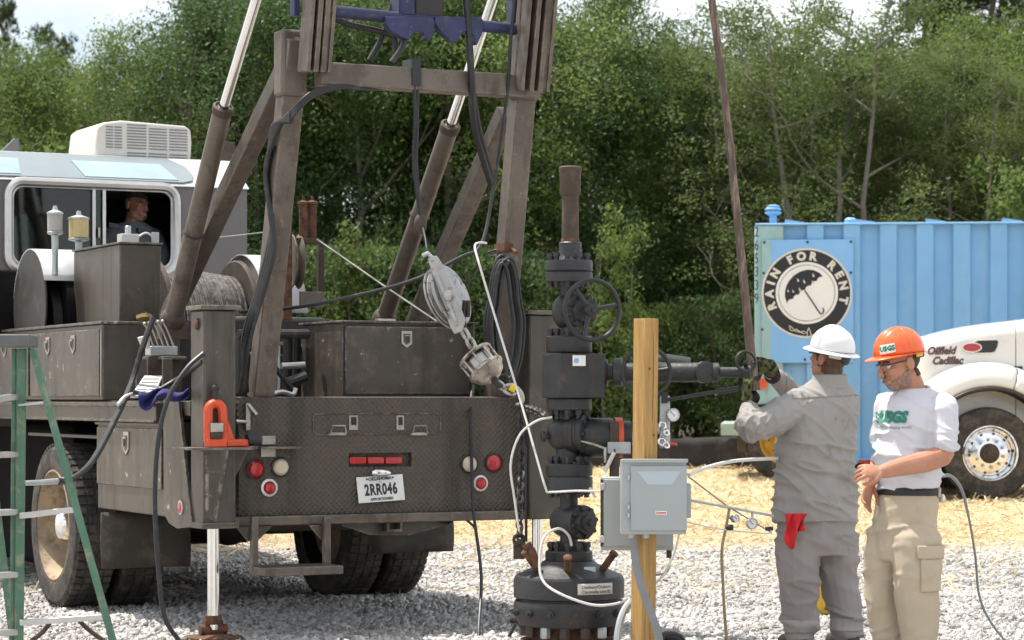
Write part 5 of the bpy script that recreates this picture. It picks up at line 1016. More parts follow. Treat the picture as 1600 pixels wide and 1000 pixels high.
e1_ = thing('electrical_box', 'pale grey square electrical box on the front of the wooden post', 'electrical box', at(1022, 835, 12.26))
o_ = at(1022, 835, 12.26); K1 = F / 12.26
def eb(x, y): return ((x - 1022) / K1, (835 - y) / K1)
x0, z0 = eb(971, 835); x1, z1 = eb(1076, 719); x1 -= .0
bxm = MB().box(x0, x1 - .012, 0, .15, z0, z1).build('case', 'box_gray', e1_, bevel=.004)
dx0, dz0 = eb(985, 829); dx1, dz1 = eb(1073, 728); MB().box(dx0, dx1, -.012, 0.0, dz0, dz1).build('door', 'box_gray', bxm, bevel=.003); MB().box(x0 - .0, dx1 + .006, -.018, .02, z1 - .012, z1 + .006).build('rain_lip', 'box_gray', bxm, bevel=.002)
q = [eb(x, y) for x, y in ((995, 736), (1064, 736), (1050, 757), (1012, 757))]; MB().prism([(a, -.0125, b) for a, b in q], (0, -.0012, 0)).build('blank_sticker', 'box_patch', bxm)
a, b = eb(1024, 804); MB().box(a, a + .056, -.0145, -.012, b, b + .018).build('caution_sticker', 'sign_white', bxm); MB().box(a + .004, a + .012, -.0155, -.0145, b + .004, b + .014).box(a + .015, a + .052, -.0155, -.0145, b + .005, b + .013).build('sticker_print', 'red_clamp', bxm)
for yy in (746, 792, 805): a, b = eb(982, yy); MB().box(a - .006, a + .006, -.016, 0, b - .012, b + .012).build('hinge', 'galv', bxm, bevel=.002)
a, b = eb(1077, 775); MB().box(a - .016, a + .012, .03, .10, b - .05 - .06, b + .06).build('side_handle', 'box_gray', bxm, bevel=.006)
for xx in (988, 1010): a, b = eb(xx, 838); MB().cyl((a, .06, b - .012), (a, .06, b + .01), .018, n=14).build('knockout', 'galv', bxm)
K2 = F / 12.60; o3 = at(995, 860, 12.60)
e2_ = thing('electrical_box', 'pale grey electrical box behind the wooden post, lower left', 'electrical box', o3)
def eb2(x, y): return ((x - 995) / K2, (860 - y) / K2)
x0, z0 = eb2(940, 860); x1, z1 = eb2(1052, 746); bx2 = MB().box(x0, x1, 0, .16, z0, z1).build('case', 'box_gray', e2_, bevel=.005); a0, b0 = eb2(943, 853); a1, b1 = eb2(1049, 749)
MB().box(a0, a1, -.014, 0, b0, b1).build('door', 'box_gray', bx2, bevel=.003); MB().box(x0 - .004, x0 + .006, -.012, .06, z0 + .02, z1 - .01).build('gasket', 'print_dark', bx2)
for yy in (760, 842): a, b = eb2(941, yy); MB().box(a - .008, a + .014, -.02, .01, b - .018, b + .018).build('clasp', 'galv', bx2, bevel=.003)
a, b = eb2(1047, 864); MB().cyl((a, .08, b - .03), (a, .08, b + .02), .014).build('gland', 'brown_iron', bx2)
line('conduit', [at(990, 840, 12.32), at(993, 875, 12.3), at(1002, 915, 12.28), at(1018, 960, 12.26), at(1030, 1000, 12.25), at(1036, 1070, 12.25)], .020, 'conduit_gray', 'dark grey conduit bending down the front of the wooden post', 'conduit')
fx = line('flexible_conduit', [at(990, 936, 12.52), at(975, 955, 12.45), at(966, 985, 12.4), at(963, 1030, 12.4), at(965, 1072, 12.4)], .019, 'galv', 'ribbed grey flexible conduit curving down left of the wooden post', 'conduit')
line('thin_cable', [at(1047, 862, 12.72), at(1047, 880, 12.7), at(1040, 895, 12.65), at(1015, 900, 12.6)], .005, 'conduit_gray', 'thin grey cable looping under the rear electrical box', 'cable')
line('white_cable', [at(1062, 832, 12.5), at(1052, 868, 12.5), at(1035, 900, 12.5), at(1012, 922, 12.5)], .006, 'white_cable', 'thin white cable drooping from the front box to the post', 'cable')
# sample lines to the right of the post
line('white_tube', [at(1076, 742, 12.4), at(1105, 730, 12.7), at(1150, 720, 13.2), at(1215, 716, 13.8)], .010, 'white_cable', 'white tube running from the boxes behind the man in grey', 'tube')
line('thin_wire', [at(1076, 745, 12.4), at(1135, 790, 12.9), at(1205, 832, 13.6)], .004, 'conduit_gray', 'thin taut wire slanting down right of the electrical boxes', 'wire', 0)
sg = thing('sample_line', 'thin steel sampling line with two small gauges right of the boxes', 'pipe', at(1082, 782, 12.5)); o4 = at(1082, 782, 12.5)
def sq(x, y, d=12.9): return at(x, y, d) - o4
MB().tube([sq(1080, 782, 12.5), sq(1140, 793, 12.9), sq(1208, 806, 13.4)], .007, 8).build('run', 'galv', sg); MB().tube([sq(1140, 793), sq(1134, 826), sq(1128, 860), sq(1130, 920), sq(1133, 970), sq(1140, 1045)], .008, 8, res=4).build('riser', 'stake', sg)
gauge(sq(1175, 818, 13.1), (.1, -1, .1), .030, sg, sq(1176, 802, 13.15)); gauge(sq(1149, 810, 12.9), (.5, -.8, .1), .022, sg, sq(1138, 808, 12.92))
MB().lathe([(.010, 0), (.016, .01), (.016, .035), (.01, .04)], sq(1134, 824), (1, -.1, 0), 12).build('knob', 'print_dark', sg); MB().lathe([(.012, 0), (.012, .04)], sq(1196, 826, 13.3), (1, .1, 0), 12).build('knob', 'print_dark', sg)
line('thin_wire', [at(1074, 816, 12.5), at(1135, 828, 12.9), at(1206, 834, 13.5)], .004, 'white_cable', 'lower pale wire running level right of the boxes', 'wire')
line('black_cable', [at(1472, 744, 12.7), at(1486, 744, 12.8), at(1502, 764, 13.0), at(1514, 810, 13.3), at(1524, 870, 13.6), at(1530, 930, 13.8), at(1548, 972, 13.9), at(1578, 1010, 13.9)], [.010, .010, .009, .007, .007, .007, .007, .007], 'conduit_gray', 'dark cable hanging down right of the man in the orange hard hat', 'cable')
line('guy_wire', [at(1460, 895, 14.0), at(1530, 868, 15.5), at(1640, 826, 18)], .004, 'white_cable', 'thin pale wire slanting up to the right edge', 'wire', 0); line('guy_wire', [at(1460, 892, 14.0), at(1620, 886, 16)], .004, 'white_cable', 'thin pale wire lying level to the right edge', 'wire', 0)

# ---------------------------------------------------------------- leaning rod
line('sucker_rod', [at(1040, -620, 13.85), at(1085, -200, 13.8), at(1112, 0, 13.75), at(1133, 160, 13.72), at(1150, 320, 13.7), at(1163, 450, 13.68), at(1172, 540, 13.66), at(1180, 610, 13.65)], [.021, .021, .021, .022, .023, .024, .026, .030], 'rod_iron', 'long rusty brown rod leaning from above into the gloved hands', 'rod', 6, 12)
# ---------------------------------------------------------------- stepladder
LD = 11.9; lad = thing('stepladder', 'weathered green fibreglass stepladder with metal rungs at the left edge', 'ladder', (at(60, 900, LD).x, LD, 0)); LO = Vector((at(60, 900, LD).x, LD, 0))
def la(x, y, d=0): return at(x, y, LD + d) - LO
def foot(p, q):                                           # extend the stile to the ground
    t_ = -p.z / (q.z - p.z); return p + (q - p) * t_
def stile(x0, y0, x1, y1, d0, d1, w_, t_):
    a, b = la(x0, y0, d0), la(x1, y1, d1); MB().beam(a, foot(a, b), w_, t_, (1, 0, 0)).build('stile', 'ladder_green', lad, bevel=.004)
stile(35, 545, 30, 1000, 0, 0, .038, .03); stile(23, 545, 20, 1000, .03, .03, .02, .05); stile(51, 545, 176, 1000, -.02, -.10, .030, .05)
stile(-22, 560, -90, 1000, -.25, -.55, .045, .03); stile(-10, 750, 14, 950, .5, .7, .03, .04)
MB().box(la(-60, 530).x, la(54, 530).x, -.12, .10, la(0, 543).z, la(0, 523).z).build('top_cap', 'cap_gray', lad, bevel=.008)
for y, xr, dd in ((637, 104, -.03), (712, 18, -.1), (806, 18, -.12), (900, 18, -.14)):
    if y == 637: a, b = la(30, y - 4, -.02), la(74, y - 9, -.04); MB().beam(a, b, .012, .035, (0, 0, 1)).build('rung', 'alu', lad, bevel=.003)
for y0, y1, x0, x1 in ((806, 796, 40, 116), (973, 964, 40, 162)): MB().beam(la(x0 - 8, y0, -.02), la(x1 + 4, y1, -.07), .028, .03, (0, 0, 1)).build('rung', 'alu', lad, bevel=.003)
for y0, y1 in ((628, 620), (712, 710), (804, 800), (902, 898), (992, 988)): MB().beam(la(-30 - (y0 - 600) * .12, y0, -.3), la(22, y1, 0), .028, .06, (0, 0, 1)).build('step', 'alu', lad, bevel=.003)
for (x0, y0), (x1, y1), (x2, y2) in (((79, 971), (68, 986), (48, 1003)), ((122, 968), (140, 985), (165, 1003))): MB().tube([la(x0, y0, 0), la(x1, y1, 0), la(x2, y2, 0)], .012, 8, res=4).build('gusset_strap', 'brown_iron', lad)
# ---------------------------------------------------------------- red clamp on the shelf
cp = thing('pipe_clamp', 'bright red horseshoe clamp standing on the shelf of the left jack post', 'clamp', t2w((0, 0, 0)), TH)
def cpx(x, y, v): return TV(x, y, v)
zsh = shz + .0145; vC = -.27; cs = lambda x: TV(x, 690, vC).x
arch = []; cxm = (cs(321) + cs(352)) / 2; hw_ = (cs(352) - cs(321)) / 2; zarc = TV(336, 642, vC).z
for t_ in range(0, 181, 15): arch.append(Vector((cxm + hw_ * .72 * math.cos(R(t_)), vC, zarc + hw_ * .72 * math.sin(R(t_)))))
MB().tube([Vector((arch[0].x + .012, vC, zsh + .03))] + arch + [Vector((arch[-1].x, vC, zsh + .03))], .027, 10).build('bow', 'red_clamp', cp)
MB().box(cs(321), cs(352), vC - .03, vC + .03, zsh, zsh + .05).build('foot', 'red_clamp', cp, bevel=.006); MB().box(cs(352), cs(387), vC - .025, vC + .025, zsh, zsh + .045).build('side_block', 'red_clamp', cp, bevel=.010); MB().prism([(cs(349), vC + .01, zsh + .04), (cs(366), vC + .01, zsh + .04), (cs(350), vC + .01, zarc)], (0, -.02, 0)).build('rib', 'red_clamp', cp)
MB().box(cs(325), cs(345), vC - .05, vC + .02, zsh + .085, zsh + .14).build('jaw', 'bare_steel', cp, bevel=.006); MB().box(cs(326), cs(344), vC - .045, vC + .02, zsh + .05, zsh + .085).build('jaw_teeth', 'dark_steel', cp, bevel=.004); MB().cyl((cxm, vC, zarc + hw_ * .72), (cxm, vC, zarc + hw_ + .06), .016).sph((cxm, vC, zarc + hw_ + .07), .022).build('screw', 'dark_steel', cp); MB().cyl((cs(386), vC, zsh + .04), (cs(407), vC, zsh + .045), .034).build('grip', 'rubber_hose', cp)
# things lying on the deck edge
dg = thing('paper_board', 'white printed board lying on the left rear deck corner', 'board', t2w((0, 0, 0)), TH)
P = [TV(204, 622, .12), TV(240, 622, .12), TV(254, 590, .46), TV(226, 590, .46)]; MB().prism(P, (0, .004, .012)).build('sheet', 'paper', dg)
for k in range(5): a = P[0].lerp(P[3], .15 + .17 * k); b = P[1].lerp(P[2], .15 + .17 * k); MB().beam(a + Vector((.01, -.001, .0135)), b + Vector((-.01, -.001, .0135)), .004, .006, (0, 0, 1)).build('print_line', 'box_patch', dg)
gv = thing('blue_glove', 'crumpled dark blue glove hanging over the deck edge', 'glove', t2w((0, 0, 0)), TH)
rw = []
for i in range(9):
    x = 216 + 10 * i; rw.append([TV(x, 610 + (6 * math.sin(i * 1.3)) + (26 if i < 3 else 14) * j / 5 + 2 * math.sin(i * 2 + j), .05 - .05 * math.sin(j * 1.1 + i) - .03 * j / 5) for j in range(6)])
MB().sheet(rw).build('cloth', 'glove_blue', gv, solid=.02, sub=2)
# black bag and yellow case behind
bg_ = thing('black_bag', 'small black bag with wires at the foot of the wooden post', 'bag', at(1046, 1040, 12.7)); 
MB().sph((0, 0, .10), (.08, .08, .08), 16, 10).build('bag', 'black_paint', bg_); MB().tube([(-.05, -.05, .13), (0, -.09, .17), (.06, -.06, .15), (.09, -.03, .08)], .010, 7, res=4).build('strap', 'brown_iron', bg_)
yc = thing('yellow_bucket', 'yellow bucket with dark lid and wire handle between the legs of the man in grey', 'bucket', (at(1284, 900, 16.2).x, 16.2, 0)); yk = F / 16.2
MB().lathe([(.13, .01), (.15, .05), (.165, .30)], (0, 0, 0), (0, 0, 1), 30).build('body', 'safety_yellow', yc); MB().lathe([(.17, .30), (.172, .32), (.172, .345), (.16, .35), (.15, .46), (.13, .47)], (0, 0, 0), (0, 0, 1), 30).build('lid', 'dark_steel', yc); MB().tube([(-.16, -.05, .34), (-.10, -.16, .30), (0, -.19, .29), (.10, -.16, .30), (.16, -.05, .34)], .006, 6, res=5).build('handle', 'alu', yc)

# ---------------------------------------------------------------- blue rental tank on wheels
KD = 32.7; KK = F / KD; g0z = gz(KD)
TK = thing('tank_trailer', 'sky-blue ribbed steel tank trailer with a round umbrella sign', 'tank', (at(1180, 700, KD).x, KD, 0), R(-5.6))
def kx(px): return (px - 1180) / KK
def kz(py): return CH + (HY - py) / KK
zt_, zb_ = kz(349), kz(716)
prof = [(kx(1224), .0)]
for i in range(16):
    r0 = kx(1258.5 + i * 56.4); r1 = r0 + 27 / KK; prof += [(r0 - .012 - .06 * 0, .075), (r0 + .02, .0), (r1 - .0, .0), (r1 + .035, .075)]
prof[0] = (kx(1224), .075)
MB().sheet([[(x, y, z) for x, y in prof] for z in (zb_, zt_ - .03)]).build('ribbed_side', 'blue_tank', TK, smooth=False)
xe = prof[-1][0]
MB().box(kx(1224), xe, .10, 2.5, zb_, zt_ - .03).build('shell', 'blue_tank', TK); MB().box(kx(1180), xe, -.02, 2.52, zt_ - .03, zt_).build('top_rail', 'blue_tank', TK, bevel=.01); MB().box(kx(1224), xe, -.02, 2.52, zb_ - .06, zb_).build('bottom_rail', 'blue_tank', TK, bevel=.01)
cpst = MB().box(kx(1179), kx(1224), -.012, .5, kz(632), zt_ - .03).build('corner_post', 'green_tank', TK, bevel=.02)
lt = MB()
for k, ch in enumerate('265339'): lettering(lt, ch, (kx(1182.2), -.016, kz(363 + 20.8 * k)), (1, 0, 0), (0, 0, 1), .19, sx=.62)
lt.build('serial_number', 'print_dark', cpst, smooth=False)
MB().box(kx(1180.5), kx(1226), .5, 2.5, kz(632), zt_ - .03).build('end_wall', 'blue_tank', TK)
# roof fittings
MB().lathe([(.05, 0), (.05, .12), (.09, .14), (.11, .15), (.11, .17), (.085, .175), (.085, .19), (.11, .195), (.11, .21), (.085, .225), (.09, .25), (.04, .265)], (kx(1208), .3, zt_), (0, 0, 1), 20).build('vent', 'blue_tank', TK); MB().lathe([(.08, 0), (.08, .06), (.05, .085)], (kx(1329), .3, zt_), (0, 0, 1), 18).build('hatch_cap', 'sign_blue', TK)
for px in (1226, 1335, 1444, 1561): MB().prism([(kx(px), .0, zt_), (kx(px), .0, zt_ + .05), (kx(px + 30), .0, zt_ + .012), (kx(px + 30), .0, zt_)], (0, .06, 0)).build('roof_tab', 'sign_blue', TK)
# the sign
sgn = MB().box(kx(1190), kx(1332), -.034, -.022, kz(567), kz(375)).build('sign_plate', 'sign_blue', TK, bevel=.003)
MB().box(kx(1190), kx(1205), -.0365, -.034, kz(566), kz(376)).build('weathered_strip', 'green_tank', sgn)
sc = 5.88; SX, SZ = kx(1260), kz(458.4)
def spx(x, y, dy=0): return Vector((SX + (x - 470) / sc / KK, -.040 - dy, SZ - (y - 520) / sc / KK))
def disc(r, dy, m, nm, r0=None):
    pr = [(r / KK, 0), (r / KK, .002)] if r0 is None else [(r0 / KK, 0), (r / KK, 0), (r / KK, .002), (r0 / KK, .002), (r0 / KK, 0)]
    return MB().lathe(pr, (SX, -.036 - dy, SZ), (0, -1, 0), 72, cap=r0 is None).build(nm, m, sgn)
disc(70, .0, 'sign_cream', 'sign_rim'); disc(67, .003, 'sign_black', 'sign_ring'); disc(48.3, .006, 'sign_white', 'sign_centre'); disc(44, .0085, 'sign_black', 'sign_line', 43.2)
for wd, ans in (('RAIN', (201, 181, 164, 147.5)), ('FOR', (116.5, 98.5, 80.5)), ('RENT', (48, 29.5, 11.5, -11.5))):
    for ch, an in zip(wd, ans):
        rr_ = 57.2 / KK; lt = MB(); lettering(lt, ch, (SX + rr_ * math.cos(R(an)), -.0425, SZ + rr_ * math.sin(R(an))), (1, 0, 0), (0, 0, 1), 17.5 / KK, rot=R(an - 90), bold=.008, sx=1.0); lt.build('sign_letter', 'sign_cream', sgn, smooth=False)
dome = [(290, 615), (272, 560), (270, 510), (280, 465), (305, 412), (350, 360), (410, 323), (470, 306), (530, 310), (585, 335), (615, 370)]
A, B = Vector((615, 370)), Vector((290, 615)); nrm = Vector((-.60, -.80)); sca = []
for k in range(6):
    for t_ in (.0, .25, .5, .75): u_ = (k + t_) / 6; q = A.lerp(B, u_) + nrm * 16 * math.sin(math.pi * t_); sca.append((q.x, q.y))
MB().prism([spx(x, y, .0055) for x, y in dome[0:] + sca[1:]], (0, -.0012, 0)).build('umbrella_canopy', 'sign_black', sgn, smooth=False)
MB().tube([spx(x, y, .008) for x, y in ((452, 498), (520, 600), (585, 700), (600, 714), (616, 704), (623, 684), (620, 664), (612, 657))], .0085, 8, flat=1.0).build('umbrella_handle', 'sign_black', sgn)
for x, y in ((300, 500), (346, 503), (407, 488), (390, 402), (447, 415), (530, 358), (525, 422), (353, 348)):
    s_ = .62 if x in (300, 346, 353) else .8; MB().prism([spx(x + s_ * a, y + s_ * b, .009) for a, b in ((-12, -26), (4, -8), (12, 6), (11, 16), (2, 21), (-7, 16), (-9, 4))], (0, -.001, 0)).build('rain_drop', 'sign_cream', sgn, smooth=False)
for pts in ([(312, 818), (318, 855), (338, 868), (352, 852), (340, 838), (312, 818)], [(348, 862), (375, 850), (405, 872), (440, 892), (470, 885), (440, 868), (410, 880), (372, 868), (348, 858)], [(487, 838), (472, 880), (476, 915), (490, 925), (506, 912), (505, 880), (487, 838)], [(505, 900), (535, 905), (560, 885), (590, 862), (625, 868), (640, 840)]):
    MB().tube([spx(x, y, .0035) for x, y in pts], .006, 6).build('sign_ornament', 'sign_cream', sgn)
for x, y in ((1194, 379), (1261, 379), (1328, 379), (1193, 427), (1328, 427), (1191, 515), (1257, 562)): MB().lathe([(.018, 0), (.018, .008)], (kx(x), -.034, kz(y)), (0, -1, 0), 8).build('bolt', 'print_dark', sgn)
# running gear
MB().box(kx(1190), xe, .2, .35, kz(740), zb_ - .06).box(kx(1190), xe, 2.1, 2.25, kz(740), zb_ - .06).box(kx(1195), kx(1240), .35, 2.1, kz(742), zb_ - .07).build('chassis', 'black_paint', TK)
MB().box(kx(1340), kx(1366), -.03, -.02, kz(723), kz(718)).build('reflective_strip', 'red_lens', TK)
MB().box(kx(1127), kx(1178), -.30, 2.6, kz(680), kz(661)).build('rear_bumper', 'tank_green_bar', TK, bevel=.01); MB().box(kx(1152), kx(1166), -.1, .1, kz(706), kz(680)).build('bumper_post', 'brown_iron', TK)
MB().box(kx(1186), kx(1198), -.06, -.04, kz(607), kz(592)).build('tail_light', 'red_clamp', TK)
for k in range(1):
    for y in (.05, 2.35):
        wq = thing('wheel', None, None); wq.parent = TK; wq.location = (kx(1224 + k * 134), y, g0z + .525)
        MB().lathe([(.31, -.13), (.37, -.145), (.47, -.145), (.515, -.12), (.53, 0), (.515, .12), (.47, .145), (.37, .145), (.31, .13)], (0, 0, 0), (0, 1, 0), 48, cap=False).build('tyre', 'tyre', wq, ang=25); MB().lathe([(.315, -.13), (.30, -.135), (.285, -.06), (.25, .02), (.14, .03), (.13, -.05), (.08, -.06), (.07, -.16), (.002, -.17)], (0, 0, 0), (0, 1, 0), 32, cap=False).build('rim', 'yellow_rim', wq)
        for q in range(8): MB().lathe([(.014, 0), (.014, .03)], (.19 * math.cos(q * .785), .03, .19 * math.sin(q * .785)), (0, -1, 0), 6).build('wheel_nut', 'print_dark', wq)
    MB().cyl((kx(1224 + k * 134), .1, g0z + .525), (kx(1224 + k * 134), 2.3, g0z + .525), .06).build('axle', 'black_paint', TK)

# ---------------------------------------------------------------- white road tractor
QD = 28.0; QK = F / QD
Q = thing('white_truck', 'white long-nosed truck with chrome wheel standing before the blue tank', 'truck', (at(1543, 700, QD).x, QD, 0))
def qx(px): return (px - 1543) / QK
def qz(py): return CH + (HY - py) / QK
st_ = [(1436, 585, .20), (1437, 560, .12), (1441, 543, .06), (1450, 531, .02), (1470, 522.5, 0), (1500, 514.5, 0), (1530, 508.5, 0), (1560, 504, 0), (1591, 500.5, 0)]
def hood_rows(stations, zb=.62):
    rows = []
    for px, py, ins in stations:
        zt = qz(py); x = qx(px); r_ = .20; row = [(x, .16 + ins, zb)]
        for t_ in np.linspace(0, 90, 7): row.append((x, .16 + ins + r_ * (1 - math.cos(R(t_))) + .05 * (t_ / 90), zt - r_ * .75 * (1 - math.sin(R(t_)))))
        m_ = [(a, 2.3 - b, c) for a, b, c in reversed(row)]; rows.append(row + [(x, 1.15, zt + .015)] + m_)
    return rows
hd_ = MB().sheet(hood_rows(st_)).build('hood', 'truck_white', Q, ang=50)
fr0 = hood_rows(st_)[0]; MB().add(fr0, [tuple(range(len(fr0)))]).build('grille', 'chrome', Q)
cw = [(1592.2, 500.3, 0), (1620, 497, 0), (1652, 493, 0)]; MB().sheet(hood_rows(cw)).build('cowl', 'truck_white', Q, ang=50)
MB().box(qx(1652), qx(1860), .10, 2.2, .7, 2.1).box(qx(1690), qx(1860), .14, 2.16, 2.1, 3.0).build('cab', 'truck_white', Q, bevel=.08, seg=3); MB().prism([(qx(1700), .132, 2.1), (qx(1800), .132, 2.1), (qx(1800), .132, 2.85), (qx(1715), .132, 2.85)], (0, .01, 0)).build('side_window', 'glass_dark', Q)
MB().box(qx(1480), qx(2000), .65, .80, .55, .80).box(qx(1480), qx(2000), 1.5, 1.65, .55, .80).build('chassis', 'black_paint', Q)
# fender swept round the wheel
wc = Vector((0, 0, qz(708))); pf = [(.735, -.17), (.76, -.20), (.80, -.205), (.88, -.185), (.95, -.13), (1.0, -.03), (1.02, .10), (1.01, .20)]
def sweep(pf_, a0, a1, n_): return [[(wc.x + r_ * math.cos(R(t_)) * (1.05 if math.cos(R(t_)) < 0 else 1.0), y, wc.z + r_ * math.sin(R(t_))) for r_, y in pf_] for t_ in np.linspace(a0, a1, n_)]
MB().sheet(sweep(pf, 178, 71, 30)).build('fender', 'truck_white', Q, solid=.01, ang=60); MB().sheet(sweep(pf, 70.2, 8, 20)).build('fender', 'truck_white', Q, solid=.01, ang=60)
MB().sheet(sweep([(.70, -.20), (.715, -.225), (.735, -.23), (.75, -.205), (.735, -.18)], 178, 8, 46)).build('arch_trim', 'black_trim', Q, solid=.006, ang=60); MB().sheet(sweep([(.72, -.16), (.70, .5)], 178, 8, 30)).build('inner_arch', 'black_trim', Q, solid=.01)
MB().lathe([(.05, 0), (.06, .02), (.04, .035)], (qx(1476), -.13, qz(612)), (-.3, -1, .1), 16).build('side_marker', 'red_clamp', Q)
wf = thing('wheel', None, None); wf.parent = Q; wf.location = (0, -.02, qz(708))
MB().lathe([(.30, -.14), (.33, -.155), (.42, -.16), (.485, -.15), (.512, -.12), (.52, 0), (.512, .12), (.485, .15), (.42, .16), (.30, .14)], (0, 0, 0), (0, 1, 0), 64, cap=False).build('tyre', 'tyre', wf, ang=25)
rm = MB().lathe([(.305, -.145), (.312, -.155), (.30, -.162), (.285, -.15), (.270, -.10), (.262, -.07), (.25, -.062), (.15, -.10), (.12, -.105), (.002, -.105)], (0, 0, 0), (0, 1, 0), 64, cap=False).build('rim', 'chrome', wf, ang=45)
for k in range(10):
    a = 2 * math.pi * k / 10 + .1; c_, s_ = math.cos(a), math.sin(a); MB().lathe([(.017, 0), (.017, .004)], (.222 * c_, -.0735, .222 * s_), (0, -1, 0), 12).build('hand_hole', 'print_dark', wf); a += .314; MB().lathe([(.018, 0), (.018, .03), (.012, .036)], (.158 * math.cos(a), -.10, .158 * math.sin(a)), (0, -1, 0), 6).build('wheel_nut', 'bare_steel', wf)
MB().lathe([(.115, 0), (.11, .012), (.085, .016), (.08, .05), (.05, .056), (.048, .075), (.002, .078)], (0, -.10, 0), (0, -1, 0), 30).build('hub', 'brown_iron', wf)
wf2 = copy_tree(wf, Q); wf2.location = (0, 2.3, qz(708)); wf2.rotation_euler = (0, 0, math.pi)
# hood script, badge, vent
zaxis = Vector((0, .0, 1)); lt = MB(); lettering(lt, 'Oilfield', (qx(1474), .1565, qz(548)), (1, 0, .02), zaxis, .118, shear=.28, bold=.006, sx=.93); lettering(lt, 'Cadillac', (qx(1484), .1565, qz(563.5)), (1, 0, .02), zaxis, .118, shear=.28, bold=.006, sx=.93); lt.build('hood_script', 'print_brown', hd_, smooth=False)
vt = [(1527, 534), (1533, 532), (1561, 531), (1564, 533), (1562, 542), (1558, 549), (1552, 550.5), (1526, 551)]
MB().prism([((qx(x) - qx(1545)) * 1.08 + qx(1545), .150, (qz(y) - qz(541)) * 1.22 + qz(541)) for x, y in vt], (0, .012, 0)).build('vent_frame', 'truck_white', hd_, bevel=.003); vn = MB().prism([(qx(x), .146, qz(y)) for x, y in vt], (0, .006, 0)).build('vent', 'black_trim', hd_)
for k in range(3): MB().box(qx(1531), qx(1560), .140, .146, qz(536 + 4.5 * k) - .006, qz(536 + 4.5 * k) + .004).build('vent_slat', 'black_trim', vn)
MB().lathe([(.115, 0), (.115, .006), (.10, .010)], (0, 0, 0), (0, -1, 0), 32).build('badge_rim', 'truck_white', hd_).matrix_local = Matrix.Translation((qx(1522), .143, qz(542.5))) @ Matrix.Diagonal((1, 1, .5, 1)); MB().lathe([(.10, 0), (.10, .012), (.09, .016), (.002, .017)], (0, 0, 0), (0, -1, 0), 32).build('badge', 'emblem_red', hd_).matrix_local = Matrix.Translation((qx(1522), .143, qz(542.5))) @ Matrix.Diagonal((1, 1, .46, 1))
MB().box(qx(1588), qx(1602), .14, .17, qz(577), qz(572)).build('hood_latch', 'black_trim', Q, bevel=.004); MB().box(qx(1424), qx(1470), -.05, 2.35, qz(752), qz(705)).build('front_bumper', 'chrome', Q, bevel=.03)

# ---------------------------------------------------------------- people
from mathutils.bvhtree import BVHTree
def loft(mb, rings, n=20):
    """closed tube through rings (centre, half width along a, half depth along b, a axis, b axis)"""
    vs = []; fs = []
    for c, ra, rb, a, b in rings:
        for k in range(n): t = 2 * math.pi * k / n; vs.append(c + a * (ra * math.cos(t)) + b * (rb * math.sin(t)))
    m = len(rings)
    for i in range(m - 1):
        for k in range(n): j = (k + 1) % n; fs.append((i * n + k, i * n + j, (i + 1) * n + j, (i + 1) * n + k))
    fs.append(tuple(range(n - 1, -1, -1))); fs.append(tuple(range((m - 1) * n, m * n)))
    return mb.add(vs, fs)
def limbt(mb, pts, rad, n=14, res=4, flat=1.0):
    P, r = smooth_path([Vector(p) for p in pts], list(rad), res); d0 = (P[0] - P[1]).normalized(); d1 = (P[-1] - P[-2]).normalized()
    P = [P[0] + d0 * r[0] * .6] + P + [P[-1] + d1 * r[-1] * .6]; r = [r[0] * .6] + r + [r[-1] * .6]
    return mb.tube(P, r, n, flat=flat)
def fuse(mb, name, m, parent, vox=.007, it=6, fold=None):
    """melt overlapping pieces into one continuous skin, relax it, then press the folds in"""
    me = bpy.data.meshes.new(name); me.from_pydata(mb.v, [], mb.f); o = bpy.data.objects.new(name, me); COL.objects.link(o)
    q = o.modifiers.new('r', 'REMESH'); q.mode = 'VOXEL'; q.voxel_size = vox; q.adaptivity = 0
    q = o.modifiers.new('s', 'SMOOTH'); q.iterations = it; q.factor = .5
    dg = bpy.context.evaluated_depsgraph_get(); e = bpy.data.meshes.new_from_object(o.evaluated_get(dg)); bpy.data.objects.remove(o); bpy.data.meshes.remove(me)
    if fold:
        n = len(e.vertices); co = np.empty(n * 3, np.float32); e.vertices.foreach_get('co', co); nn = np.empty(n * 3, np.float32); e.vertices.foreach_get('normal', nn)
        co = co.reshape(-1, 3); nn = nn.reshape(-1, 3); d = np.array([fold(Vector(p)) for p in co.tolist()]); co = co + nn * d[:, None]; e.vertices.foreach_set('co', co.astype(np.float32).ravel()); e.update()
    e.name = name; e.polygons.foreach_set('use_smooth', [True] * len(e.polygons)); e.materials.clear(); e.materials.append(MATS[m])
    o = bpy.data.objects.new(name, e); COL.objects.link(o); o.parent = parent; return o
def patch(src, pred, off, name, m, parent=None, thick=0., one=True):
    """the part of a surface where pred holds, lifted by off"""
    me = src.data; keep = [p for p in me.polygons if pred(p.center, p.normal)]
    if one and keep:                                      # drop stray islands
        par = {}
        def fd(i):
            while par.setdefault(i, i) != i: par[i] = par[par[i]]; i = par[i]
            return i
        for p in keep:
            for i in p.vertices[1:]: par[fd(i)] = fd(p.vertices[0])
        cnt = {}
        for p in keep: r_ = fd(p.vertices[0]); cnt[r_] = cnt.get(r_, 0) + 1
        big = max(cnt, key=cnt.get); keep = [p for p in keep if fd(p.vertices[0]) == big]
    idx = {}; vs = []; fs = []
    for p in keep:
        f = []
        for i in p.vertices:
            if i not in idx: idx[i] = len(vs); vs.append(me.vertices[i].co + me.vertices[i].normal * off)
            f.append(idx[i])
        fs.append(tuple(f))
    o = MB().add(vs, fs).build(name, m, parent or src, ang=80)
    if thick: q = o.modifiers.new('t', 'SOLIDIFY'); q.thickness = thick; q.offset = -1
    return o
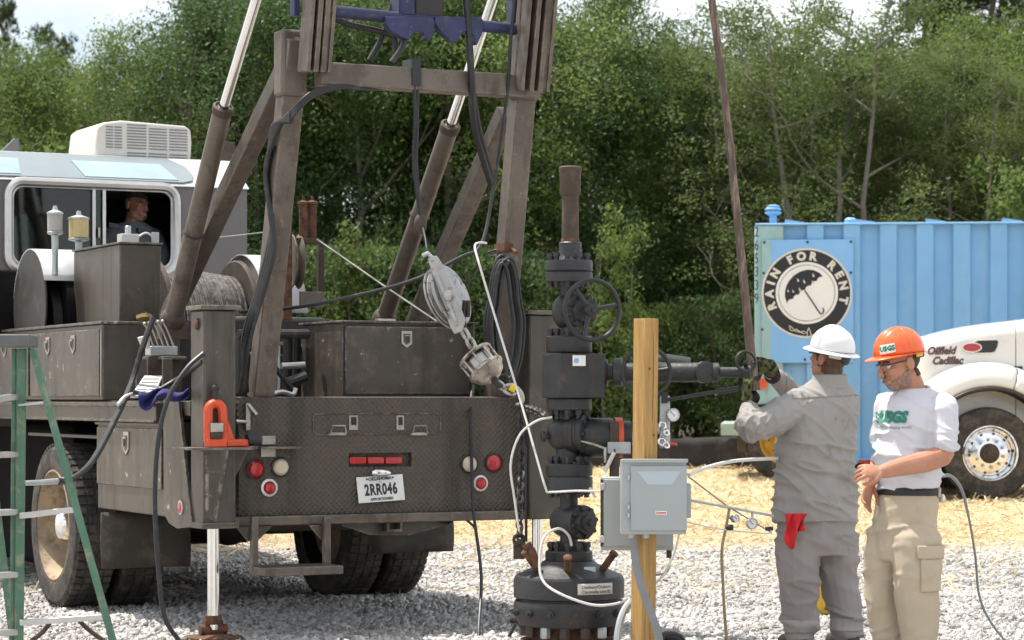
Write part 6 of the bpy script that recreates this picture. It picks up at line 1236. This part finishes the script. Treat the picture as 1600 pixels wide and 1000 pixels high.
def ridge(p, sx, sy, sz, seed): 
    v = mnoise.noise(Vector((p.x * sx + seed, p.y * sy, p.z * sz))); return (1 - min(1, abs(v) * 2.6)) ** 2.4
def folds(a, seed=0, shear=.5, zs=()):
    """long soft drapes, some creases bunched at the heights zs, and a slow swell"""
    def f(p):
        q = Vector((p.x + .35 * shear * p.z, p.y, p.z)); w_ = mnoise.noise(Vector((p.x * 2.2, p.y * 2.2, p.z * 2.2 + seed)))
        e = a * .55 * (ridge(q, 6.5, 6.5, 2.6, seed) - .35) * (.6 + w_) + a * .55 * (ridge(Vector((p.x, p.y, p.z + shear * p.x)), 2.6, 2.6, 8, seed + 7) - .35) * (.55 - w_) + a * .8 * mnoise.noise(Vector((p.x * 3, p.y * 3, p.z * 2.4 + seed)))
        for z in zs: e += a * .95 * math.exp(-((p.z - z) / .085) ** 2) * (ridge(Vector((p.x, p.y, p.z + .45 * shear * p.x)), 3.2, 3.2, 13, seed + 3) - .3)
        return e
    return f
def frame(f, up=(0, 0, 1)):
    f = Vector(f).normalized(); l = Vector(up).cross(f).normalized(); u = f.cross(l); return l, f, u            # left, forward, up
def head_pieces(mb, c, f, l, u, s=1.0):
    def P(x, y, z): return c + (l * x + f * y + u * z) * s
    def ell(x, y, z, rx, ry, rz, n=18, m=12):
        b = MB().sph((0, 0, 0), (rx, ry, rz), n, m); mb.add([P(x + v[0], y + v[1], z + v[2]) for v in b.v], b.f)
    ell(0, -.012, .035, .076, .094, .090); ell(0, .020, -.03, .064, .070, .080); ell(0, .045, -.085, .042, .042, .034); ell(0, .062, .030, .055, .030, .022)
    ell(0, .085, -.065, .030, .016, .020)
    for s_ in (-1, 1): ell(.032 * s_, .062, -.022, .026, .026, .028); ell(.050 * s_, .020, -.075, .020, .040, .030); ell(.079 * s_, -.012, -.002, .010, .022, .034)
    mb.tube([P(0, .088, .022), P(0, .104, -.006), P(0, .114, -.026), P(0, .098, -.040)], [.009 * s, .012 * s, .017 * s, .012 * s], 10)
    limbt(mb, [P(0, -.02, -.05), P(0, -.025, -.10)], [.058 * s, .056 * s])
    return P
def hand_pieces(mb, w, d, nrm, side, curl, s=1.0, spread=.0, thumb=.7):
    """wrist point, pointing direction, palm normal (the way the palm faces), side axis towards the thumb"""
    d = Vector(d).normalized(); nrm = Vector(nrm); nrm = (nrm - d * nrm.dot(d)).normalized(); a = d.cross(nrm) * side
    loft(mb, [(w - d * .02, .030 * s, .024 * s, a, nrm), (w + d * .015, .032 * s, .020 * s, a, nrm), (w + d * .05, .043 * s, .018 * s, a, nrm), (w + d * .088, .043 * s, .015 * s, a, nrm), (w + d * .098, .038 * s, .011 * s, a, nrm)], 16)
    for k, (o, ln) in enumerate(((.034, .076), (.0115, .085), (-.0115, .079), (-.034, .062))):
        p = w + d * .088 * s + a * o * s; dd = (d + a * (o * spread * 6)).normalized(); pts = [p - d * .02]; pts.append(p); cu = curl[k] if isinstance(curl, (list, tuple)) else curl
        for j, fr in enumerate((.46, .30, .24)):
            ax = dd.cross(nrm).normalized(); dd = Quaternion(ax, cu * (.7 if j == 0 else 1.0)) @ dd; nn_ = nrm; p = p + dd * ln * fr * s; pts.append(p)
        mb.tube(pts, [.0095 * s, .0098 * s, .0092 * s, .0085 * s, .0065 * s], 10, res=2)
    p = w + d * .025 * s + a * .032 * s; t1 = (d * .75 + a * .7 + nrm * .35).normalized(); t2 = (d * .9 + a * (.35 - .5 * thumb) + nrm * (.3 + .5 * thumb)).normalized(); t3 = (d * .8 - a * .6 * thumb + nrm * (.4 + .3 * thumb)).normalized()
    q1 = p + t1 * .042 * s; q2 = q1 + t2 * .034 * s; q3 = q2 + t3 * .026 * s; mb.tube([p - t1 * .02, p, q1, q2, q3], [.014 * s, .015 * s, .0125 * s, .011 * s, .008 * s], 10, res=2)
def hard_hat(parent, c, f, l, u, m, brim, tilt=0, s=1.0, ridges=3):
    def P(x, y, z): return c + (l * x + f * y + u * z) * s
    rx, ry, rz = .103, .124, .116; n = 48; rows = []
    for i in range(15):
        ph = R(90 * i / 14); row = []
        for k in range(n + 1):
            t = 2 * math.pi * k / n; x = rx * math.cos(ph) ** .9 * math.cos(t); y = ry * math.cos(ph) ** .9 * math.sin(t); z = rz * math.sin(ph) ** .92
            if ridges: z += .010 * sum(math.exp(-((x - o) / .011) ** 2) for o in ((-.036, 0, .036) if ridges == 3 else (0,))) * max(0, math.sin(ph) * 1.15 - .25) * (1 if abs(y) < .12 else .5)
            row.append(P(x, y, z))
        rows.append(row)
    h = MB().sheet(rows).build('hard_hat', m, parent, ang=60, solid=.004)
    br = []
    for i in range(6):
        q = i / 5; row = []
        for k in range(n + 1):
            t = 2 * math.pi * k / n; fr = max(0, math.sin(t)); w_ = brim[0] + (brim[1] - brim[0]) * fr ** 1.6 + (brim[2] - brim[0]) * max(0, -math.sin(t)) ** 2
            row.append(P((rx + w_ * q) * math.cos(t), (ry + w_ * q) * math.sin(t), -.004 - w_ * .42 * q ** 1.3 * (1 if brim[0] > .02 else .8)))
        br.append(row)
    MB().sheet(br).build('brim', m, h, ang=60, solid=.004)
    return h, P
def ring_rows(mb, rows, axis_w, axis_d, o, n=28):
    loft(mb, [(Vector(c), a, b, axis_w, axis_d) for c, a, b in rows], n)

# ---- man in grey coveralls, seen from behind, hands on the rod
GD = 13.9; gk = F / GD; gr = Vector((at(1277, 1000, GD).x, GD, 0))
G = thing('person', 'man in grey work clothes and white hard hat, seen from behind, gripping the rod', 'person', gr)
def g(px, py, dd=0): return at(px, py, GD + dd) - gr
aw_ = Vector((.90, .43, 0)).normalized(); ad_ = Vector((-.43, .90, 0)).normalized()            # across the back, and forward
def gring(px, py, hw, hd): return (g(px, py), hw / gk / .93, hd, aw_, ad_)
# trousers
tr = MB(); loft(tr, [gring(1274, 790, 60, .15), gring(1274, 812, 62, .165), gring(1275, 845, 63, .165), gring(1276, 868, 58, .15)], 28)
Lh, Rh = g(1244, 850, -.06), g(1308, 850, .06)
limbt(tr, [g(1246, 840, -.06), g(1247, 880, -.07), g(1249, 925, -.08), g(1249, 965, -.07), g(1251, 992, -.06)], [.135, .128, .112, .104, .100]); limbt(tr, [g(1306, 840, .04), g(1309, 880, .05), g(1316, 925, .05), g(1322, 960, .04), g(1324, 988, .03)], [.130, .122, .104, .096, .092])
trs = fuse(tr, 'trousers', 'gray_trousers', G, .009, 4, folds(.023, 3, .5, (.10, .20, .42, .68)))
for s_ in (-1, 1): patch(trs, lambda c, n: g(0, 986).z < c.z < g(0, 966).z and (c.x - g(1286, 0).x) * s_ > 0, .004, 'reflective_cuff', 'cuff_band', trs, .003)
# shirt
shm = MB(); loft(shm, [gring(1274, 814, 66, .175), gring(1274, 800, 67.5, .18), gring(1274, 770, 66, .175), gring(1275, 730, 64, .165), gring(1277, 690, 64, .16), gring(1280, 655, 64, .155), gring(1284, 632, 61, .145), gring(1288, 616, 52, .12), gring(1292, 604, 37, .095), gring(1295, 594, 26, .075)], 30)
ls_, le_, lw_ = g(1243, 634, -.10), g(1168, 668, -.36), g(1171, 630, -.20)
rs_, re_, rw_ = g(1322, 632, .10), g(1262, 640, .42), g(1213, 590, .12)
limbt(shm, [ls_ + Vector((.03, 0, .0)), ls_, ls_.lerp(le_, .5) + Vector((0, 0, -.012)), le_], [.085, .094, .092, .082]); limbt(shm, [le_, le_.lerp(lw_, .45), lw_], [.082, .068, .052]); limbt(shm, [rs_, rs_.lerp(re_, .5), re_], [.098, .086, .072]); limbt(shm, [re_, re_.lerp(rw_, .5), rw_], [.070, .060, .048])
base_f = folds(.023, 1, .7, (.85, .98, 1.12))
def gf(p):
    e = base_f(p)
    for j, am in ((le_, .020), (ls_, .014), (re_, .014)): 
        dd = (p - j).length; e += am * math.exp(-(dd / .14) ** 2) * (ridge(p, 14, 14, 10, 4) - .3)
    return e
sht = fuse(shm, 'shirt', 'gray_shirt', G, .0065, 3, gf)
patch(sht, lambda c, n: c.z > g(0, 621).z + .012 * math.sin(c.x * 6) and c.x > g(1232, 0).x and (c - ls_).length > .05, .004, 'yoke', 'gray_shirt', sht, .004)
hd0 = g(1296, 560, .0); hl, hf, hu = frame((-.66, .72, .24))
co_ = MB()
for k, (py, hw) in enumerate(((602, 29), (594, 26), (587, 24.5))): pass
loft(co_, [(g(1294, 608), .125, .105, aw_, ad_), (g(1295, 597), .108, .094, aw_, ad_), (g(1297, 585, .0), .096, .086, aw_, ad_)], 26); fuse(co_, 'collar', 'gray_shirt', sht, .006, 3, folds(.004, 9))
# body: head, neck, trunk, legs and arms as one skin
bd = MB(); gP = head_pieces(bd, hd0, hf, hl, hu, 1.06)
loft(bd, [(g(1274, 860), .15, .10, aw_, ad_), (g(1274, 760), .17, .11, aw_, ad_), (g(1280, 660), .19, .11, aw_, ad_), (g(1290, 612), .12, .08, aw_, ad_), (g(1295, 590), .065, .065, aw_, ad_)])
limbt(bd, [gP(0, -.02, -.07), g(1296, 592), g(1292, 612)], [.06, .06, .065]); limbt(bd, [g(1246, 840, -.06), g(1249, 925, -.08), g(1251, 992, -.06)], [.08, .055, .04]); limbt(bd, [g(1306, 840, .04), g(1316, 925, .05), g(1322, 985, .03)], [.08, .055, .04]); limbt(bd, [ls_, le_.lerp(ls_, .06)], [.05, .036]); limbt(bd, [le_.lerp(ls_, .06), lw_], [.036, .034]); limbt(bd, [rs_, re_.lerp(rs_, .06)], [.05, .036]); limbt(bd, [re_.lerp(rs_, .06), rw_], [.036, .034]); limbt(bd, [rw_, g(1203, 583, -.05)], [.036, .034]); limbt(bd, [lw_, g(1173, 622, -.19)], [.036, .034])
body = fuse(bd, 'body', 'skin_a', G, .0055, 3)
def hloc(p, P0, l, f, u): d = p - P0; return d.dot(l), d.dot(f), d.dot(u)
def ghair(c, n):
    x, y, z = hloc(c, hd0, hl, hf, hu); 
    return (z > -.10 and z < .14 and y < .035 - .02 * (z < -.02) and not (abs(x) > .074 and -.055 < y < .02 and z < .045 and z > -.05) and y < .045 + z * .2 and not (y > -.01 and z < -.045)) and (z > -.072 or y < -.03) and z > -.088
patch(body, ghair, .007, 'hair', 'hair_brown', body, .005)
for j in (0,):
    hh, HP = hard_hat(G, hd0 + hu * .055 - hf * .008, (hf - hu * .04).normalized(), hl, (hu + hf * .04).normalized(), 'white_hat', (.030, .038, .032), ridges=1, s=1.08)
    sp_rows = [[hd0 + (hl * (.090 * math.sin(t_)) + hf * (-.108 * math.cos(t_) - .012) + hu * (z + .012 * abs(math.sin(t_)))) * 1.06 for t_ in np.linspace(-1.5, 1.5, 24)] for z in (.012, .045)]
    MB().sheet(sp_rows).build('suspension_band', 'black_trim', hh, solid=.003); MB().lathe([(.026, 0), (.026, .012), (.018, .016)], hd0 + (hf * -.122 + hu * .018 + hl * .02) * 1.06, -hf + hl * .2, 16).build('ratchet_knob', 'black_trim', hh); MB().sheet([[hd0 + (hl * (.094 * math.sin(t_)) + hf * (-.111 * math.cos(t_) - .012) + hu * z) * 1.06 for t_ in np.linspace(.35, 1.1, 8)] for z in (.018, .062)]).build('strap_pad', 'sign_white', hh, solid=.003)
MB().tube([gP(.078, -.01, .018), gP(.082, .03, .020), gP(.074, .08, .012)], .004, 6).build('glasses_arm', 'print_dark', body)
# gloves on the rod
rodp = lambda py: at(1172 + (py - 540) * .114, py, 13.66) - gr
for (w_, tgt, m_, sd, nm, cl_, nr) in ((lw_ + Vector((.012, -.005, .03)), rodp(596), 'glove_green', 1, 'glove', 1.12, Vector((.95, .25, .15))), (rw_ + Vector((-.035, -.10, .02)), rodp(573), 'glove_green', -1, 'glove', 1.15, Vector((-.45, -.70, -.35)))):
    hm = MB(); d_ = (tgt + (w_ - tgt) * .05 - w_); d_ = Vector((d_.x, d_.y, d_.z + .02)).normalized() if sd == 1 else Vector((-.95, -.25, .05)).normalized()
    w0 = tgt - d_ * .085 - nr.normalized() * .036; hand_pieces(hm, w0, d_, nr, sd, cl_, 1.12, thumb=.9); limbt(hm, [w_, w0], [.042, .036])
    gl_ = fuse(hm, nm, m_, G, .0045, 2); limb_ = MB(); limbt(limb_, [w_.lerp(w0, -.25), w_.lerp(w0, .35)], [.047, .044]); fuse(limb_, 'glove_cuff', 'glove_black', gl_, .005, 2)
# boots
for fx, fy, dd in ((1251, 1004, -.06), (1326, 1002, .02)):
    bm = MB(); p = g(fx, fy, dd); p.z = .07; limbt(bm, [p + Vector((0, 0, .09)), p + Vector((0, 0, .04)), p + Vector((-.01, .02, -.02))], [.062, .060, .055]); limbt(bm, [p + Vector((.02, -.05, -.025)), p + Vector((-.05, .10, -.025)), p + Vector((-.08, .16, -.035))], [.045, .048, .038]); fuse(bm, 'boot', 'leather', G, .007, 3)
# red rag from the hip pocket
rg = thing('red_rag', 'bright red rag hanging from the back pocket of the man in grey', 'rag', gr)
rw = []
for i in range(13):
    t_ = i / 12; row = []
    for j in range(9):
        s_ = j / 8; xx = 1225 + 36 * s_ + (s_ - .35) * (-9) * t_ + 3 * math.sin(t_ * 5 + s_ * 9); yy = 802 + (58 - 30 / (1 + math.exp(-16 * (s_ - .55))) - 14 * math.exp(-(s_ / .12) ** 2)) * t_ ; row.append(g(xx, yy, -.235 - .02 * math.sin(s_ * 13 + t_ * 2) - .012 * math.sin(t_ * 9 + s_ * 6)))
    rw.append(row)
MB().sheet(rw).build('cloth', 'red_rag', rg, solid=.004, sub=1)

# ---- man in orange hard hat, three-quarter view, facing left
OD = 12.4; ok_ = F / OD; orr = Vector((at(1412, 1000, OD).x, OD, 0))
O = thing('person', 'man in orange hard hat, pale tee shirt and khaki cargo trousers facing left', 'person', orr)
def o(px, py, dd=0): return at(px, py, OD + dd) - orr
of_ = Vector((-.76, -.65, 0)).normalized(); ol_ = Vector((0, 0, 1)).cross(of_)
def oring(px, py, hw, hd, dd=0): return (o(px, py, dd), hw, hd, ol_, of_)
tr = MB(); loft(tr, [oring(1420, 762, .165, .135), oring(1419, 785, .172, .14), oring(1416, 820, .178, .14), oring(1413, 850, .178, .135), oring(1411, 875, .165, .12)], 28)
limbt(tr, [o(1432, 840, -.09), o(1432, 885, -.10), o(1434, 940, -.10), o(1436, 1000, -.08), o(1438, 1045, -.06)], [.125, .118, .105, .090, .088]); limbt(tr, [o(1392, 840, .08), o(1381, 885, .09), o(1382, 940, .10), o(1391, 1000, .11), o(1396, 1045, .12)], [.120, .112, .098, .086, .084])
trs = fuse(tr, 'trousers', 'khaki', O, .009, 4, folds(.015, 5, -.5, (.16, .48, .76)))
nv = Vector((.30, -.95, 0)).normalized()
def inpx(c, x0, x1, y0, y1): return o(x0, 0).x < c.x < o(x1, 0).x and o(0, y1).z < c.z < o(0, y0).z
patch(trs, lambda c, n: n.y < -.1 and inpx(c, 1427, 1464, 868, 920), .010, 'cargo_pocket', 'khaki', trs, .010); patch(trs, lambda c, n: n.y < .0 and inpx(c, 1421, 1468, 850, 869), .016, 'pocket_flap', 'khaki', trs, .014)
patch(trs, lambda c, n: o(0, 772).z < c.z < o(0, 758.5).z, .006, 'belt', 'belt_black', trs, .006)
for px in (1408, 1462): patch(trs, lambda c, n, px=px: n.y < 0 and inpx(c, px - 3, px + 3, 757, 776), .011, 'belt_loop', 'khaki', trs, .006)
tm = MB(); loft(tm, [oring(1421, 765, .168, .14), oring(1420, 745, .180, .165), oring(1419, 715, .186, .168), oring(1421, 685, .190, .150), oring(1424, 655, .196, .135), oring(1427, 633, .192, .12), oring(1430, 618, .145, .095), oring(1430, 606, .085, .075)], 30)
lsh = o(1430, 634) + ol_ * .185; rsh = o(1428, 636) - ol_ * .180
lel = o(1475, 711, -.20); lwr = o(1379, 737, -.30)
limbt(tm, [lsh - ol_ * .04, lsh + Vector((0, 0, -.02)), lsh.lerp(lel, .55), lsh.lerp(lel, .84)], [.068, .074, .070, .072]); rel = rsh + Vector((-.02, .02, -.30)); limbt(tm, [rsh + ol_ * .04, rsh, rsh.lerp(rel, .65)], [.066, .070, .066])
tee = fuse(tm, 'tee_shirt', 'tee_gray', O, .0065, 3, folds(.019, 12, .6, (.98, 1.08, 1.2)))
hd1 = o(1406, 568, -.02); l1, f1, u1 = frame((-.92, -.34, -.24))
co_ = MB(); co_.tube([o(1427, 611) + ol_ * .083 * math.cos(t_) + of_ * (.076 * math.sin(t_)) + Vector((0, 0, -.022 * math.sin(t_))) for t_ in np.linspace(0, 2 * math.pi, 26)[:-1]], .010, 8, closed=True); co_.build('neck_rib', 'tee_gray', tee)
bd = MB(); oP = head_pieces(bd, hd1, f1, l1, u1, 1.06)
limbt(bd, [oP(0, -.02, -.06), o(1426, 612), o(1428, 640)], [.064, .066, .085])
loft(bd, [oring(1414, 860, .12, .09), oring(1420, 740, .13, .11), oring(1424, 655, .15, .09), oring(1428, 618, .09, .07)])
limbt(bd, [o(1432, 850, -.09), o(1434, 940, -.10), o(1438, 1045, -.06)], [.08, .065, .05]); limbt(bd, [o(1392, 850, .08), o(1382, 940, .10), o(1396, 1045, .12)], [.08, .065, .05])
limbt(bd, [lsh, lsh.lerp(lel, .6), lel], [.046, .049, .050]); limbt(bd, [lel, lel.lerp(lwr, .3) + Vector((0, 0, -.006)), lwr.lerp(lel, .25), lwr], [.052, .056, .044, .034]); hand_pieces(bd, lwr, Vector((-.97, -.20, .06)), Vector((-.1, .75, -.65)), 1, [.55, .65, .75, .85], .95, spread=.8, thumb=.6)
rwr = o(1361, 752, -.02); relb = o(1385, 700, .14); limbt(bd, [rsh, relb], [.055, .048]); limbt(bd, [relb, relb.lerp(rwr, .5), rwr], [.048, .044, .032]); hand_pieces(bd, rwr, Vector((-.30, -.15, -.95)), Vector((.6, -.6, -.2)), -1, [.25, .35, .4, .5], .95, spread=.8, thumb=.4)
body = fuse(bd, 'body', 'skin_b', O, .0040, 3)
def obeard(c, n):
    x, y, z = hloc(c, hd1, l1, f1, u1); return -.122 < z and y > -.005 and (z < -.030 - .60 * max(0, y - .005) + .012 * mnoise.noise(c * 60) or (-.064 < z < -.044 and abs(x) < .032 and y > .07)) and not (abs(x) < .021 and -.080 < z < -.064 and y > .06)
patch(body, obeard, .0025, 'beard', 'beard_gray', body, .002, False)
def ohair(c, n):
    x, y, z = hloc(c, hd1, l1, f1, u1); return z > -.075 and y < .0 and not (abs(x) > .076 and -.045 < y < .02) and z < .14 and (z > -.02 or y < -.045)
patch(body, ohair, .005, 'hair', 'hair_dark', body, .004)
for s_ in (-1, 1):
    MB().sph(oP(.031 * s_, .076, .004), .012, 12, 8).build('eye', 'sign_white', body); MB().tube([oP(.050 * s_, .078, .024), oP(.032 * s_, .092, .029), oP(.014 * s_, .093, .024)], .0045, 6).build('eyebrow', 'hair_dark', body)
MB().tube([oP(-.024, .098, -.068), oP(0, .106, -.066), oP(.024, .098, -.068)], .005, 6).build('lips', 'skin_c', body)
gs = thing('glasses', None, None); gs.parent = O
for s_ in (-1, 1):
    MB().prism([oP(s_ * x, .106 - abs(x) * .25, z) for x, z in ((.010, .016), (.050, .018), (.056, .002), (.048, -.016), (.022, -.018), (.010, -.006))], -f1 * .002).build('lens', 'clear_lens', gs); MB().tube([oP(s_ * .010, .108, .016), oP(s_ * .035, .101, .018), oP(s_ * .056, .095, .014), oP(s_ * .078, .03, .016), oP(s_ * .082, -.015, .012)], .0032, 6).build('temple', 'print_dark', gs)
oh, OP_ = hard_hat(O, hd1 + u1 * .050 - f1 * .008, (f1 + u1 * .12).normalized(), l1, (u1 - f1 * .12).normalized(), 'orange_hat', (.008, .050, .010), ridges=3, s=1.06)
MB().sheet([[hd1 + (l1 * (.090 * math.sin(t_)) + f1 * (-.106 * math.cos(t_) - .010) + u1 * (z + .014 * abs(math.sin(t_)))) * 1.06 for t_ in np.linspace(-1.2, 1.2, 18)] for z in (.005, .042)]).build('sweat_strap', 'strap_yellow', oh, solid=.004); MB().lathe([(.020, 0), (.020, .014)], hd1 + (f1 * -.115 + u1 * .02) * 1.06, -f1, 12).build('ratchet_knob', 'black_trim', oh)
# print laid on cloth and hat by dropping it along a ray
def drop(surf, vs, org, xa, ya, d_, off):
    dg = bpy.context.evaluated_depsgraph_get(); bv = BVHTree.FromObject(surf, dg); out = []
    for v in vs:
        p = org + xa * v.x + ya * v.y; h = bv.ray_cast(p, d_); q = h[0] if h[0] is not None else p + d_ * .3; out.append(q - d_ * off)
    return out
bpy.context.view_layer.update()
xa = Vector((.80, -.60, 0)).normalized(); d_ = Vector((.55, .83, 0)).normalized(); org = o(1402, 652, -.9)
org = o(1401, 652, 0) - d_ * .6
lt = MB(); vs_, fs_ = text_data('USGS', .074, shear=.12, bold=.005, res=2); lt.add(drop(tee, vs_, org + xa * .012, xa, Vector((0, 0, 1)), d_, .006), fs_)
for k in range(3): 
    V_ = [Vector((-.130 + .06 * t_ / 6, .022 - .018 * k + .006 * math.sin(t_ * 1.1), 0)) for t_ in range(7)]; V2 = [v + Vector((0, -.010, 0)) for v in V_]; lt.add(drop(tee, V_ + V2, org, xa, Vector((0, 0, 1)), d_, .006), [(i, i + 1, i + 8, i + 7) for i in range(6)])
vs_, fs_ = text_data('science for a changing world', .0215, res=1, shear=.2); lt.add(drop(tee, vs_, org - Vector((0, 0, .048)), xa, Vector((0, 0, 1)), d_, .005), fs_); lt.build('chest_print', 'print_green', tee, smooth=False)
hc = hd1 + u1 * .05; hbv = BVHTree.FromObject(oh, bpy.context.evaluated_depsgraph_get())
def wraph(x, z, off):
    a_ = R(38) + x / .12; q = (f1 * math.cos(a_) + l1 * math.sin(a_)); p0 = hc + u1 * (.045 + z); h = hbv.ray_cast(p0 + q * .4, -q); return (h[0] if h[0] is not None else p0 + q * .12) + q * off
grid = [wraph(-x, y, .0035) for y in (-.022, 0, .022) for x in np.linspace(-.042, .042, 9)]; fsq = [(r_ * 9 + i, r_ * 9 + i + 1, r_ * 9 + i + 10, r_ * 9 + i + 9) for r_ in range(2) for i in range(8)]
sk_ = MB().add(grid, fsq).build('hat_sticker', 'sign_white', oh); vs_, fs_ = text_data('USGS', .034, bold=.002, res=1); MB().add([wraph(v.x, v.y, .0055) for v in vs_], fs_).build('sticker_print', 'print_green', sk_, smooth=False)
for dd, px in ((-.06, 1438), (.12, 1396)):
    bm = MB(); p = o(px, 1050, dd); p.z = .06; limbt(bm, [p + Vector((0, 0, .14)), p], [.058, .055]); limbt(bm, [p + Vector((.06, .03, -.02)), p - Vector((.11, .09, .025)), p - Vector((.15, .12, .03))], [.045, .046, .036]); fuse(bm, 'boot', 'leather', O, .007, 3)
p = o(1473, 778, -.02); MB().sph(p, (.012, .02, .02)).build('pocket_tag', 'sign_white', trs)

# ---- operator at the cab window
pv = 5.32; Pm = thing('person', 'man in dark work shirt smiling out of the cab window', 'person', t2w((TV(205, 400, pv).x, pv, DZ - .15)))
po_ = Pm.location.copy()
def pt(px, py, dv=0): return t2w(TV(px, py, pv + dv)) - po_
pw = TR @ Vector((1, 0, 0)); pd_ = TR @ Vector((0, -1, 0)); ba = (pw * .95 + pd_ * .3).normalized(); bb = Vector((0, 0, 1)).cross(ba)
sm_ = MB(); zb0 = pt(205, 440).z
loft(sm_, [(Vector((0, 0, .45)) + pt(205, 440) * Vector((1, 1, 0)) if False else pt(203, 450), .20, .13, ba, bb), (pt(203, 400), .22, .14, ba, bb), (pt(203, 372), .225, .13, ba, bb), (pt(205, 356), .19, .11, ba, bb), (pt(208, 347), .10, .08, ba, bb)], 26)
limbt(sm_, [pt(172, 362), pt(162, 395), pt(165, 430, -.1)], [.075, .066, .055]); limbt(sm_, [pt(238, 366), pt(252, 398), pt(248, 425, -.15)], [.075, .066, .055])
shp = fuse(sm_, 'shirt', 'work_shirt_dark', Pm, .01, 3, folds(.010, 21, .4))
hd2 = pt(214, 322); l2, f2, u2 = frame((pw * .30 + pd_ * .90 + Vector((0, 0, -.05))), (0.10, 0, 1))
bd = MB(); P2 = head_pieces(bd, hd2, f2, l2, u2, 1.08); limbt(bd, [P2(0, -.03, -.08), pt(207, 352), pt(205, 370)], [.06, .062, .08]); loft(bd, [(pt(203, 440), .15, .09, ba, bb), (pt(204, 365), .16, .09, ba, bb), (pt(206, 352), .08, .06, ba, bb)]); limbt(bd, [pt(165, 430, -.1), pt(178, 440, -.2)], [.04, .035]); limbt(bd, [pt(248, 425, -.15), pt(232, 438, -.25)], [.04, .035])
limbt(bd, [pt(195, 450), pt(190, 462, -.35), pt(190, 520, -.38) * Vector((1, 1, 0)) + Vector((0, 0, .03))], [.09, .07, .05])
hand_pieces(bd, pt(178, 440, -.2), pd_, Vector((0, 0, -1)), 1, .4); hand_pieces(bd, pt(232, 438, -.25), pd_, Vector((0, 0, -1)), -1, .4)
body = fuse(bd, 'body', 'skin_c', Pm, .006, 3)
def phair(c, n):
    x, y, z = hloc(c, hd2, l2, f2, u2); return z > -.05 and z < .2 and (y < .0 + .6 * max(0, z - .055) or z > .060) and not (abs(x) > .076 and -.05 < y < .02 and z < .05)
patch(body, phair, .006, 'hair', 'hair_dark', body, .004)
for x_, y_ in ((178, 352), (224, 360)):
    c = pt(x_, y_, -.18); MB().prism([c + pw * a_ + Vector((0, 0, b_)) for a_, b_ in ((-.04, -.016), (.04, -.026), (.04, .012), (-.04, .022))], -pd_ * .06).build('name_patch', 'print_dark', shp)
for s_ in (-1, 1): MB().sph(P2(.031 * s_, .074, .004), .010, 10, 7).build('eye', 'gray_glass', body); MB().tube([P2(.050 * s_, .078, .024), P2(.032 * s_, .093, .028), P2(.014 * s_, .094, .024)], .0045, 6).build('eyebrow', 'hair_dark', body)
MB().tube([P2(-.024, .094, -.062), P2(0, .102, -.067), P2(.024, .094, -.062)], .0035, 6).build('smile', 'gray_glass', body)
